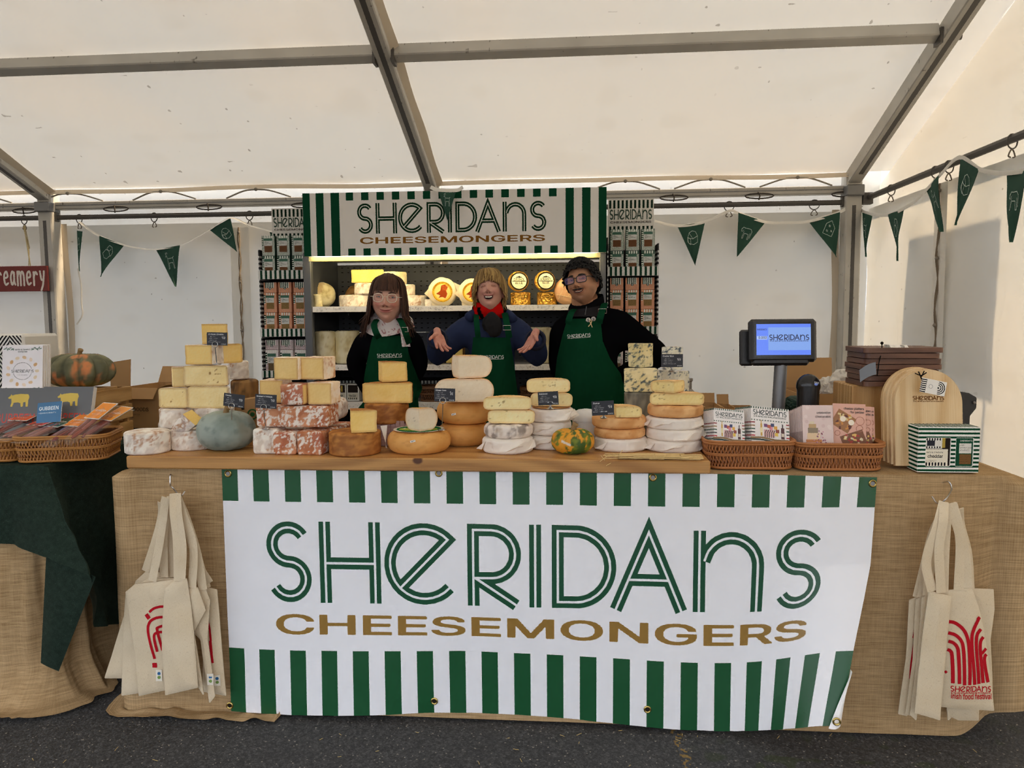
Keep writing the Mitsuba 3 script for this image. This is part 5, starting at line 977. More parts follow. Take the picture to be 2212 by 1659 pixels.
# ---- cutting boards, gift box, cartons on the right
def arch(w, h, r): return unary_union([sbox(-w/2, 0, w/2, h-r), affinity.scale(Point(0, h-r).buffer(1, 32), w/2, r).intersection(sbox(-w, 0, w, h*2)) if 0 else affinity.translate(affinity.scale(Point(0, 0).buffer(1, 32), w/2, r), 0, h-r)])
w_, h_, a_ = bits(1930, 2076, 803, 1006, 2.90)
for i in range(4):
    k = thing('arched_board', ('front pale arched ash board with burnt in shop name and a tag', 'second pale arched board behind the front one', 'third pale arched board in the leaning set', 'rearmost pale arched board of the leaning set')[i], 'cutting board', 'arched boards leaning together' if i else None)
    m = ext(arch(w_, h_*1.02, w_*.52), -.017, (0, 0, 0)); ln = lambda m, i=i: mv(m, a_+V(-.007*i, .0195*i, .002*i), rx=-7)
    mm, uv = boxuv(m, 2, (i*2.1, 3.3)); part(k, 'panel', ln(mm), 'mat_ash', smooth=False, uv=uv)
    if i == 0:
        pr = Print(); logo(pr, -.055, h_*.70, .11, '#6b4522', '#6b4522', small=True, gap=.14); t = math.radians(7)
        fa = plane(a_+V(0, -.0178, 0), (1, 0, 0), (0, math.sin(t), math.cos(t))); pr.on(k, fa, 'burnt_lettering', label='burnt brown lettering')
        hp = a_+V(-.035, .022, h_*.95); part(k, 'cord', [tube(bez(hp+V(.0, -.02, 0), hp+V(.006, -.04, -.035), n=5), .0022, 6), tube(bez(hp+V(-.02, -.02, .012), hp+V(0, -.025, .004), hp+V(.02, -.02, .014), n=4), .002, 6), tube(bez(hp+V(-.008, -.02, .018), hp+V(0, -.025, .0), hp+V(.012, -.02, .02), n=4), .002, 6)], M('#1c1a18'))
        tp = at(2016, 836, 2.875)
        def hang(k, c, w, h, rot, lean=(0, .12, 1), name='hang_tag'):
            r = math.radians(rot); U0, V0 = V(1, 0, 0), V(*lean)/np.linalg.norm(lean); U = U0*math.cos(r)+V0*math.sin(r); Vv = -U0*math.sin(r)+V0*math.cos(r); f = plane(c-U*w/2-Vv*h/2, U, Vv)
            m = box(0, w, 0, h, -.0008, 0); g = part(k, name, TM(f(m.vertices[:, 0], m.vertices[:, 1], m.vertices[:, 2]), m.faces), M('#e6e3dc', .5), smooth=False)
            pr = Print()
            for i in range(7): pr.add(sbox(0, h*(.02+.14*i), w*.22, h*(.09+.14*i)), '#222225', lift=1)
            for r_ in (.42, .30, .18): pr.add(LineString([(w*.70+h*r_*math.cos(t), h*.5+h*r_*math.sin(t)) for t in np.linspace(-1.57, 1.57, 20)]).buffer(h*.028), '#222225', lift=1)
            pr.add(Point(w*.70, h*.5).buffer(h*.06), '#222225', lift=1).add(LineString([(w*.40+h*.13*math.cos(t), h*.5+h*.13*math.sin(t)) for t in np.linspace(0, 6.28, 20)]).buffer(h*.012), '#8a8a88', lift=1)
            pr.on(g, f, 'print')
        hang(k, tp, .088, .052, -12)
k = thing('plywood_box', 'upright plywood box under the dark walnut boards', 'box'); q0, q1 = at(1838, 950, 3.10), at(1925, 833, 3.10)
wood(k, 'body', box(q0[0], q1[0]+.16, 3.10, 3.33, ZT+.006, q1[2], .004), 'mat_pine', axis=2); zp = q1[2]
for i in range(7):
    k = thing('walnut_board', ('lowest', 'second', 'third', 'fourth', 'fifth', 'sixth', 'topmost')[i]+' dark walnut board counted upwards in its pile', 'cutting board', 'walnut boards on the plywood box')
    x0, x1 = at(1868-1+3*math.sin(i*1.7), 800, 3.04)[0], at(2036+4*math.sin(i*2.3), 800, 3.04)[0]; z0 = zp+.002+i*.0215
    pg = sbox(x0, 3.04, x1, 3.26).buffer(-.02).buffer(.02); m = trimesh.creation.extrude_polygon(pg, .019, engine='earcut'); m = TM(m.vertices+[0, 0, z0], m.faces)
    mm, uv = boxuv(m, 0, (i*1.7, i*.9)); part(k, 'board', mv(mm, (0, 0, 0)), 'mat_walnut', smooth=False, uv=uv)
    if i == 6:
        c_ = at(1935, 747, 3.10); c_[2] = z0+.045; hang(k, at(1936, 748, 3.08), .085, .03, -4, lean=(0, .9, .35)); hp = at(1905, 748, 3.06)
        part(k, 'cord', [tube(bez(hp+V(0, 0, .01), hp+V(-.004, -.01, -.02), hp+V(-.02, -.03, -.06), hp+V(-.025, -.03, -.11), n=5), .0018, 6), mv(trimesh.creation.icosphere(1, .006), hp+V(0, 0, .012))], M('#1c1a18'))
        part(k, 'side_tag', [gridf(lambda u, v: at(1858, 826, 3.0)+np.stack([.055*u, -.01*u+.012*v, .03*u+.046*v+.006*np.sin(u*3)], -1), 8, 4)], M('#70757c', .5), smooth=True)
k = thing('gift_box', 'green and white striped gift box with windows showing a jar and crackers', 'box')
w_, h_, a_ = bits(1981, 2113, 918, 1016, 2.815); gx0, gx1, gy, gz = a_[0]-w_/2, a_[0]+w_/2, 2.815, ZT+.007; gd = .085
part(k, 'carton', [box(gx0, gx1, gy+.004, gy+gd, gz, gz+h_, .001)], M('#e3e3dc', .5), smooth=False)
win = unary_union([sbox(w_*.13, h_*.14, w_*.53, h_*.76), sbox(w_*.62, h_*.14, w_*.90, h_*.76)]).buffer(-.003).buffer(.003)
fr = sbox(0, 0, w_, h_).difference(win); v, f = tri(fr); part(k, 'front_panel', ext(fr, -.0035, (gx0, gy+.0035, gz)), M('#e6e6e0', .5), smooth=False)
pr = Print(); prs = Print(); prt = Print(); n = 11
for i in range(n):
    s_ = sbox(0, h_*(i+.25)/n, w_, h_*(i+.72)/n); pr.add(s_.difference(win.buffer(.0015)), '#14402c', lift=1); prs.add(sbox(0, h_*(i+.25)/n, gd, h_*(i+.72)/n), '#14402c', lift=1)
for i in range(15): prt.add(sbox(w_*(i+.2)/15, 0, w_*(i+.65)/15, gd), '#14402c', lift=1)
pr.on(k, plane((gx0, gy-.0005, gz), (1, 0, 0), (0, 0, 1)), 'stripe_print'); prs.on(k, plane((gx0-.0004, gy+gd, gz), (0, -1, 0), (0, 0, 1)), 'stripe_print'); prt.on(k, plane((gx0, gy, gz+h_+.0004), (1, 0, 0), (0, 1, 0)), 'stripe_print')
pr = Print().add(sbox(w_*.13, h_*.14, w_*.53, h_*.76), '#2a2422', lift=0).add(sbox(w_*.13, h_*.52, w_*.40, h_*.76), '#dcdad2', lift=1).add(sbox(w_*.40, h_*.54, w_*.45, h_*.76), '#b39a4a', lift=2).add(sbox(w_*.15, h_*.58, w_*.28, h_*.70), '#31323a', lift=2)
for i in range(6): pr.add(sbox(w_*(.14+.043*i), h_*.70, w_*(.16+.043*i), h_*.755), '#1d1d22', lift=3); pr.add(sbox(w_*(.14+.043*i), h_*.53, w_*(.16+.043*i), h_*.57), '#1d1d22', lift=3)
pr.add(sbox(w_*.13, h_*.14, w_*.50, h_*.51), '#e6dfcc', lift=2).add(text('extra mature', h_*.045, x=w_*.15, y=h_*.42, w=w_*.27), '#222222', lift=3).add(text('cheddar', h_*.07, True, x=w_*.17, y=h_*.32, w=w_*.25), '#222222', lift=3)
logo(pr, w_*.135, h_*.235, w_*.18, '#333333', '#333333', small=True)
for i in range(7): pr.add(sbox(w_*(.14+.05*i), h_*.14, w_*(.165+.05*i), h_*.215), '#1d1d22', lift=3)
pr.add(sbox(w_*.62, h_*.14, w_*.90, h_*.76), '#1d4a36', lift=1).add(sbox(w_*.68, h_*.42, w_*.88, h_*.64), '#dcdad2', lift=2).add(sbox(w_*.69, h_*.18, w_*.88, h_*.40), '#7a5a38', lift=2)
logo(pr, w_*.69, h_*.68, w_*.2, '#d9d9d2', '#d9d9d2', small=True, ch=.01)
for i, t_ in enumerate(('irish', 'brown bread', 'crackers')): pr.add(text(t_, h_*.035, x=w_*.695, y=h_*(.585-.055*i)), '#333333', lift=3)
for i in range(5): pr.add(sbox(w_*.69, h_*(.20+.04*i), w_*.88, h_*(.205+.04*i)), '#4a3420', lift=3)
pr.on(k, plane((gx0, gy+.0032, gz), (1, 0, 0), (0, 0, 1)), 'window_contents', label='jar, cheddar and crackers in the windows', step=.00006)
# till screen, scanner, cartons
k = thing('till_screen', 'black till screen on a grey pole showing the shop name on blue', 'screen'); w_, h_, a_ = bits(1620, 1769, 688, 782, 3.25)
U, Vv = V(1, .06, .0), V(0, .12, 1.); O = a_-V(w_/2, 0, 0); f = plane(O, U, Vv)
def slab(x0, x1, y0, y1, z0, z1, b=0.): m = box(x0, x1, y0, y1, z0, z1, b); return TM(f(m.vertices[:, 0], m.vertices[:, 1], m.vertices[:, 2]), m.faces)
part(k, 'housing', [slab(0, w_, 0, h_, -.04, 0, .012)], M('#1b1c1f', .35))
part(k, 'chin', slab(.01, w_-.03, -.014, .02, -.035, -.004, .01), M('#1b1c1f', .35))
part(k, 'customer_display', slab(-.026, .03, -.012, h_*.78, -.075, -.045, .008), M('#202124', .4))
part(k, 'bezel', slab(w_*.06, w_*.93, h_*.10, h_*.93, -.001, .0012), M('#0c0d10', .15))
scr = slab(w_*.095, w_*.90, h_*.16, h_*.88, 0, .002)
scene[numbered(k+'__display')] = {**mikit.ply(scr, M('#101830', .2), smooth=False), 'emitter': {'type': 'area', 'radiance': {'type': 'rgb', 'value': [.006, .012, .047]}}}
pr = Print().add(sbox(w_*.27, h_*.27, w_*.90, h_*.80), '#7fa4e8', lift=1); logo(pr, w_*.285, h_*.50, w_*.59, '#1d2547', '#1d2547', small=True, gap=.05, ch=.16)
logo(pr, w_*.10, h_*.74, w_*.15, '#1d2547', '#1d2547', small=True); pr.add(sbox(w_*.10, h_*.52, w_*.255, h_*.60), '#a9c0ee', lift=1).add(text('0.002', h_*.05, True, x=w_*.245, y=h_*.54, align='r'), '#1d2547', lift=3)
m, c = pr.mesh(lambda u, v, h: f(u, v, h+.0024), .0003); 
for col in np.unique(c.round(4), axis=0):      # the display's own glow, one piece per colour
    sel = np.abs(c[m.faces[:, 0]]-col).sum(1) < 1e-3; sub = TM(m.vertices, m.faces[sel]); sub.remove_unreferenced_vertices()
    scene[numbered(k+'__display__image')] = {**mikit.ply(sub, M('#101830', .3), smooth=False), 'emitter': {'type': 'area', 'radiance': {'type': 'rgb', 'value': [float(x)*.052 for x in col]}}}
p0 = at(1686, 786, 3.28); part(k, 'pole', tube([V(p0[0], 3.285, ZT+.004), V(p0[0]-.004, 3.29, ZT+.12), V(p0[0]+.006, 3.295, p0[2]+.02)], [.027, .027, .026], 16), M('#7f8184', .4, .4)); part(k, 'foot', box(p0[0]-.13, p0[0]+.13, 3.2, 3.45, ZT+.004, ZT+.03, .01), M('#2a2b2e', .5))
k = thing('barcode_scanner', 'black round barcode scanner with a blue light behind the booklets', 'scanner'); w_, h_, a_ = bits(1726, 1779, 809, 880, 3.12); R = w_/2; zc = at(1752, 836, 3.12)[2]
part(k, 'head', mv(trimesh.creation.icosphere(4, 1.), (a_[0], 3.12+R, zc), s=(R, R*.8, R*1.02)), M('#141518', .22), smooth=True)
part(k, 'neck', mv(lathe([(R*.95, 0), (R*.98, .04), (R*.86, .07), (R*.92, zc-ZT-.004)], 28), (a_[0], 3.12+R, ZT+.004)), M('#17181b', .3), smooth=True); part(k, 'foot', mv(lathe([(0, 0), (R*1.1, 0), (R*1.05, .012), (R*.6, .03), (0, .03)], 28), (a_[0], 3.12+R, ZT+.004)), M('#141518', .3))
lp = at(1765, 831, 3.12); part(k, 'light', mv(trimesh.creation.icosphere(2, .007), lp+V(0, .012, 0), s=(1, .5, .8)), M('#7f9bf0', .2)); part(k, 'lettering', [TM(plane(at(1760, 828, 3.118)+V(0, .006, 0), (1, 0, -.15), (0, 0, 1))(*text('Qbit', .007, True)[0].T, np.zeros(len(text('Qbit', .007, True)[0]))), text('Qbit', .007, True)[1])], M('#c9c9cc'))
KRAFT = '#a98356'
def carton(label, x0, x1, z0, z1, y0, y1, flaps=(), col=KRAFT, rz=0, inside=True, t=.004):
    k = thing('cardboard_box', label, 'box'); C = V((x0+x1)/2, (y0+y1)/2, 0); mm = M(col, .8)
    P = lambda m: mv(mv(m, -C), C, rz=rz)
    for m in (box(x0, x1, y0, y0+t, z0, z1), box(x0, x1, y1-t, y1, z0, z1), box(x0, x0+t, y0, y1, z0, z1), box(x1-t, x1, y0, y1, z0, z1), box(x0, x1, y0, y1, z0, z0+t)): part(k, 'panel', P(m), mm, smooth=False)
    for sd, ln, an in flaps:                   # side, length, angle above the level
        c, s = math.cos(math.radians(an))*ln, math.sin(math.radians(an))*ln
        q = {'f': [V(x0, y0, z1), V(x1, y0, z1), V(0, -c, s)], 'b': [V(x0, y1, z1), V(x1, y1, z1), V(0, c, s)], 'l': [V(x0, y0, z1), V(x0, y1, z1), V(-c, 0, s)], 'r': [V(x1, y0, z1), V(x1, y1, z1), V(c, 0, s)]}[sd]
        a, b, d = q; n = np.cross(b-a, d); n = n/np.linalg.norm(n)*t/2
        vs = np.array([a+n, b+n, b+d+n, a+d+n, a-n, b-n, b+d-n, a+d-n]); part(k, 'flap', P(TM(vs, [[0, 1, 2], [0, 2, 3], [4, 6, 5], [4, 7, 6], [0, 4, 5], [0, 5, 1], [1, 5, 6], [1, 6, 2], [2, 6, 7], [2, 7, 3], [3, 7, 4], [3, 4, 0]])), mm, smooth=False)
    return k
q0, q1 = at(1726, 900, 3.62), at(1851, 804, 3.62)
k = thing('side_table', 'plain low table behind the stall carrying cartons and bags', 'table'); part(k, 'table_top', box(q0[0]-.62, q1[0]+.1, 3.60, 4.2, .90, .93), M('#8f8c86', .6)); 
for x in (q0[0]-.55, q1[0]): part(k, 'leg', box(x, x+.05, 3.65, 3.7, 0, .90), STEEL); part(k, 'leg', box(x, x+.05, 4.1, 4.15, 0, .90), STEEL)
carton('open cardboard box with plastic bags behind the scanner', q0[0], q1[0], .935, q1[2]-.10, 3.62, 3.95, [('b', .15, 80), ('r', .05, -60)])
def crumple(k, name, c, s, mat, seed, n=3):
    m = trimesh.creation.icosphere(n, 1.); v = m.vertices; d = 1+.75*(ns(v+seed, 1.9, seed, 3)-.5)+.35*(np.abs(ns(v+seed, 4, seed+1, 2)-.5)); part(k, name, TM(v*d[:, None]*V(*s)+V(*c), m.faces), mat, smooth=18)
k = thing('plastic_bag', 'clear crumpled plastic bag sticking out of the open box', 'bag'); c_ = at(1816, 832, 3.75); 
crumple(k, 'film', c_, (.06, .05, .07), M('#c9c5bd', .2), 4); c_ = at(1782, 838, 3.75); crumple(k, 'corner', c_, (.035, .04, .05), M('#c9c5bd', .2), 9)
k = thing('black_bag', 'black bag lying between the scanner and the plywood box', 'bag'); crumple(k, 'body', V(at(1808, 868, 3.44)[0], 3.44, ZT+.05), (.11, .08, .075), M('#1c1d20', .4), 3)
k = thing('tape_gun', 'black tape dispenser behind the arched boards at the right', 'dispenser'); p0 = at(2079, 880, 3.2); part(k, 'stand', box(p0[0]-.01, p0[0]+.03, 3.2, 3.24, ZT+.004, p0[2]-.03), M('#1d1e21', .5)); part(k, 'body', mv(ext(Polygon([(0, -.04), (.03, -.035), (.055, 0), (.055, .035), (.03, .05), (0, .055)]).buffer(.008), .04), p0-V(.01, 0, 0)), M('#1d1e21', .4)); part(k, 'bolt', mv(trimesh.creation.icosphere(2, .006), p0+V(.042, -.005, .02)), STEEL)
for i, (x0, x1, y0, y1) in enumerate(((1522, 1560, 866, 892), (1565, 1592, 869, 892), (1592, 1640, 872, 892))):
    a, b = at(x0, y1, 3.75), at(x1, y0, 3.75); carton(('small kraft carton', 'second small kraft carton', 'flat kraft carton')[i]+' on the low table behind the magazines', a[0], b[0], .935, max(b[2]-.03, 1.0), 3.75, 3.95, [('b', .05, 70)] if i != 2 else [('f', .06, 10)])
k = thing('green_bag', 'crumpled dark green cloth left of the scanner', 'cloth'); crumple(k, 'cloth', at(1716, 862, 3.35)+V(0, 0, -.02), (.045, .04, .03), M('#18382c', .6), 6)
# ---- goods on the left stall
LZ = ZL
k = thing('pumpkin_crate', 'stacked wooden slat crate with a notched bottom slat on the left stall', 'crate')
p0, p1 = atz(203, 961, LZ+.006), atz(289, 936, LZ+.006); cw = float(np.linalg.norm(p1-p0)); CR = math.degrees(math.atan2(p1[1]-p0[1], p1[0]-p0[0])); cd = .24
crt = lambda m: mv(m, V(p0[0], p0[1], LZ+.006), rz=CR)
ch = at(203, 846, p0[1])[2]-LZ-.006; sh = ch/3-.014
for i in range(3):
    z0 = i*(sh+.018); pg = sbox(0, z0, cw, z0+sh)
    if i == 0: pg = pg.difference(Polygon([(cw*.30, z0+sh), (cw*.66, z0+sh), (cw*.60, z0+sh-.020), (cw*.36, z0+sh-.020)]))
    mm, uv = boxuv(ext(pg, .010), 0, rng.uniform(0, 9, 2)); part(k, 'slat', crt(mm), 'mat_pine', smooth=False, uv=uv)
    mm, uv = boxuv(box(0, cw, cd-.01, cd, z0, z0+sh), 0, rng.uniform(0, 9, 2)); part(k, 'slat', crt(mm), 'mat_pine', smooth=False, uv=uv)
    for x in (0, cw-.010): mm, uv = boxuv(box(x, x+.010, .0105, cd-.0105, z0, z0+sh), 1, rng.uniform(0, 9, 2)); part(k, 'slat', crt(mm), 'mat_pine', smooth=False, uv=uv)
for x in (.011, cw-.033):
    for y in (.011, cd-.033): mm, uv = boxuv(box(x, x+.022, y, y+.022, 0, ch-.005), 2); part(k, 'corner_post', crt(mm), 'mat_pine', smooth=False, uv=uv)
mm, uv = boxuv(box(.011, cw-.011, .011, cd-.011, .004, .012), 0); part(k, 'floor', crt(mm), 'mat_pine', smooth=False, uv=uv)
def c_pump(v, t, z):
    b = ns(v, 7, 12); c = mixc('#5b5c44', '#767558', st(.3, .65, ns(v, 22, 3))); o = st(.50, .60, ns(v*[1, 1, .6], 14, 21)+.10*st(.0, .05, v[:, 0])-.135)
    c = over(c, '#d0834f', o*(.6+.6*ns(v, 40, 8))); rib = np.abs(np.cos(t*np.pi)); return over(over(c, '#3f4434', .5*st(.93, .99, rib)), '#8a8a3c', .6*st(-.22, -.40, z)*b)
# the pumpkin sits on an upturned crate behind
k = thing('pumpkin_stand', 'low wooden box under the big pumpkin', 'box'); w_, h_, a_ = bits(112, 242, 763, 842, 3.28); wood(k, 'body', box(a_[0]-.12, a_[0]+.03, 3.30, 3.50, LZ+.005, a_[2]-.004), 'mat_pine')
squash('pumpkin', 'big ribbed grey green and orange pumpkin on the left stall', 'pumpkin', 108, 244, 764, 842, 3.28, a_[2], 12, .10, c_pump, seed=3, dip=.10, bumps=.005)
carton('open cardboard box with printed words behind the left crate', at(262, 900, 3.78)[0], at(350, 900, 3.78)[0], LZ+.004, at(300, 838, 3.78)[2], 3.78, 4.12, [('f', .07, -50), ('b', .10, 60), ('r', .05, 20)], rz=-4)
kf = thing('cardboard_flap', 'loose kraft cardboard flap standing behind the big pumpkin', 'cardboard'); part(kf, 'sheet', [ext(Polygon([(at(237, 830, 4.0)[0], LZ+.004), (at(276, 830, 4.0)[0], LZ+.004), (at(282, 776, 4.0)[0], at(282, 776, 4.0)[2]), (at(237, 780, 4.0)[0], at(237, 783, 4.0)[2])]), .004, (0, 4.0, 0))], M(KRAFT, .8), smooth=False)
kc = [q for q in labels if q.startswith('cardboard_box')][-1]; q0 = at(262, 902, 3.765); pr = Print().add(text('PERISHABLE GOODS', .018, True, x=-.085, y=.035), '#3f3020').add(text('keep cool and dry', .008, x=.02, y=.014), '#4f3f2c').add(text('this way up', .008, x=.02, y=0.), '#4f3f2c')
pr.on(kc, plane(V(q0[0]-.005, 3.765, q0[2]), (1, -.07, 0), (0, 0, 1)), 'lettering', label='dark printed words')
k = thing('kraft_carton', 'small kraft carton with a round green mark behind the grey squash', 'box'); p0 = at(542, 905, 3.08)
part(k, 'body', mv(box(-.045, .045, 0, .06, -.05, .085, .002), p0, rz=14, ry=-8), M(KRAFT, .7), smooth=False); pr = Print().add(LineString([(.018*math.cos(t), .02*math.sin(t)) for t in np.linspace(0, 6.3, 24)]).buffer(.003), '#2f5a36').add(Point(0, 0).buffer(.009), '#2f5a36').add(sbox(-.04, .025, -.028, .05), '#26221e')
t = math.radians(14); pr.on(k, plane(p0+V(.010, -.006, .02), (math.cos(t), math.sin(t), .13), (-.13, 0, 1)), 'print')
# books
def bookwhite(pr, w, h):
    pr.add(sbox(0, 0, w, h), '#e6e3e6', lift=1); pr.add(LineString([(w*.5+w*.23*math.cos(t), h*.46+w*.23*math.sin(t)) for t in np.linspace(0, 6.3, 40)]).buffer(.0008), '#4a4a4a', lift=2); pr.add(sbox(w*.24, h*.42, w*.78, h*.50), '#e6e3e6', lift=3)
    pr.add(affinity.affine_transform(LOGO_SOLID, [w*.55/6.83, 0, 0, w*.55/6.83, w*.23, h*.43]), '#2a2a2a', lift=4); pr.add(text('A TO Z OF CHEESE', h*.016, x=w*.5, y=h*.37, align='c'), '#333333', lift=4)
    pr.add(text('KEVIN & SEAMUS', h*.026, True, x=w*.5, y=h*.90, align='c'), '#2f3f3a', lift=4).add(text('SHERIDAN', h*.026, True, x=w*.5, y=h*.855, align='c'), '#2f3f3a', lift=4)
    for i in range(13):
        t = i/13*6.283; pr.add(affinity.rotate(affinity.scale(Point(w*.5+w*.36*math.cos(t), h*.46+h*.29*math.sin(t)).buffer(w*.055, 3), 1, .75), i*50), ('#d9c7a8', '#c9a06a', '#e0cdb8', '#b5463f' if i == 0 else '#d3b58c')[i % 4], lift=3)
    for x, y, s in ((.06, .93, 1), (.94, .93, -1), (.06, .08, 1), (.94, .08, -1)):
        for i in range(7): pr.add(affinity.rotate(affinity.scale(Point(w*(x+s*.035*i), h*(y+.02*math.sin(i*2))).buffer(w*.035, 3), 1, .4), 40*i+20), '#4f6b5c', lift=3)
for i, dx in enumerate((15, 10, 5, 0)):
    booklet('cookbook', ('rearmost white cookbook of the four standing on the left stall', 'third white cookbook of the four', 'second white cookbook of the four', 'front white cookbook with a ring of cheeses on its cover')[i], 'book', 4+dx, 78+dx, 747-dx*.12, 850, 3.06+dx*.0030, bookwhite if i == 3 else (lambda pr, w, h: pr.add(sbox(0, 0, w, h), '#dcd9d6', lift=1)), lean=6, th=.014, yaw=-14, group='white cookbooks on the left stall' if i < 3 else None)
def pig(pr, x, y, s): pr.add(Polygon([(x+a*s, y+b*s) for a, b in ((0, .42), (.06, .36), (.16, .38), (.2, .2), (.16, 0), (.26, 0), (.3, .18), (.5, .2), (.62, .16), (.66, .0), (.76, 0), (.76, .2), (.86, .22), (.9, 0), (1., 0), (.98, .3), (1.02, .45), (.95, .58), (.6, .6), (.3, .56), (.2, .52), (.14, .58), (.1, .5))]), '#cdb24a', lift=2)
def bookgrey(pr, w, h): pr.add(sbox(0, 0, w, h), '#5d6063', lift=1); pig(pr, w*.30, h*.58, w*.42); pr.add(text('GUBBEEN', h*.20, True, x=w*.10, y=h*.22, w=w*.78), '#b5433a', lift=2)
for i, (xa, xb) in enumerate(((-26, 80), (81, 188))):
    booklet('farm_book', ('left grey book with a gold pig and red title behind the sausages', 'right grey book with a gold pig and red title next to the crate')[i], 'book', xa, xb, 841-i*3, 935, 3.0, bookgrey, lean=16, th=.024, yaw=-2, body='#dcdad4')
k = booklet('farm_leaflet', 'small blue leaflet with white title leaning on the grey books', 'leaflet', 78, 131, 872, 915, 2.965, lambda pr, w, h: (pr.add(sbox(0, 0, w, h), '#2f6a96', lift=1), pr.add(text('GUBBEEN', h*.17, True, x=w*.08, y=h*.62, w=w*.80), '#dfe8ee', lift=2), pr.add(text('FARMHOUSE PRODUCTS', h*.06, x=w*.08, y=h*.45, w=w*.7), '#dfe8ee', lift=2)), lean=12, skew=.08)
k = thing('patterned_box', 'tall black and white patterned box at the left edge behind the books', 'box'); q0, q1 = at(-30, 860, 3.35), at(49, 722, 3.35); part(k, 'body', box(q0[0], q1[0], 3.35, 3.6, LZ+.004, q1[2], .012), M('#dedbd2', .5))
pr = Print(); W_, H_ = q1[0]-q0[0], q1[2]-LZ
cl = sbox(.008, .008, W_-.008, H_-.01)
for bx_ in range(3):
    for by_ in range(5):
        x0, y0 = bx_*W_/3, by_*H_/5; c4 = sbox(x0, y0, x0+W_/3, y0+H_/5).intersection(cl); s = 1 if (bx_+by_) % 2 else -1
        for j in range(-4, 10): pr.add(LineString([(x0+j*.018, y0), (x0+j*.018+s*H_/5*.8, y0+H_/5)]).buffer(.0035).intersection(c4), '#1f1f21', lift=1)
pr.add(sbox(W_*.55, H_*.45, W_*.92, H_*.62), '#c9c4ba', lift=3).on(k, plane((q0[0], 3.35, LZ+.004), (1, 0, 0), (0, 0, 1)), 'print')
LB1 = bask('wicker basket of packed sausages on the left stall', 18, 197, 938, 992, 2.84, .26, LZ, rz=16, col=('#a8743a', '#8d5a2a'))
bask('second wicker basket cut off by the left edge', -90, 30, 952, 1000, 2.83, .24, LZ, rz=0, col=('#a8743a', '#8d5a2a'))
def pack(label, p, col, yaw, lean, w=.098, L=.25, hl=.105, seed=0, name=None):
    k = thing('sausage_pack', label, 'sausage pack', None); ya = math.radians(yaw); le = math.radians(lean)
    Vv = V(math.sin(ya)*math.cos(le), math.cos(ya)*math.cos(le), math.sin(le)); U = V(math.cos(ya), -math.sin(ya), 0); N = np.cross(U, Vv); p = V(*p)
    f = lambda u, v, h: p+u[..., None]*U+v[..., None]*Vv+h[..., None]*N
    for s in (-.018, .014):
        ln = np.linspace(.03, L-hl*.6, 12); part(k, 'sausage', tube(f(s+.006*np.sin(ln*18+seed), ln, .006+.003*np.sin(ln*25+seed)), [.003]+[.0085]*10+[.003], 8), M(('#7a3c34', '#8d4a3c')[seed % 2], .4))
    m = gridf(lambda u, v: f(u, v, .019*np.sin(np.clip((u/w+.5), 0, 1)*np.pi)*np.sin(np.clip(v/L, 0, 1)*np.pi)**.4+.006*(ns(np.stack([u*30, v*30, 0*u+seed], -1), 1, seed)-.5)), 14, 26, -w/2, w/2, 0, L)
    part(k, 'film', m, 'mat_film', smooth=True, label='clear plastic film')
    pr = Print().add(sbox(-w/2, L-hl, w/2, L), '#e8e4dc', lift=1).add(sbox(-w/2+.004, L-hl+.004, w/2-.004, L-.004), col, lift=2).add(text(name or 'GUBBEEN', .010, True, x=0, y=L-hl*.55, align='c', w=w*.7), '#f0e6d0', lift=3).add(text('SMOKED SAUSAGE', .005, x=0, y=L-hl*.75, align='c', w=w*.6), '#f0e6d0', lift=3)
    pr.on(k, lambda u, v, h: f(u, v, h+.012), 'header_card', 'mat_printgloss', label='printed header card', step=.0008)
    part(k, 'card_back', gridf(lambda u, v: f(u, v, 0*u+.0115), 2, 2, -w/2, w/2, L-hl, L), M('#d9d6cf', .6), smooth=False)
scene['mat_film'] = {'type': 'thindielectric', 'int_ior': 1.35}
zq = LZ+.075
for i, (px, py, Y, col, yaw, lean, lab) in enumerate(((96, 940, 2.90, '#e0812a', 12, 20, 'orange labelled sausage pack in the middle of the basket'), (140, 935, 2.93, '#e58a26', 24, 32, 'orange labelled sausage pack, second from the right'), (162, 938, 2.95, '#e5922e', 32, 26, 'orange labelled sausage pack nearest the crate'),
                  (40, 945, 2.90, '#2c4a36', 18, 14, 'dark green labelled sausage pack at the left of the basket'), (66, 930, 2.99, '#24503a', 22, 12, 'dark green labelled sausage pack behind'), (2, 948, 2.91, '#c8452c', 20, 12, 'red labelled sausage pack at the left edge'), (-22, 945, 2.95, '#d2552c', 10, 16, 'red labelled sausage pack cut off by the left edge'))):
    p = at(px, py, Y-.09); pack(lab, (p[0], Y-.10, zq+.004*i), col, yaw, lean, seed=i)
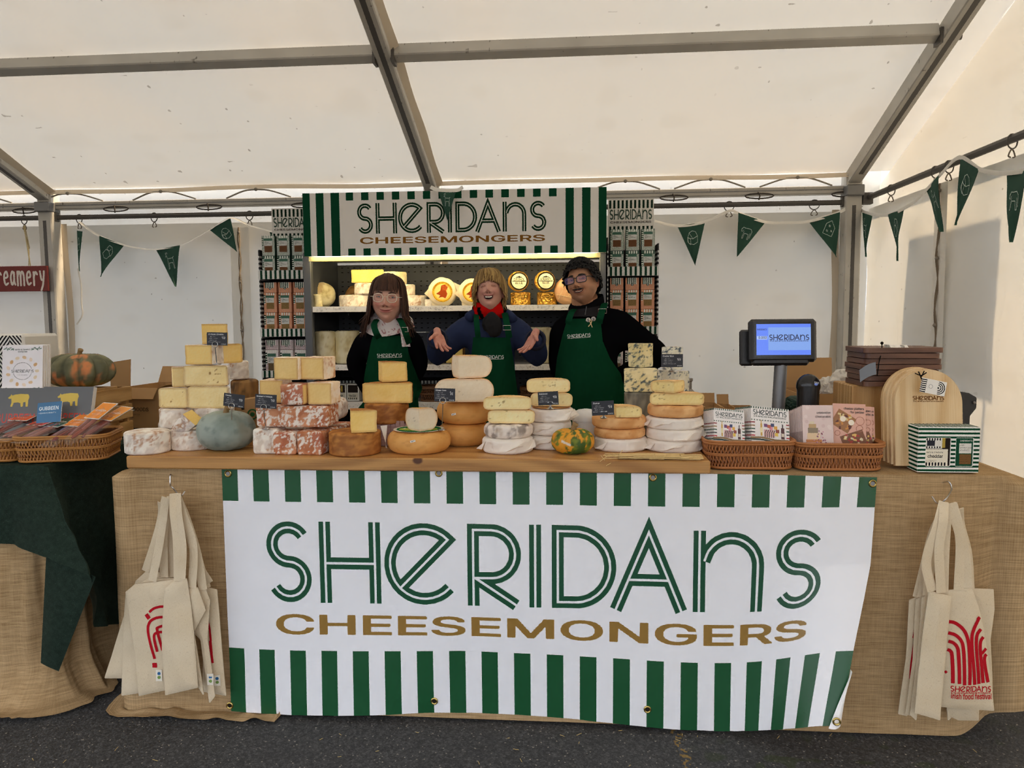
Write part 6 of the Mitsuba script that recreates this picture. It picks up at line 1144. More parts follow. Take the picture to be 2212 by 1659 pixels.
# ================================================================ SHELF UNIT, SIGN, DISPLAY STANDS, BUNTING
SF, SB = 4.42, 5.02
sx0, sx1 = at(661, 700, SF)[0], at(1307, 700, SF)[0]; zt_ = at(980, 553, SF)[2]
GREYM, DARKM = M('#54565a', .5, .2), M('#3c3f45', .6)
k = thing('shelf_unit', 'dark metal shop shelving with three patterned shelves behind the three people', 'shelving')
part(k, 'side_panel', box(sx0, sx0+.012, SF+.03, SB, 0, zt_+.03), DARKM); part(k, 'side_panel', box(sx1-.012, sx1, SF+.03, SB, 0, zt_+.03), DARKM)
part(k, 'upright', box(sx0-.004, sx0+.042, SF-.01, SF+.03, 0, zt_+.03, .004), GREYM); part(k, 'upright', box(sx1-.032, sx1+.004, SF-.01, SF+.03, 0, zt_+.03, .004), GREYM)
part(k, 'canopy', box(sx0, sx1, SF, SB, zt_+.012, zt_+.03), M('#8f8d84', .5)); part(k, 'plinth', box(sx0, sx1, SF+.05, SB, 0, .12), DARKM)
for n in range(4): z0 = .12+n*(zt_-.12)/4; part(k, 'back_panel', box(sx0+.012, sx1-.012, SB-.012, SB, z0, z0+(zt_-.12)/4-.004, .002), DARKM)
pr = Print()
for i in range(int((sx1-sx0-.08)/.0405)):
    for z in np.arange(.2, zt_-.02, .0305):
        if (int(z/.0305)) % 4 != 3: pr.add(rect(.04+i*.0405, z, .053+i*.0405, z+.005), '#0b0c0e', lift=1)
pr.on(k, plane((sx0, SB-.0125, 0), (1, 0, 0), (0, 0, 1)), 'slots', step=.0006); labels[[q for q in scene if q.startswith(k+'__slots')][0]] = {'kind': 'stuff'}
shz = [(at(980, 660, SF)[2], at(980, 672, SF)[2]), (at(720, 788, SF)[2], at(720, 800, SF)[2]), (at(700, 868, SF)[2], at(700, 884, SF)[2])]
SZ = []
for i, (za, zb_) in enumerate(shz):
    part(k, 'shelf', box(sx0+.014, sx1-.014, SF+.004, SB-.014, za-.022, za-.004), M('#8d8b86', .5)); SZ.append(za-.004)
    g = part(k, 'edge_strip', box(sx0+.044, sx1-.034, SF-.004, SF+.003, zb_, za), M('#f0ebe2', .6), smooth=False)
    pr = Print(); W_, H_ = sx1-sx0-.09, za-zb_
    for j in range(230):
        x, y = rng.uniform(.012, W_-.012), rng.uniform(.007, H_-.007); r = rng.uniform(.003, .006); a0 = rng.uniform(0, 6.3)
        pr.add(stroke([(x+r*math.cos(a0+t)*t*.5, y+r*math.sin(a0+t)*t*.5) for t in np.linspace(0, 3, 6)], .0011), '#8d8078', lift=1)
    pr.on(g, plane((sx0+.05, SF-.0045, zb_), (1, 0, 0), (0, 0, 1)), 'print', label='grey line drawings')
    for x in (sx0+.2, (sx0+sx1)/2, sx1-.2): part(k, 'bracket', ext(Polygon([(0, 0), (.40, 0), (.40, -.03), (.05, -.12), (0, -.12)]), .006, (x, SB-.02, za-.024), rz=-90), M('#17181a', .5), smooth=False)
k = thing('shelf_lamp', 'warm tube lamp behind a cream cover under the shop sign', 'lamp')
part(k, 'cover', box(sx0+.055, sx1-.03, SF-.079, SF-.071, zt_-.026, zt_-.001, .003), 'mat_cover', smooth=False)
scene['mat_cover'] = {'type': 'principledthin', 'base_color': {'type': 'rgb', 'value': [.80, .76, .52]}, 'roughness': .5, 'diff_trans': .8, 'eta': 1.4}
part(k, 'housing', box(sx0+.05, sx1-.03, SF-.07, SF+.10, zt_+.004, zt_+.0115), M('#e6e2cf', .4))
lt = tube([V(sx0+.08, SF-.057, zt_-.008), V(sx1-.06, SF-.057, zt_-.008)], .0085, 10)
scene[k+'__tube'] = {**mikit.ply(lt, M('#ffffff'), smooth=60), 'emitter': {'type': 'area', 'radiance': {'type': 'rgb', 'value': [1.65, 1.36, .78]}}}
# ---- goods on the shelves
def on_shelf(x0, x1, yt, yb, Yf, i): return dict(z=SZ[i]+.001)
s0 = SZ[0]+.001
def sw(label, x0, x1, yt, yb, Yf, rind, z=None, kind='drum'): return wheel(label, x0, x1, yt, yb, Yf, kind, rind, z=z, rough=.003)
def upright(name, label, x0, x1, yt, yb, Yf, depth, col, z, turn=0, mat='mat_waxy', seed=0, rough=.004, paper=None):
    R = (x1-x0)/2/FPX*Yf; c = at((x0+x1)/2, (yt+yb)/2, Yf); k = thing(name, label, 'cheese'); P = profile(R, depth, 'soft', 7); m = lathe(P, 70); v = m.vertices
    n = v*[1, 1, 0]; n = n/np.maximum(np.linalg.norm(n, axis=1, keepdims=True), 1e-6); v = v+n*((ns(v+seed, 26, seed)-.5)*2*rough*np.clip(np.linalg.norm(v[:, :2], axis=1)/R, 0, 1)**2)[:, None]
    m = mv(mv(TM(v, m.faces), (0, 0, -depth)), rx=-90); m.vertices = m.vertices*[1, -1 if m.vertices[:, 1].max() < .01 else 1, 1]; m = TM(m.vertices-[0, m.vertices[:, 1].min(), 0], m.faces[:, ::-1])
    m = mv(m, rz=turn); C = V(c[0], Yf, z+R); pts = m.vertices+C
    if paper: part(k, 'wrapper', TM(pts, m.faces), paper, smooth=24)
    else: part(k, 'rind', TM(pts, m.faces), mat, smooth=True, color=col(v+seed, seed))
    t = math.radians(turn); return k, C, R, plane(C+V(math.sin(t)*.004, -.004, 0), (math.cos(t), math.sin(t), 0), (0, 0, 1))
upright('round_cheese', 'big pale wheel standing on edge at the left end of the top shelf', 671, 727, 603, 659, 4.62, .12, lambda p, s: over(r_pale(p, s), '#96703f', .6*st(.5, .6, ns(p, 12, 5))), s0, turn=25, seed=3)
sw('small pale cylinder of cheese at the left end of the top shelf', 677, 697, 632, 661, 4.47, r_pale, s0)
T1 = sw('white wheel low on the top shelf left of the dark haired woman', 733, 806, 633, 660, 4.55, r_white, s0)
T2 = sw('white wheel in the middle layer beside the dark haired woman', 766, 812, 607, 632, 4.56, r_white, T1[3]+.002)
upright('round_cheese', 'brown speckled disc standing behind the white wheels', 742, 792, 604, 654, 4.78, .08, r_bark, s0, seed=8)
half('bright yellow half cheese on top beside the woman hair', 759, 828, 578, 606, 4.57, 'sharp', r_pale, P_YEL, z=T2[3]+.002, turn=2)
T3 = sw('white wheel at the bottom right of the woman head', 858, 922, 635, 660, 4.56, r_white, s0)
T4 = sw('white wheel in the middle layer at the right of the woman head', 840, 897, 610, 634, 4.57, r_white, T3[3]+.002)
sw('speckled white wheel on top at the right of the woman head', 822, 879, 582, 609, 4.58, r_pale, T4[3]+.002)
sw('little white cheese between the wheels and the wrapped discs', 918, 940, 640, 656, 4.55, r_white, s0)
PAPER = M('#d8c9ac', .5)
def fold(k, C, R, a, s=.03):
    t = math.radians(a); d = V(math.cos(t), 0, math.sin(t)); n = V(-d[2], 0, d[0]); b = C+d*R*.95+V(0, .02, 0); v = np.array([b+n*.03, b-n*.03, b+d*s+V(0, -.01, 0), b+d*.008+V(0, .02, 0)]); part(k, 'paper_fold', TM(v, [[0, 1, 2], [0, 2, 3], [2, 1, 3]]), PAPER, smooth=False)
for n, (x0, x1, cx) in enumerate(((924, 987, 955), (990, 1050, 1018))):
    k, C, R, f = upright('wrapped_cheese', ('paper wrapped cheese with a yellow label left on the top shelf', 'paper wrapped cheese with a yellow label partly behind the fair haired man')[n], x0, x1, 598, 658, 4.52, .075, None, s0, turn=8, seed=20+n, rough=.006, paper=PAPER)
    for a in (185, 235, 20): fold(k, C, R, a)
    r = R*.70; pr = Print().add(Point(0, 0).buffer(r, 20), '#dcb03a', lift=1).add(LineString([(r*.93*math.cos(t), r*.93*math.sin(t)) for t in np.linspace(0, 6.3, 40)]).buffer(r*.02), '#7f3a1c', lift=2).add(Point(0, 0).buffer(r*.76, 16), '#e4c77c', lift=2)
    pr.add(Polygon([(r*a, r*b) for a, b in ((-.62, -.2), (-.2, .1), (-.1, .62), (.25, .72), (.55, .45), (.35, .1), (.5, -.2), (.3, -.65), (.0, -.5), (-.4, -.6), (-.2, -.35))]), '#9a3d1e', lift=3)
    for a in range(5): pr.add(LineString([(r*(.05+.1*a), r*.15), (r*(.02+.13*a), r*.62)]).buffer(r*.018), '#c96a3a', lift=4)
    for i, c_ in enumerate('FARMHOUSE CHEESE'):
        a = math.pi*(.93-.86*i/15)
        if c_ != ' ': pr.add(text(c_, r*.13, True, x=r*.80*math.cos(a), y=r*.80*math.sin(a), align='c', rot=a-math.pi/2), '#7f3a1c', lift=4)
    pr.on(k, f, 'label', label='round yellow label with a red brown drawing')
FOIL = 'mat_foil'
scene[FOIL] = two(bump({'type': 'principled', 'base_color': {'type': 'rgb', 'value': list(map(float, lin((238, 184, 84))))}, 'roughness': .24, 'metallic': .85}, lambda p, n, uv: dr.abs(fbm(p.x*42, p.y*42, p.z*42, 3)-.5)*2, .022, 1e-3))
for n, (x0, x1, lx) in enumerate(((1040, 1084, 1062), (1099, 1143, 1123), (1157, 1201, 1181))):
    w_ = (x1-x0)/2
    k = thing('foil_cheese', 'gold foil drum of cheese '+('hidden behind the fair haired man', 'under the labelled disc nearest the fair haired man', 'under the labelled disc nearest the man with glasses')[n], 'cheese'); ww, hh, aa = bits(x0+2, x1+2, 627, 657, 4.56)
    m = lathe(profile(ww/2, hh, 'drum', 7), 60); v = m.vertices; v = v*(1+((ns(v+n, 40, n)-.5)*.08)[:, None]*[1, 1, 0]); part(k, 'foil', mv(TM(v, m.faces), V(aa[0], 4.56+ww/2, s0)), FOIL, smooth=35)
    k, C, R, f = upright('foil_cheese', 'gold foil disc with a round cream label '+('half behind the fair haired man', 'nearest the fair haired man', 'nearest the man with glasses')[n], x0, x1, 582, 626, 4.53, .07, None, s0+hh+.002, turn=12, seed=30+n, rough=.004, paper=FOIL)
    r = R*.86; pr = Print().add(Point(0, 0).buffer(r, 20), '#2a2018', lift=1).add(Point(0, 0).buffer(r*.86, 20), '#e3ddb8', lift=2)
    pr.add(Polygon([(r*a, r*b) for a, b in ((-.42, .36), (-.2, .52), (-.05, .50), (.02, .62), (.12, .50), (.3, .48), (.44, .36), (.2, .42), (.1, .36), (-.1, .40))]), '#2a2018', lift=3)
    pr.add(text('CASHEL', r*.24, True, y=r*.08, align='c', w=r*1.25), '#2a2018', lift=3).add(sbox(-r*.76, -r*.06, r*.76, r*.02), '#2a2018', lift=3).add(text('BLUE', r*.24, True, y=-r*.34, align='c', w=r*.85), '#2a2018', lift=3)
    pr.add(LineString([(r*.34*math.cos(t), -r*.58+r*.11*math.sin(t)) for t in np.linspace(0, 6.3, 24)]).buffer(r*.012), '#6b6248', lift=3); pr.on(k, f, 'label', label='round cream label with black lettering')
k, C, R, f = upright('wrapped_cheese', 'pinkish cheese in paper and string beside the man with glasses', 1200, 1262, 590, 655, 4.55, .10, None, s0, turn=10, seed=44, rough=.005, paper=M('#c99a70', .55))
crumple(k, 'paper_tuft', C+V(-.01, .02, R+.008), (.014, .012, .022), M('#d9cba8', .5), 7, n=2)
part(k, 'string', [tube([C+V(-.8*R+i*.35*R, -.008, -.6*R+.12*i*R), C+V(-.2*R+i*.35*R, -.010, .75*R)], .0012, 5) for i in range(4)]+[tube([C+V(-.95*R, -.009, -.25*R), C+V(.6*R, -.011, -.55*R)], .0014, 5)], M('#d9c39a'))
# second and third shelf
s1 = SZ[1]+.001
wheel('tall pale drum of cheese at the left end of the second shelf', 681, 726, 711, 783, 4.50, 'sharp', r_pale, z=s1); wheel('tall pale drum of cheese left of the woman on the second shelf', 726, 778, 711, 783, 4.52, 'sharp', r_pale, z=s1)
wheel('tall pale drum between the fair haired man and the man with glasses', 1143, 1192, 706, 785, 4.52, 'sharp', r_pale, z=s1)
for n, (x0, x1) in enumerate(((930, 960), (963, 1000))): block('small yellow cut block at the %s of the second shelf by the raised hand' % ('left' if n == 0 else 'right'), x0, x1, 702, 770, 4.60, .10, 'f', r_bark, P_YEL, z=s1)
s2 = SZ[2]+.001
for n, (x0, x1, jar) in enumerate(((724, 748, True), (750, 776, False))):
    ww, hh, aa = bits(x0, x1, 826, 862, 4.50); k = thing('gift_carton', 'small striped gift carton %s on the lowest visible shelf' % ('with a jar' if jar else 'with crackers'), 'box'); part(k, 'carton', box(aa[0]-ww/2, aa[0]+ww/2, 4.50, 4.58, s2, s2+hh, .001), M('#d9d8d0', .5), smooth=False)
    pr = Print().add(sbox(ww*.08, hh*.5, ww*.9, hh*.95), '#2c2622', lift=1).add(sbox(ww*.08, hh*.08, ww*.9, hh*.48), '#c9c4b4', lift=1).add(text('cheddar', hh*.12, True, x=ww*.15, y=hh*.26, w=ww*.6), '#222222', lift=2)
    for i in range(5): pr.add(sbox(ww*(.1+.16*i), hh*.09, ww*(.17+.16*i), hh*.2), '#222222', lift=2)
    if jar: pr.add(sbox(ww*.55, hh*.55, ww*.7, hh*.92), '#b39a4a', lift=2)
    pr.on(k, plane((aa[0]-ww/2, 4.4995, s2), (1, 0, 0), (0, 0, 1)), 'print')
k = thing('long_carton', 'row of dark cartons with a striped top edge on the lowest visible shelf', 'box'); a, b = at(705, 862, 4.7), at(1000, 822, 4.7); part(k, 'carton', box(a[0], b[0], 4.70, 4.95, s2, b[2]), M('#2b2b2d', .6)); pr = Print()
for i in range(40): pr.add(sbox(i*(b[0]-a[0])/40, -.02, (i+.5)*(b[0]-a[0])/40, 0), '#cfd2c8', lift=1)
pr.on(k, plane((a[0], 4.699, b[2]), (1, 0, 0), (0, 0, 1)), 'stripe_print')
bask('small dark wicker basket on the low shelf left of the half goat cheese', 905, 960, 841, 872, 4.46, .16, s2-.006, col=('#6b4424', '#56351a')); bask('small dark wicker basket on the low shelf behind the top soft cheese half', 1124, 1170, 843, 872, 4.46, .16, s2-.006, col=('#6b4424', '#56351a'))
# ---- the shop sign over the shelves
k = thing('shop_sign', 'large white sign board with green bars and the shop name above the shelves', 'sign'); YS = 4.34
gx0, gx1 = at(655, 480, YS)[0], at(1310, 480, YS)[0]; gz0 = (at(660, 553, YS)[2]+at(1305, 546, YS)[2])/2; gz1 = (at(655, 417, YS)[2]+at(1309, 405, YS)[2])/2; W_, H_ = gx1-gx0, gz1-gz0
part(k, 'board', box(gx0, gx1, YS, YS+.03, gz0, gz1, .001), M('#d5d1ca', .6), smooth=False); part(k, 'end_panel', box(gx0, gx0+.006, YS+.03, YS+.4, gz0, gz1), M('#12402b', .6), smooth=False); part(k, 'end_panel', box(gx1-.006, gx1, YS+.03, YS+.4, gz0, gz1), M('#12402b', .6), smooth=False)
fs = plane((gx0, YS-.0005, gz0), (1, 0, 0), (0, 0, 1)); u_ = lambda c: (c-283)/(1890-283)*W_
for a, b in ((283, 322), (355, 397), (436, 482), (1680, 1722), (1765, 1808), (1850, 1890)): Print().add(sbox(u_(a), 0, u_(b), H_), '#12402b', lift=1).on(k, fs, 'bar')
for i in range(14):
    a = u_(519+82.7*i); Print().add(sbox(a, H_*.875, a+u_(322), H_-.0005), '#12402b', lift=1).on(k, fs, 'square'); Print().add(sbox(a+.006, .0005, a+.006+u_(322), H_*.115), '#12402b', lift=1).on(k, fs, 'square')
pr = Print(); pr.add(affinity.affine_transform(LOGO, [u_(1580-578+283)/6.83, 0, 0, H_*.48, u_(578), H_*.345]), '#16301f', lift=1); pr.on(k, fs, 'name_lettering', label='dark green inline letters')
pr = Print().add(text('CHEESEMONGERS', H_*.095, True, w=u_(1573-590+283), x=u_(590), y=H_*.19), '#7a5423', lift=1); pr.on(k, fs, 'subtitle_lettering', label='brown wide letters')
# ---- cracker display stands
STY = {'green': ('#2c4a3a', '#dfe2d8'), 'pink': ('#c58a68', '#e0b394'), 'zig': ('#6a4050', '#d9cfcb')}
def crackers(label, x0, x1, z0, z1, Yf, sty, group, top=False, seed=0):
    k = thing('cracker_box', label, 'box', group); w, h = x1-x0, z1-z0; c0, c1 = STY[sty]; part(k, 'carton', box(x0+.001, x1-.001, Yf, Yf+.055, z0, z1-.001), M(c0 if sty != 'zig' else c1, .6), smooth=False)
    pr = Print(); w -= .002; h -= .001; full = sbox(.001, .001, w-.001, h-.001)
    if sty == 'green':
        for i in range(-6, 14): pr.add(LineString([(i*.0085, 0), (i*.0085+.03, .03), (i*.0085, .06), (i*.0085+.06, .12)]).buffer(.0015, cap_style='flat').intersection(full), c1, lift=1)
    elif sty == 'pink':
        for i in range(3): pr.add(LineString([(w*.5+(.006+.006*i)*math.cos(t), h*.04+(.006+.006*i)*math.sin(t)) for t in np.linspace(0, 3.14, 10)]).buffer(.0006), c1, lift=1)
    else:
        for j in range(12): pr.add(LineString([(i*.006, j*.0085+(.003 if i % 2 else 0)) for i in range(14)]).buffer(.0014).intersection(full), c0, lift=1)
    if top:
        for i in range(5): pr.add(sbox(w*(.18+.14*i), h*.45, w*(.25+.14*i), h), '#dfe2d8', lift=2); pr.add(sbox(w*(.11+.14*i), h*.45, w*(.18+.14*i), h), '#1c3328', lift=2)
        pr.add(Point(w*.5, h*.42).buffer(w*.10, 6), '#1c3328', lift=3).add(text('S', w*.13, True, x=w*.5, y=h*.42-w*.065, align='c'), '#dfe2d8', lift=4)
    else:
        for i in range(4): pr.add(sbox(w*(.22+.18*i), h*.88, w*(.31+.18*i), h), '#dfe2d8', lift=2)
        for i in range(5): pr.add(sbox(0, h*(.45+.09*i), w*.13, h*(.49+.09*i)), '#dfe2d8', lift=2); pr.add(sbox(0, h*(.49+.09*i), w*.13, h*(.54+.09*i)), '#1c3328', lift=2)
        pr.add(sbox(w*.16, h*.74, w*.82, h*.87), '#47695a', lift=2).add(sbox(w*.18, h*.50, w*.80, h*.75), '#c9cac4', lift=3).add(sbox(w*.20, h*.18, w*.80, h*.50), ('#6b4a33', '#8a7048', '#6a5a44')[('green', 'pink', 'zig').index(sty)], lift=3)
        for i in range(4): pr.add(sbox(w*.24, h*(.70-.045*i), w*(.40+.32*((i*7) % 3)/2), h*(.715-.045*i)), '#4a4f4c', lift=4)
        for i in range(4): y = h*(.23+.065*i); pr.add(LineString([(w*.22, y), (w*.5, y+h*.012*math.sin(seed+i)), (w*.78, y)]).buffer(.0005), '#3f2c1c', lift=4)
    pr.on(k, plane((x0+.001, Yf-.0006, z0), (1, 0, 0), (0, 0, 1)), 'print', step=.0002)
def stand(lab, x0, x1, Yf, zh, lev, gl):
    # lev: (lip bottom, lip top, [(row bottom, row top, style, top row)])
    k = thing('display_stand', lab, 'display stand'); W_ = x1-x0; D = .30
    part(k, 'back_panel', box(x0, x1, Yf+D, Yf+D+.006, 0, lev[0][1]+.20), M('#1a1b1d', .7), smooth=False)
    for s, x in ((0, x0), (1, x1-.008)):
        g = part(k, 'side_panel', box(x, x+.008, Yf, Yf+D, 0, zh[0]+.02), M('#17181a', .7), smooth=False); pr = Print(); H2 = zh[0]+.02
        for j in range(int(H2/.027)): pr.add(sbox(.001, j*.027, D-.001, j*.027+.013), '#cfcfca', lift=1)
        pr.on(g, plane((x+.0085, Yf, 0), (0, 1, 0), (0, 0, 1)) if s == 0 else plane((x-.0005, Yf+D, 0), (0, -1, 0), (0, 0, 1)), 'stripe_print')
        pr = Print()
        for j in range(int(H2/.027)): pr.add(sbox(.001, j*.027, .007, j*.027+.013), '#cfcfca', lift=1)
        pr.on(g, plane((x, Yf-.0005, 0), (1, 0, 0), (0, 0, 1)), 'edge_print')
    hx0, hx1 = x0+.012, x1-.012; hd = part(k, 'header', box(hx0, hx1, Yf+.20, Yf+.206, zh[0], zh[1]), M('#cfcbc2', .6), smooth=False); pr = Print(); hw, hh = hx1-hx0, zh[1]-zh[0]
    for i in range(11): pr.add(sbox(hw*(i+.3)/11, hh*.82, hw*(i+.78)/11, hh*.98), '#1c2e24', lift=1); pr.add(sbox(hw*(i+.3)/11, 0, hw*(i+.78)/11, hh*.47), '#1c2e24', lift=1)
    logo(pr, hw*.04, hh*.60, hw*.92, '#3a4a40', '#4a4038', small=True, h=hh*.20, gap=.15, ch=.2); pr.on(k, plane((hx0, Yf+.1995, zh[0]), (1, 0, 0), (0, 0, 1)), 'header_print')
    for n, (lb, lt, rows) in enumerate(lev):
        part(k, 'tray', box(x0+.008, x1-.008, Yf+.002, Yf+D, lb, lb+.006), M('#1a1b1d', .7), smooth=False); g = part(k, 'lip', box(x0+.002, x1-.002, Yf-.016, Yf-.011, lb, lt), M('#cbcbc4', .6), smooth=False); pr = Print()
        for i in range(10): pr.add(sbox(W_*(i+.45)/10.4, 0.0005, W_*(i+.9)/10.4, lt-lb-.0005), '#1d3a2c', lift=1)
        pr.on(g, plane((x0+.002, Yf-.0165, lb), (1, 0, 0), (0, 0, 1)), 'stripe_print')
        for r, (zb2, zt2, sty, top) in enumerate(rows):
            bw = (W_-.03)/3*.92
            for c in range(3):
                a = x0+.014+c*(W_-.028)/3+.004; nm = {'green': 'green patterned', 'pink': 'pink', 'zig': 'zigzag patterned'}[sty]
                crackers('%s cracker box, %s of three in the %s of its %s' % (nm, ('left', 'middle', 'right')[c], ('bottom row', 'second row', 'top row')[r], gl), a, a+bw*.96, zb2, zt2, Yf+.012+.004*r, sty, 'cracker boxes in the display stands', top, seed=c+r*3+n)
Z = lambda px, py, Y=4.56: at(px, py, Y)[2]
xa, xb = at(563, 700, 4.56)[0], at(669, 700, 4.56)[0]
def levels(px, y): return [(Z(px, y[0]), Z(px, y[1]), [(Z(px, y[0])+.007, Z(px, y[2]), 'green', False), (Z(px, y[2])+.001, Z(px, y[3]), 'green', False)]),
    (Z(px, y[4]), Z(px, y[5]), [(Z(px, y[4])+.007, Z(px, y[6]), 'pink', False), (Z(px, y[6])+.001, Z(px, y[7]), 'pink', False), (Z(px, y[7])+.001, Z(px, y[8]), 'pink', True)]),
    (Z(px, y[9]), Z(px, y[10]), [(Z(px, y[9])+.007, Z(px, y[11]), 'zig', False), (Z(px, y[11])+.001, Z(px, y[12]), 'zig', True)])]
stand('striped cardboard cracker stand left of the shelves', xa, xb, 4.56, (Z(620, 552, 4.76), Z(620, 450, 4.76)), levels(615, (603, 584, 552, 508, 727, 710, 675, 632, 609, 815, 800, 756, 734)), 'left stand tray')
xa, xb = at(1311, 700, 4.56)[0], at(1422, 700, 4.56)[0]
stand('striped cardboard cracker stand right of the shelves', xa, xb, 4.56, (Z(1365, 540, 4.76), Z(1365, 430, 4.76)), levels(1365, (596, 576, 541, 494, 722, 705, 668, 626, 599, 815, 800, 756, 734)), 'right stand tray')
# ---- bunting
def bunting(label, pens, ribbon, pos, tail=None):
    k = thing('bunting', label, 'bunting'); R3 = np.array([pos(*q) for q in ribbon]); pts = bez(*R3, n=8)
    part(k, 'ribbon', tube(pts, .011, 6, flat=.12, up=(0, .3, 1)), M('#d9d6cd', .7), smooth=40)
    for n, (a, b, c, kind) in enumerate(pens):
        A, B, C = (pos(*q) for q in (a, b, c)); U = B-A; L = np.linalg.norm(U); U = U/L; Dn = C-(A+B)/2
        N = np.cross(U, Dn/np.linalg.norm(Dn)); N = N if N@(EYE-A) > 0 else -N
        def fn(u, v, h, A=A, B=B, C=C, N=N, n=n):      # u across 0..1 , v down 0..1
            p = (A*(1-u)[:, None]+B*u[:, None])*(1-v)[:, None]+C*v[:, None]; return p+N*(.012*np.sin(u*3+n)*np.sin(v*4+n*2)+.004*np.sin(u*11+v*5)*v+h)[:, None]
        g = gridf(lambda u, v: fn(u.ravel(), v.ravel()*.999, 0*u.ravel()), 10, 22); p = part(k, 'pennant', [TM(g.vertices, g.faces), TM(g.vertices-N*.0015, g.faces[:, ::-1])], M('#1d4536', .8), smooth=True)
        pr = Print(); animal(pr, .0, .0, 1., '#b9c9bf', kind, .030); H = np.linalg.norm(Dn)
        pr.on(p, lambda u, v, h: fn(.5+(u-.5)*.52/(1-np.clip(.12+(.42*(1-v)), 0, .9))*.75, .12+.42*(1-v), h+.002), 'drawing', label='pale line drawing', step=.0005)
    if tail is not None: part(k, 'tail', tube(bez(*[pos(*q) for q in tail], n=6), .006, 6, flat=.15, up=(1, .3, 0)), M('#d0ccc1', .7), smooth=40)
    return k
pb = lambda Y: (lambda x, y: at(x, y, Y))
bunting('green pennant garland left of the shop sign', [((166, 498), (178, 500), (170, 586), 'wheel'), ((215.6, 509.6), (267, 529), (217, 598), 'rounds'), ((335.8, 539.5), (389.8, 530), (379, 619), 'goat'), ((453, 496.6), (497.7, 471), (512, 544), 'wheel'), ((581, 498), (592, 502), (588, 520), 'cow')],
        [(166, 497), (171, 480), (190, 494), (216, 510), (267, 529), (300, 536), (336, 539), (390, 530), (425, 513), (453, 497), (497, 471), (540, 487), (592, 502)], pb(5.675), [(168, 580), (175, 615), (176, 655), (178, 680), (166, 701)])
bunting('green pennant hanging down over the top of the shop sign', [((946, 410), (986, 411), (966, 476), 'goat')], [(930, 404), (946, 410), (986, 411), (1000, 404)], pb(4.29))
bunting('green pennant garland between the right stand and the corner post', [((1463, 488), (1523, 479.5), (1501.7, 573), 'wheel'), ((1594.6, 460), (1654.4, 479.4), (1592.4, 554.7), 'cow'), ((1748, 478.3), (1813.7, 458.5), (1806.8, 555.4), 'swiss')],
        [(1414, 478), (1463, 488), (1523, 479), (1575, 456), (1594, 460), (1654, 480), (1700, 481), (1748, 478), (1814, 458), (1841, 438)], pb(5.66))
def px_(x, y): d = ray(x, y); return EYE+d*(2.0/d[0])
bunting('green pennant garland along the right side wall', [((1862.6, 456.7), (1884.6, 464), (1868, 555), 'goat'), ((1921, 463.7), (1949, 452), (1938, 564), 'rounds'), ((1998, 412.6), (2030.7, 378.5), (2033, 501), 'goat'), ((2074.7, 341.8), (2114.8, 365.6), (2064.5, 486.8), 'wheel'), ((2170, 374), (2222, 367.5), (2185, 523.5), 'cow')],
        [(1845, 440), (1863, 456), (1884, 463), (1921, 464), (1949, 452), (1975, 436), (1998, 413), (2031, 378), (2072, 340), (2115, 365), (2140, 372), (2170, 374), (2222, 367), (2260, 350)], px_)
# ---- the red sign at the left
k = thing('red_sign', 'dark red sign board with white hand lettering hanging at the left edge', 'sign'); A, B = at(-190, 632, 5.60), at(101, 574, 5.60)
part(k, 'board', box(A[0], B[0], 5.60, 5.62, A[2], B[2], .003), M('#6e2019', .6)); pr = Print()
_sc = (B[2]-A[2]); ltr = {'c': [[(.8, .75), (.5, .95), (.15, .6), (.25, .15), (.8, .15)]], 'r': [[(.15, 0), (.15, .9)], [(.15, .55), (.5, .9), (.8, .75)]], 'e': [[(.1, .5), (.75, .6), (.6, .95), (.2, .8), (.1, .4), (.35, .05), (.8, .15)]],
    'a': [[(.75, .8), (.4, .95), (.1, .5), (.3, .05), (.7, .35), (.75, .9), (.75, .3), (.9, .05)]], 'm': [[(.08, 0), (.1, .95)], [(.1, .6), (.3, .95), (.45, .7), (.45, 0)], [(.45, .6), (.65, .95), (.85, .7), (.87, 0)]], 'y': [[(.1, .95), (.3, .4), (.55, .35)], [(.85, .95), (.6, .1), (.2, -.35)]]}
xx = B[0]-A[0]-.008-(7*.054+.077)
for ch_ in 'creamery':
    gw = .066 if ch_ == 'm' else .043
    for p in ltr[ch_]: pr.add(affinity.translate(LineString(bez(*[(a*gw, b*.11) for a, b in p], n=5) if len(p) > 2 else [(a*gw, b*.11) for a, b in p]).buffer(.0075), xx, _sc*.24), '#d9cfc4', lift=1)
    xx += gw+.011
pr.on(k, plane((A[0], 5.599, A[2]), (1, 0, 0), (0, 0, 1)), 'lettering', label='white hand painted letters')
part(k, 'cord', [tube(bez(at(52, 487, 5.66), at(57, 520, 5.63), at(66, 576, 5.605), n=6), .004, 6), tube(bez(at(50, 490, 5.66), at(62, 535, 5.63), at(62, 574, 5.605), n=6), .003, 5), tube(bez(at(54, 488, 5.66), at(64, 537, 5.63), n=4), .003, 5)], M('#b3a47c'))
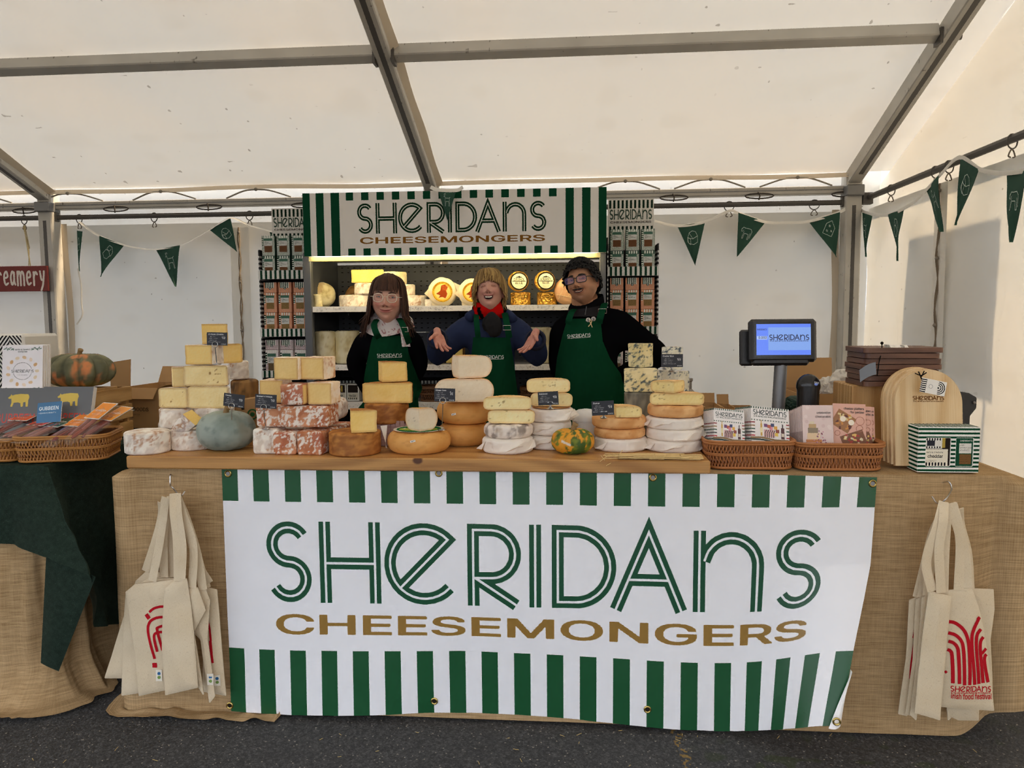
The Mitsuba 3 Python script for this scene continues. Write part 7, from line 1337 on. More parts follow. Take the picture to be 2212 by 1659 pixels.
# ================================================================ PEOPLE
YP_ = 3.76
def blob(chains, ref=.012, smooth_it=14):       # chains of (point, radius): hulls of neighbouring spheres, joined and smoothed into one surface
    parts_ = []
    for ch in chains:
        sp = [m3.Manifold.sphere(r, 20).translate([float(x) for x in p]) for p, r in ch]
        parts_ += [m3.Manifold.batch_hull([a, b]) for a, b in zip(sp[:-1], sp[1:])]
    M_ = m3.Manifold.batch_boolean(parts_, m3.OpType.Add).refine_to_length(ref).to_mesh()
    m = trimesh.Trimesh(M_.vert_properties[:, :3], M_.tri_verts, process=True); trimesh.smoothing.filter_taubin(m, lamb=.5, nu=-.52, iterations=smooth_it); return TM(m.vertices, m.faces)
def J(px, py, r, dy=0., Y=YP_): return (at(px, py, Y+dy), r*Y/FPX)
def relief(mesh, x0, x1, z0, z1, step=.008, sig=1.6):   # how far forward the body stands at (x, z), smoothed like cloth
    from scipy.ndimage import gaussian_filter, minimum_filter, distance_transform_edt, map_coordinates
    xs, zs = np.arange(x0, x1, step), np.arange(z0, z1, step); X, Z_ = np.meshgrid(xs, zs, indexing='ij')
    o = np.stack([X.ravel(), np.full(X.size, 1.0), Z_.ravel()], 1); im = trimesh.ray.ray_triangle.RayMeshIntersector(mesh) if not hasattr(trimesh.ray, 'ray_pyembree') else trimesh.ray.ray_pyembree.RayMeshIntersector(mesh)
    loc, ri, _ = im.intersects_location(o, np.tile([0, 1., 0], (len(o), 1)), multiple_hits=False)
    H = np.full(X.size, np.nan); H[ri] = loc[:, 1]; H = H.reshape(X.shape); bad = np.isnan(H)
    if bad.any(): i = distance_transform_edt(bad, return_distances=False, return_indices=True); H = H[tuple(i)]
    H = gaussian_filter(minimum_filter(H, 5), sig)
    return lambda x, z: map_coordinates(H, [(np.asarray(x)-x0)/step, (np.asarray(z)-z0)/step], order=1, mode='nearest')
HS = {}
def G(x, z, cx, cz, sx, sz): return np.exp(-((x-cx)/sx)**2-((z-cz)/sz)**2)
def head(k, C, s, yaw, pitch, roll, sp):
    m = trimesh.creation.icosphere(6, 1.); v = m.vertices.copy(); x, y, z = v.T
    jaw = np.clip(-z, 0, 1); X = .074*x*(1-.30*jaw**2.2)*(1+.05*np.clip(z, 0, 1)); Y_ = np.where(y > 0, .098*y*(1-.62*jaw**.9), .090*y*(1-.12*jaw)); Z_ = .116*z
    X = X*(1+sp.get('wide', 0)*np.exp(-((Z_+.05)/.05)**2))
    f = sm(-y*2.2); d = 0*x; ax = np.abs(X); smile = sp.get('smile', .5)
    d += .006*G(X, Z_, 0, -.02, .05, .06)
    d += .025*np.exp(-(X/.0105)**2-((Z_+.022)/np.where(Z_ < -.022, .0085, .016))**2)+.012*G(X, Z_, 0, .002, .0070, .020)+.010*G(ax, Z_, .0135, -.027, .0058, .0065)-.006*G(ax, Z_, .0075, -.0325, .0035, .003)
    d += .0045*G(ax, Z_, .028, .030, .022, .008)-.012*G(ax, Z_, .031, .012, .016, .0105)+(.004+.007*smile)*G(ax, Z_, .037, -.026, .016, .015)
    mz = -.054+smile*.010*(ax/.028)**2; lw = np.exp(-(ax/(.026+.004*smile))**4)
    d += lw*(.0055*np.exp(-((Z_-mz-.005)/.0045)**2)+.006*np.exp(-((Z_-mz+.0055)/.005)**2)-.007*np.exp(-((Z_-mz)/.0018)**2))
    d += .004*G(ax, Z_, .030, -.085, .02, .018); d -= .005*smile*G(ax, Z_, .033, -.040, .006, .012); d += .010*G(X, Z_, 0, -.093, .018, .014)-.003*G(X, Z_, 0, -.074, .02, .006)
    mo = sp.get('open', 0.)
    inm = np.exp(-(ax/.025)**6)*np.exp(-((Z_-mz+mo*.35)/max(mo*.62, .001))**4) if mo else 0*x
    d -= .010*inm; Y_ = Y_-f*d
    P = np.stack([X, Y_, Z_], -1); rot = lambda p: mv(TM(np.asarray(p, float).reshape(-1, 3)*s, [[0, 0, 0]]), rx=pitch, ry=roll, rz=yaw).vertices+C
    c = np.tile(_hex(sp['skin']), (len(P), 1)); c = over(c, sp['blush'], f*sp.get('blush_k', .6)*np.clip(G(ax, Z_, .040, -.022, .020, .020)+.7*G(X, Z_, 0, -.022, .012, .012)+.3*G(X, Z_, 0, -.09, .03, .02), 0, 1))
    c = over(c, sp['lip'], f*np.clip(lw*np.exp(-((Z_-mz)/(.0088+mo*.55))**4), 0, 1)*.85); c = over(c, '#2a1210', f*np.clip(inm*1.3, 0, 1))
    c = over(c, '#3a1d16', f*.75*np.clip(G(ax, Z_, .0075, -.0325, .0042, .0030), 0, 1))
    if 'stubble' in sp: c = over(c, sp['stubble'], .5*f*np.clip(sm((-.055-Z_)/.03)+sm((ax-.045)/.02)*sm((-.02-Z_)/.03), 0, 1)*(.6+.6*ns(P, 300, 3)))
    c = c*(1+.08*(ns(P, 60, 4)-.5))[:, None]; part(k, 'head', TM(rot(P), m.faces), 'mat_skin', smooth=True, color=c)
    def ysurf(x_, z_):                          # y of the face in front at (x, z), head units
        i = np.argmin((X-x_)**2+(Z_-z_)**2+10*(y > -.1)); return Y_[i]
    for e in (-1, 1):
        q = V(e*.031, ysurf(e*.031, .012)+.0095, .012); b = trimesh.creation.icosphere(3, .0118); bv = b.vertices; dd = np.hypot(bv[:, 0]-.001, bv[:, 2]); fr = bv[:, 1] < 0
        col = over(over(np.tile(_hex('#d9d2cb'), (len(bv), 1)), sp.get('iris', '#4a5560'), (dd < .0056)*fr*1.), '#0c0c0e', (dd < .0026)*fr*1.)
        part(k, 'eye', TM(rot(bv+q), b.faces), 'mat_printgloss', smooth=True, color=col); lid = sp.get('lid', .5)
        for up_, th in ((1, .0032), (-1, .0028)):
            a = np.linspace(-1, 1, 11); op = .0058*(1-lid) if up_ > 0 else .0042*(1-lid*.6); xx_ = q[0]+a*.0142; zz_ = q[2]+up_*op*(1-a*a)-.0005+e*a*.0008; yy_ = np.array([min(ysurf(i, j), 9) for i, j in zip(xx_, zz_)]); yy_ = np.minimum(yy_-.0012, q[1]-np.sqrt(np.maximum(.0122**2-(xx_-q[0])**2-(zz_-q[2])**2, 0))-.0004)
            part(k, 'eyelid', tube(rot(np.c_[xx_, yy_, zz_+up_*.0016]), th*s, 7), M(sp['lidcol'], .6), smooth=60)
            if up_ > 0: part(k, 'eyelash', tube(rot(np.c_[xx_, yy_-.0022, zz_-.0003]), .0010*s, 5), M(sp['brow']))
        a = np.linspace(0, 1, 12); bx_ = e*(.014+.036*a); bz_ = .031+sp.get('browz', 0)+.006*np.sin(a*2.4)-.004*a; by_ = np.array([ysurf(i, j) for i, j in zip(bx_, bz_)])-.0012
        part(k, 'eyebrow', tube(rot(np.c_[bx_, by_, bz_]), np.interp(a, [0, .15, .6, 1], [.0016, .0034, .0028, .001])*s*sp.get('browk', 1.), 6), M(sp['brow'], .8), smooth=60)
        ea = trimesh.creation.icosphere(3, 1.); ev = ea.vertices*V(.011, .019, .031); rr = np.hypot(ev[:, 1]/.019, ev[:, 2]/.031); ev[:, 0] += np.where(ev[:, 0]*e > 0, -e*.008*np.exp(-((rr)/.55)**2), 0); ev[:, 1] *= 1+.25*ev[:, 2]/.031
        part(k, 'ear', TM(rot(mv(TM(ev, ea.faces), rz=-e*24).vertices+V(e*.077, .012, -.004)), ea.faces), 'mat_skin', smooth=True, color=np.tile(_hex(sp['ear']), (len(ev), 1)))
    if mo:
        a = np.linspace(-1, 1, 15); g = gridf(lambda u, v: np.stack([.019*u, ysurf(0, -.044)+.0045+.005*u*u, -.0525+mo*.15-mo*.62*v+smile*.0045*u*u], -1), 17, 4, -1, 1)
        part(k, 'teeth', TM(rot(g.vertices), g.faces), M('#d8d0be', .35), smooth=True)
    return rot, ysurf
scene['mat_skin'] = {'type': 'twosided', 'b': {'type': 'principled', 'base_color': _va, 'roughness': .5, 'specular': .4}}
def skull(az, el, off):                         # a point on the scalp: azimuth from the face (0) round to the back (pi), elevation
    az, el = np.asarray(az, float), np.asarray(el, float); x = np.cos(el)*np.sin(az); y = -np.cos(el)*np.cos(az); z = np.sin(el)
    return np.stack([(.075+off)*x*(1.03), np.where(y > 0, .100+off, .092+off)*y, (.116+off)*z], -1)
def scalp(k, rot, mask, off, col, rough=.004, freq=60, sub=5, bump_=0.):
    m = trimesh.creation.icosphere(sub, 1.); v = m.vertices; az, el = np.arctan2(v[:, 0], -v[:, 1]), np.arcsin(np.clip(v[:, 2], -1, 1)); keep = mask(az, el); P = skull(az, el, off)
    nn = ns(P, freq, 5)-.5; P = P*(1+(rough*nn/.1)[:, None])
    f = m.faces[keep[m.faces].all(1)]; t = TM(rot(P), f); t.remove_unreferenced_vertices(); part(k, 'hair_cap', t, col, smooth=True)
def strands(k, rot, curves, r0, r1, cols, seed, name='hair', n=8):
    r_ = np.random.default_rng(seed); ms, cs = [], []
    for c in curves:
        p = bez(*c, n=4); t = tube(rot(p), np.interp(np.linspace(0, 1, len(p)), [0, .15, .75, 1], [r0*.7, r0, r0, r1]), 5, flat=.55); ms.append(t)
        a, b, w = _hex(cols[0]), _hex(cols[1]), r_.uniform(0, 1); cs.append(np.tile(a+(b-a)*w, (len(t.vertices), 1)))
    part(k, name, cat(ms), 'mat_hair', smooth=True, color=np.vstack(cs))
scene['mat_hair'] = {'type': 'twosided', 'b': {'type': 'principled', 'base_color': _va, 'roughness': .55, 'specular': .25}}
def hand(k, W_, F, U, s=1., curl=(.15, .2, .25, .3), thumb=1., col='#b98070', spread=1.):
    F = V(*F)/np.linalg.norm(F); U = V(*U); U = U-F*(U@F); U = U/np.linalg.norm(U); N = np.cross(F, U); N = N*(1 if thumb > 0 else -1); W_ = V(*W_)
    L = lambda u, f, n: W_+s*(u*U+f*F+n*N); kn = [(.031, .088), (.010, .094), (-.011, .090), (-.030, .080)]; ch = []
    pal = [(L(.022, .012, 0), .014*s), (L(-.022, .012, 0), .014*s), (L(-.030, .078, 0), .0105*s), (L(.031, .084, 0), .0115*s)]
    hull = m3.Manifold.batch_hull([m3.Manifold.sphere(r, 16).translate([float(q) for q in p]) for p, r in pal])
    parts_ = [hull]
    def chain(c):
        sp_ = [m3.Manifold.sphere(r, 14).translate([float(q) for q in p]) for p, r in c]; parts_.extend(m3.Manifold.batch_hull([a, b]) for a, b in zip(sp_[:-1], sp_[1:]))
    for (u, f), ln, cu, da in zip(kn, (.070, .078, .072, .056), curl, (.16, .03, -.10, -.24)):
        p, a, c = (u, f, 0.), 0., [(L(u*.8, f-.03, 0), .0098*s), (L(u, f, 0), .0094*s)]
        for j, q in enumerate((.44, .31, .25)):
            a += cu*(1, 1.3, 1.)[j]; d = ln*q; p = (p[0]+d*math.sin(da*spread)*math.cos(a), p[1]+d*math.cos(da*spread)*math.cos(a), p[2]+d*math.sin(a)); c.append((L(*p), (.0086, .0078, .0066)[j]*s))
        chain(c)
    chain([(L(.018, .020, .004), .0145*s), (L(.044, .048, .010), .0115*s), (L(.066, .074, .012), .0095*s), (L(.082, .098, .012), .0075*s)])
    chain([(L(0, -.03, 0), .022*s), (L(0, .012, 0), .021*s)])
    M_ = m3.Manifold.batch_boolean(parts_, m3.OpType.Add).refine_to_length(.004).to_mesh(); m = trimesh.Trimesh(M_.vert_properties[:, :3], M_.tri_verts, process=True); trimesh.smoothing.filter_taubin(m, lamb=.5, nu=-.52, iterations=8)
    c = over(np.tile(_hex(col), (len(m.vertices), 1)), '#a5604f', .5*st(.5, .65, ns(m.vertices, 45, 2))); part(k, 'hand', TM(m.vertices, m.faces), 'mat_skin', smooth=True, color=c)
def cloth_panel(k, name, poly, F, mat, off=.010, fold=.006, seed=0, res=.016):
    P = np.array(poly); pg = Polygon(P); v, f = tri(pg); v3, f = trimesh.remesh.subdivide_to_size(np.c_[v, 0*v[:, 0]], f, res, max_iter=14); x, z = v3[:, 0], v3[:, 1]
    y = F(x, z)-off-fold*(ns(np.stack([x*1.6, 0*x, z*.6], -1), 22, seed, 3)-.5)*2
    part(k, name, [TM(np.c_[x, y, z], f), TM(np.c_[x, y+.003, z], f[:, ::-1])], mat, smooth=True)
    return lambda u, w, h: np.c_[u, F(u, w)-off-fold*(ns(np.stack([u*1.6, 0*u, w*.6], -1), 22, seed, 3)-.5)*2-h-.0015, w]
def strap(k, pts, w, mat, name='strap', nrm=(0, -1, 0)):
    p = bez(*pts, n=6); part(k, name, tube(p, w/2, 8, flat=.14, up=(1, 0, 0)), mat, smooth=50)
def buckle(k, c, w):
    part(k, 'buckle', tube([c+V(a*w, -.004, b*.010) for a, b in ((-1, -1), (1, -1), (1, 1), (-1, 1))], .0017, 6, closed=True), CHROME)
APR = M('#0f3a25'); px2 = lambda L, Y=YP_: [tuple(at(a, b, Y)[[0, 2]]) for a, b in L]
def body(k, chains, cl, name='body'):
    m = blob(chains, .016, 18); v = m.vertices; m.vertices = v+((ns(v*[1, 1, .6], 11, 7, 3)-.5)*.020)[:, None]*(np.array([0, 1., 0])); part(k, name, m, cl, smooth=True); return m
def legs(cx, hw, dark, r=26):
    return [[J(cx-hw, 900, r), J(cx-hw, 1150, r*.75), (V(at(cx-hw, 900, YP_)[0], YP_, .12), .05)], [J(cx+hw, 900, r), J(cx+hw, 1150, r*.75), (V(at(cx+hw, 900, YP_)[0], YP_, .12), .05)], [J(cx-hw, 900, r*1.2), J(cx+hw, 900, r*1.2)]]
def shoes(k, cx, hw):
    for s in (-1, 1): x = at(cx+s*hw, 900, YP_)[0]; part(k, 'shoe', blob([[((x, YP_+.04, .055), .05), ((x, YP_-.06, .045), .042), ((x, YP_-.13, .035), .033)]], .02, 6), M('#17181a', .5), smooth=True)
# ---- the woman
k = thing('person', 'woman with dark fringe, clear glasses, patterned scarf and green apron', 'person')
m = body(k, [[J(838, 716, 25, .02), J(836, 752, 45), J(838, 830, 45), J(838, 900, 50)], [J(838, 722, 26, .02), J(786, 737, 23), J(765, 784, 22, .07), J(806, 862, 15, .19)], [J(838, 722, 26, .02), J(892, 735, 23), J(908, 786, 21, .07), J(872, 862, 15, .19)], [J(800, 745, 28), J(876, 745, 28)]]+legs(838, 26, 0), M('#0d0d10'))
hand(k, at(820, 866, YP_+.21), (.6, .1, -.5), (0, -.2, 1), .9, (.5, .5, .5, .5), 1); hand(k, at(856, 868, YP_+.20), (-.6, .1, -.5), (0, -.2, 1), .9, (.5, .5, .5, .5), -1); shoes(k, 838, 26)
F = relief(m, *sorted((at(720, 800, YP_)[0], at(960, 800, YP_)[0])), .5, 1.7)
fa = cloth_panel(k, 'apron', px2([(815, 724), (881, 724), (886, 745), (893, 790), (905, 840), (912, 960), (762, 960), (772, 880), (796, 805), (808, 760)]), F, APR, seed=3)
pr = Print(); a, b = at(827, 769, YP_), at(876, 769, YP_); logo(pr, a[0], a[2], b[0]-a[0], '#c9cdc8', '#c9cdc8', small=True, gap=.05, ch=.2); pr.on(k, fa, 'apron_lettering', label='white shop name on the apron', maxlen=.02)
sp = dict(skin='#c79a86', blush='#b8695c', blush_k=.75, lip='#a85a55', brow='#2b1a12', lidcol='#b98774', ear='#b9806e', smile=.55, lid=.25, iris='#5b6a72', wide=.06)
Cw = at(838, 647, 3.70); rot, ysf = head(k, Cw, 1.0, 6, 2, 3, sp)
part(k, 'neck', tube([Cw+V(.004, .03, -.06), at(838, 722, YP_+.03)], [.052, .058], 20), M(sp['skin'], .5), smooth=60)
H1c, H2c = ('#2a1810', '#4a2d1c'); mask = lambda az, el: (el > np.interp(np.abs(az), [0, .5, .95, 1.15, 1.5, 3.2], [.62, .60, .42, .0, -.25, -.75]))
scalp(k, rot, mask, .010, M('#2a1910', .5)); r_ = np.random.default_rng(5); cs = []
for i in range(110):                            # fringe
    a = r_.uniform(-.85, .85); e1 = np.interp(abs(a), [0, .6, .85], [.37, .33, .22])+r_.uniform(-.05, .05); cs.append([skull(a*.5, 1.45, .012), skull(a*.85, 1.0, .017), skull(a, .68, .016), skull(a, e1, .012)])
for i in range(300):                            # long sides and back
    a = r_.choice([-1, 1])*r_.uniform(1.0, 3.1); o = r_.uniform(.008, .020); q = skull(a, -.1, o); e = r_.uniform(-.19, -.10) if abs(a) < 1.6 else r_.uniform(-.20, -.12); sx = np.sign(math.sin(a)); fl_ = r_.uniform(.0, .035)*(abs(a) < 2.2)
    cs.append([skull(a*.8, 1.35, .012), skull(a, .7, o), q, q*V(1.02, 1.0, 0)+V(sx*.004, 0, -.07), q*V(1.05, .95, 0)+V(sx*(.008+fl_), .0, e)])
strands(k, rot, cs, .0042, .0014, (H1c, H2c), 6)
g = part(k, 'glasses', [tube(rot([(e*.033+.0235*math.copysign(abs(math.cos(t))**.85, math.cos(t)), -.1035+.010*abs(e*.033+.0235*math.cos(t))**2*40*.3, .008+.0195*math.copysign(abs(math.sin(t))**.9, math.sin(t))) for t in np.linspace(0, 2*np.pi, 33)[:-1]]), .0016, 6, closed=True) for e in (-1, 1)]+[tube(rot([(-.010, -.1055, .012), (0, -.108, .015), (.010, -.1055, .012)]), .0014, 6)]+[tube(rot([(e*.056, -.099, .014), (e*.072, -.08, .014), (e*.080, .0, .012)]), .0016, 6) for e in (-1, 1)], M('#cfc9b4', .2), smooth=60, label='clear plastic glasses')
scene['mat_lens'] = {'type': 'thindielectric', 'int_ior': 1.5}; scene['mat_lensv'] = {'type': 'thindielectric', 'int_ior': 1.65, 'specular_reflectance': {'type': 'rgb', 'value': [.55, .45, 1.]}}
for e in (-1, 1): part(g, 'lens', (lambda L: TM(rot(L.vertices), L.faces))(gridf(lambda u, v: np.stack([e*.033+.0225*v*np.cos(u), -.1030+0*u, .008+.0185*v*np.sin(u)], -1), 25, 3, 0, 2*np.pi)), 'mat_lens', smooth=True)
# scarf
ck = at(838, 703, 3.72)
def scarf(u, v):
    t = u*2*np.pi; fr = np.clip(np.cos(t), 0, 1)**2
    R = .070+.046*v+.006*np.sin(v*9+2*np.sin(t))+.004*np.sin(t*4+v*5); z = .055-.075*v-.050*fr*(.35+.65*v)+.006*np.sin(t*3+v*7)
    return np.stack([R*1.08*np.sin(t), .030-R*np.cos(t)*(1-.12*fr), z], -1)+ck+V(.004, .012, .014)
m = gridf(scarf, 120, 20); v = m.vertices; q = ns(v, 38, 5, 3); 
part(k, 'scarf', m, 'mat_print', smooth=True, color=over(np.tile(_hex('#d6cfcc'), (len(v), 1)), '#8d2432', .9*st(.015, .008, np.abs(q-.5))+.85*st(.62, .66, q)))
m = gridf(lambda u, v: at(872, 706, 3.64)+np.stack([.002+.038*(u-.5)+.012*v, -.010*np.sin(u*5+1)-.012*np.sin(v*1.6), .0-.095*v], -1), 16, 30); v = m.vertices; q = ns(v, 38, 8, 3)
part(k, 'scarf_end', m, 'mat_print', smooth=True, color=over(np.tile(_hex('#d2cac8'), (len(v), 1)), '#8d2432', .9*st(.015, .008, np.abs(q-.5))+.8*st(.62, .66, q)))
strap(k, [at(814, 690, 3.70), at(808, 702, 3.60), at(813, 720, 3.575), at(819, 730, 3.61)], .030, APR); strap(k, [at(862, 688, 3.70), at(869, 700, 3.585), at(877, 722, 3.57), at(884, 742, 3.615)], .030, APR); buckle(k, at(873, 712, 3.570), .018)
# ---- the fair haired man
k = thing('person', 'fair haired man in navy jacket and red scarf spreading both palms', 'person')
NAVY = M('#1b2746', .8, specular=.3)
m = body(k, [[J(1060, 690, 27, .03), J(1062, 735, 50), J(1066, 820, 48), J(1068, 900, 50)], [J(1060, 694, 28, .03), J(1000, 712, 28), J(945, 768, 25, .0), J(945, 736, 21, -.16)], [J(1060, 694, 28, .03), J(1118, 712, 28), J(1160, 770, 25, .0), J(1157, 738, 21, -.16)], [J(1020, 720, 32), J(1100, 720, 32)]]+legs(1066, 26, 0), NAVY, 'jacket'); shoes(k, 1066, 26)
for (px, py), r0 in (((945, 733), .048), ((1157, 735), .048)):
    c = at(px, py, YP_-.165); part(k, 'cuff', mv(lathe([(r0*.75, -.03), (r0*1.02, -.01), (r0*1.05, .012), (r0*.9, .020), (r0*.72, .012)], 24), c, rx=72), M('#141c33', .8), smooth=50)
hand(k, at(946, 722, YP_-.20), (.30, -.72, -.62), (-.80, -.15, .60), .84, (.10, .12, .16, .22), -1, '#b98272', 1.3); hand(k, at(1154, 724, YP_-.20), (-.30, -.72, -.62), (.80, -.15, .60), .84, (.10, .12, .16, .22), 1, '#b98272', 1.3)
F = relief(m, *sorted((at(985, 800, YP_)[0], at(1140, 800, YP_)[0])), .5, 1.7)
fa = cloth_panel(k, 'apron', px2([(1028, 727), (1105, 728), (1112, 780), (1120, 850), (1128, 960), (1000, 960), (1008, 850), (1022, 780)]), F, APR, seed=8)
pr = Print(); a, b = at(1044, 772, YP_), at(1093, 772, YP_); logo(pr, a[0], a[2], b[0]-a[0], '#c9cdc8', '#c9cdc8', small=True, gap=.05, ch=.2); pr.on(k, fa, 'apron_lettering', label='white shop name on the apron', maxlen=.02)
sp = dict(skin='#c39380', blush='#a8655a', blush_k=.55, lip='#9a5a54', brow='#6b4a2c', lidcol='#b58270', ear='#b57a6a', smile=1.0, lid=.82, iris='#54606a', open=.012, browk=.8)
Cb = at(1058, 632, 3.72); rot, ysf = head(k, Cb, .83, 1, -17, -2, sp)
part(k, 'neck', tube([Cb+V(0, .045, -.05), at(1060, 700, YP_+.03)], [.055, .06], 20), M(sp['skin'], .5), smooth=60)
mask = lambda az, el: (el > np.interp(np.abs(az), [0, .5, .95, 1.2, 1.5, 3.2], [.75, .70, .40, .15, -.15, -.65]))
scalp(k, rot, mask, .012, M('#75582f', .6)); cs = []; r_ = np.random.default_rng(9)
for i in range(170):
    a = r_.uniform(-1.05, 1.05); sw_ = .22; e1 = np.interp(abs(a), [0, .5, .8, 1.05], [.43, .37, .18, -.02])+r_.uniform(-.15, .09); o = r_.uniform(.014, .030); cs.append([skull(a*.3-.2, 1.48, .014), skull(a*.75-.1, 1.05, o+.004), skull(a+sw_*.3, .72, o), skull(a+sw_*.5*r_.uniform(-.4, 1), e1, .014)])
for i in range(260):
    a = r_.choice([-1, 1])*r_.uniform(1.0, 3.1); o = r_.uniform(.012, .026); e = np.interp(abs(a), [1., 1.3, 1.6, 1.8, 3.1], [-.05, -.12, -.35, -.75, -.85])+r_.uniform(-.1, .1); q = skull(a, e, o); cs.append([skull(a*.7, 1.4, .014), skull(a, .75, o+.003), skull(a, .15, o), q, q+V(np.sign(a)*r_.uniform(0, .012), .0, -r_.uniform(.01, .03))])
strands(k, rot, cs, .0046, .0016, ('#5f4522', '#a98a52'), 12)
def gaiter(u, v):
    t = u*2*np.pi; R = .072+.012*np.sin(v*3.1)+.003*np.sin(t*4+v*6); return np.stack([R*1.02*np.sin(t), .02-R*np.cos(t), .038-.078*v+.008*np.cos(t)+.004*np.sin(t*3)], -1)+at(1057, 672, 3.735)
m = gridf(gaiter, 96, 20); t = m.metadata['uv'][:, 0]; w = m.metadata['uv'][:, 1]; fr = (t+.5) % 1-.5
part(k, 'scarf', m, 'mat_print', smooth=True, color=over(np.tile(_hex('#b3120f'), (len(t), 1)), '#0c0b0c', 1.*((fr > .155)*(w < .68)+(fr < -.20)+(np.abs(fr+.085-.05*(w-.5)) < .022)*(w > .28) > 0)))
part(k, 'scarf_end', (lambda m: TM(m.vertices+((ns(m.vertices, 60, 3)-.5)*.010)[:, None]*V(1, 1, 1), m.faces))(blob([[J(1062, 686, 13, -.13), J(1066, 700, 19, -.13), J(1068, 712, 17, -.135)], [J(1050, 690, 8, -.12), J(1048, 708, 7, -.12)]], .010, 8)), M('#0c0c0e', 1.), smooth=True, label='black knotted scarf end')
part(k, 'hood', [tube(bez(at(1010, 688, 3.70), at(1024, 679, 3.74), at(1040, 676, 3.82), at(1060, 674, 3.86), at(1085, 676, 3.82), at(1098, 681, 3.74), at(1110, 692, 3.70), n=6), [.012]+[.026]*35+[.012], 10)], NAVY, smooth=True)
strap(k, [at(1029, 679, 3.70), at(1029, 690, 3.62), at(1031, 712, 3.60), at(1033, 730, 3.62)], .026, APR); strap(k, [at(1090, 676, 3.71), at(1093, 690, 3.62), at(1097, 712, 3.60), at(1100, 730, 3.62)], .030, APR); buckle(k, at(1095, 708, 3.598), .018)
# ---- the man with glasses
k = thing('person', 'man with black curly hair, moustache and dark glasses in a black fleece', 'person')
FLE = M('#0b0b0d')
m = body(k, [[J(1263, 688, 30, .02), J(1268, 745, 60), J(1274, 840, 68), J(1276, 920, 64)], [J(1264, 690, 32, .02), J(1216, 715, 30), J(1207, 790, 24, .05), J(1236, 850, 17, .22)], [J(1264, 690, 32, .02), J(1335, 702, 34), J(1426, 768, 25, .06), J(1330, 815, 18, .24)], [J(1225, 730, 38), J(1325, 728, 38)], [J(1300, 690, 22), J(1345, 700, 28)]]+legs(1275, 32, 0, 30), FLE, 'fleece'); shoes(k, 1275, 32)
hand(k, at(1250, 850, YP_+.26), (.7, .1, -.3), (0, -.2, 1), .95, (.5, .5, .5, .5), 1, '#a87a60'); hand(k, at(1310, 825, YP_+.28), (-.7, .1, -.3), (0, -.2, 1), .95, (.5, .5, .5, .5), -1, '#a87a60')
F = relief(m, *sorted((at(1170, 800, YP_)[0], at(1400, 800, YP_)[0])), .5, 1.7)
fa = cloth_panel(k, 'apron', px2([(1226, 689), (1296, 687), (1300, 735), (1316, 772), (1340, 806), (1351, 840), (1353, 960), (1196, 960), (1197, 830), (1204, 770), (1216, 722)]), F, APR, seed=14, fold=.004)
pr = Print(); a, b = at(1226, 729, YP_), at(1275, 725, YP_); q0, q1 = a[[0, 2]], b[[0, 2]]; pl = Print(); logo(pl, 0, 0, float(np.hypot(*(q1-q0))), '#c9cdc8', '#c9cdc8', small=True, gap=.05, ch=.2); an = math.atan2(q1[1]-q0[1], q1[0]-q0[0])
pl.on(k, lambda u, w, h: fa(q0[0]+u*math.cos(an)-w*math.sin(an), q0[1]+u*math.sin(an)+w*math.cos(an), h), 'apron_lettering', label='white shop name on the apron', maxlen=.02)
for px, py, c in ((1270, 691, '#cfc9be'), (1281, 689, '#b9b6b4')):
    q = at(px, py, YP_); y = float(F([q[0]], [q[2]])[0]); g = part(k, 'badge', mv(lathe([(0, .004), (.009, .003), (.0115, 0)], 18), (q[0], y-.016, q[2]), rx=90), M(c, .3)); Print().add(text('S', .012, True, x=0, y=-.006, align='c'), '#4a3f3a').on(g, plane((q[0], y-.0212, q[2]), (1, 0, 0), (0, 0, 1)))
q = at(1275, 699, YP_); y = float(F([q[0]], [q[2]])[0])-.018; part(k, 'ribbon_pin', tube([(q[0]+a*.011, y, q[2]+b*.013) for a, b in ((-1, -1), (.2, .2), (.5, 1), (0, 1.3), (-.4, .9), (.1, .0), (.7, -1.4))], .0024, 6), M('#d9b98a', .4))
sp = dict(skin='#a87a5c', blush='#9a6250', blush_k=.35, lip='#8a5248', brow='#120d0b', lidcol='#8f644c', ear='#a8735c', smile=1.0, lid=.55, iris='#2a1d18', wide=.10, open=.004, stubble='#6b5040', browk=1.25)
Cm = at(1258, 612, 3.70); rot, ysf = head(k, Cm, .89, -20, -4, -9, sp)
mask = lambda az, el: (el > np.interp(np.abs(az), [0, .45, .8, 1.0, 1.15, 1.3, 1.5, 1.75, 3.2], [.50, .49, .44, .20, -.05, -.12, .06, -.25, -.55]))
scalp(k, rot, mask, .020, M('#0b0a0a', .95), rough=.016, freq=95, sub=6); scalp(k, rot, lambda az, el: (el > .80), .024, M('#0b0a0a', .95), rough=.014, freq=110, sub=6)
cs = []; r_ = np.random.default_rng(4)
for i in range(700):
    a, e = r_.uniform(-3.14, 3.14), r_.uniform(-.5, 1.5)
    if e < np.interp(abs(a), [0, .45, .8, 1.0, 1.15, 1.3, 1.5, 1.75, 3.2], [.54, .53, .48, .26, .05, .0, .15, -.15, -.5]): continue
    b, c, d = r_.uniform(-.07, .07, 3); cs.append([skull(a, e, .016), skull(a+b, e+c, .0245), skull(a+b+d, e+c-b, .026), skull(a+d, e-d, .017)])
strands(k, rot, cs, .0036, .002, ('#070606', '#100e0d'), 3)
t = np.linspace(-1, 1, 21); mzz = -.041+.006*t*t-.004*np.abs(t); part(k, 'moustache', tube(rot(np.c_[t*.031, [ysf(a, b)-.003 for a, b in zip(t*.031, mzz)], mzz]), np.interp(np.abs(t), [0, .12, .5, 1], [.0020, .0036, .0040, .0012]), 7), M('#15100d', .9), smooth=60)
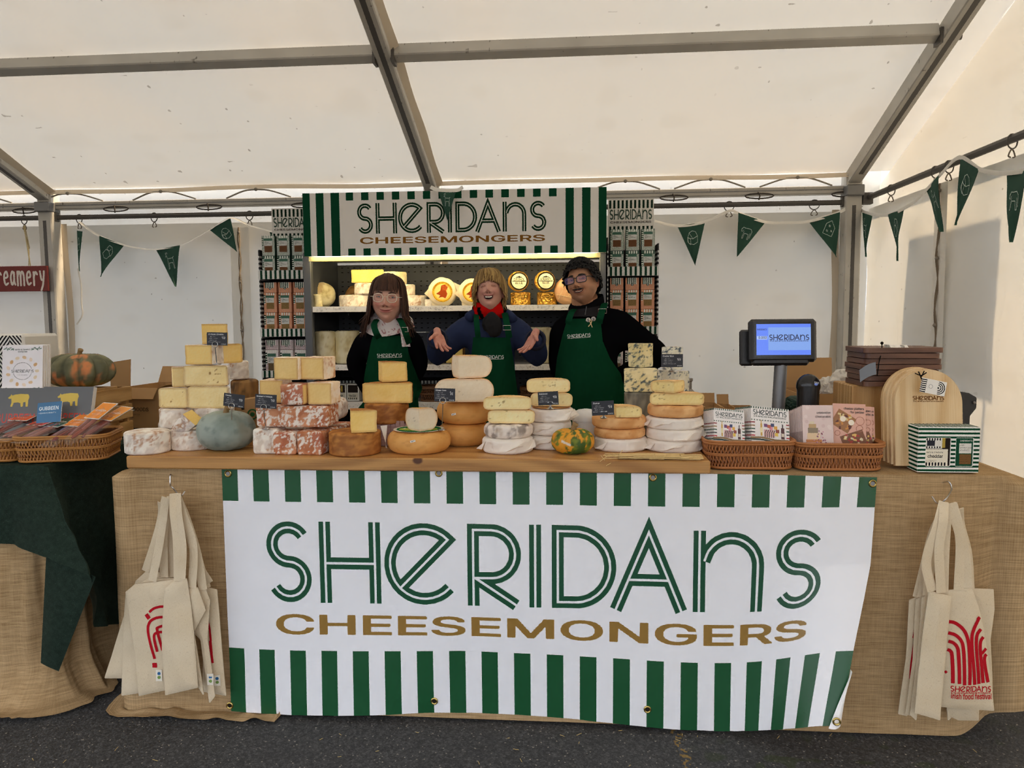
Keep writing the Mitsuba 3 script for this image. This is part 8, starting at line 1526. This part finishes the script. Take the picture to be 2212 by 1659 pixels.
fr_ = lambda e: [(e*.034+.0265*math.copysign(abs(math.cos(q))**.5, math.cos(q)), -.106+.012*max(0, abs(e*.034+.0265*math.cos(q))-.03)/.03*.5, .007+.0175*math.copysign(abs(math.sin(q))**.6, math.sin(q))*(1 if math.sin(q) > 0 else 1.05)) for q in np.linspace(0, 2*np.pi, 41)[:-1]]
g = part(k, 'glasses', [tube(rot(fr_(e)), .0021, 6, closed=True) for e in (-1, 1)]+[tube(rot([(-.009, -.108, .013), (0, -.110, .016), (.009, -.108, .013)]), .0022, 6)]+[tube(rot([(e*.060, -.098, .016), (e*.074, -.08, .017), (e*.081, .0, .013)]), .0024, 6) for e in (-1, 1)], M('#141216', .3), smooth=60, label='black framed glasses')
for e in (-1, 1): part(g, 'lens', (lambda L: TM(rot(L.vertices), L.faces))(gridf(lambda u, v: np.stack([e*.034+.0255*v*np.sign(np.cos(u))*np.abs(np.cos(u))**.5, -.1055+0*u, .007+.0168*v*np.sign(np.sin(u))*np.abs(np.sin(u))**.6], -1), 41, 3, 0, 2*np.pi)), 'mat_lensv', smooth=True)
part(k, 'neck', tube([Cm+V(.01, .04, -.06), at(1264, 690, YP_+.03)], [.062, .066], 20), M(sp['skin'], .5), smooth=60)
def coll(u, v):
    t = u*2*np.pi; R = .074+.016*v+.004*np.sin(v*6); return np.stack([R*1.04*np.sin(t)+.012*(1-v), .03-R*np.cos(t), .050-.085*v+.020*np.sin(t)*(1-v)-.016*np.cos(t)*(1-v)], -1)+at(1263, 668, 3.74)
m = gridf(coll, 80, 16); w = m.metadata['uv']; fr = (w[:, 0]+.5) % 1-.5
part(k, 'collar', m, 'mat_print', smooth=True, color=over(np.tile(_hex('#0f0f11'), (len(w), 1)), '#2b292b', 1.*(w[:, 1] > .45)))
part(k, 'zip', tube([coll(np.array(.0), np.array(a))+V(0, -.003, 0) for a in (.3, .6, .9)], .003, 6), M('#3a3a3e', .4))
strap(k, [at(1240, 668, 3.70), at(1234, 676, 3.62), at(1229, 690, 3.60), at(1227, 700, 3.61)], .030, APR); strap(k, [at(1306, 655, 3.74), at(1302, 668, 3.62), at(1297, 684, 3.585), at(1294, 698, 3.60)], .032, APR); buckle(k, at(1301, 672, 3.606), .019)
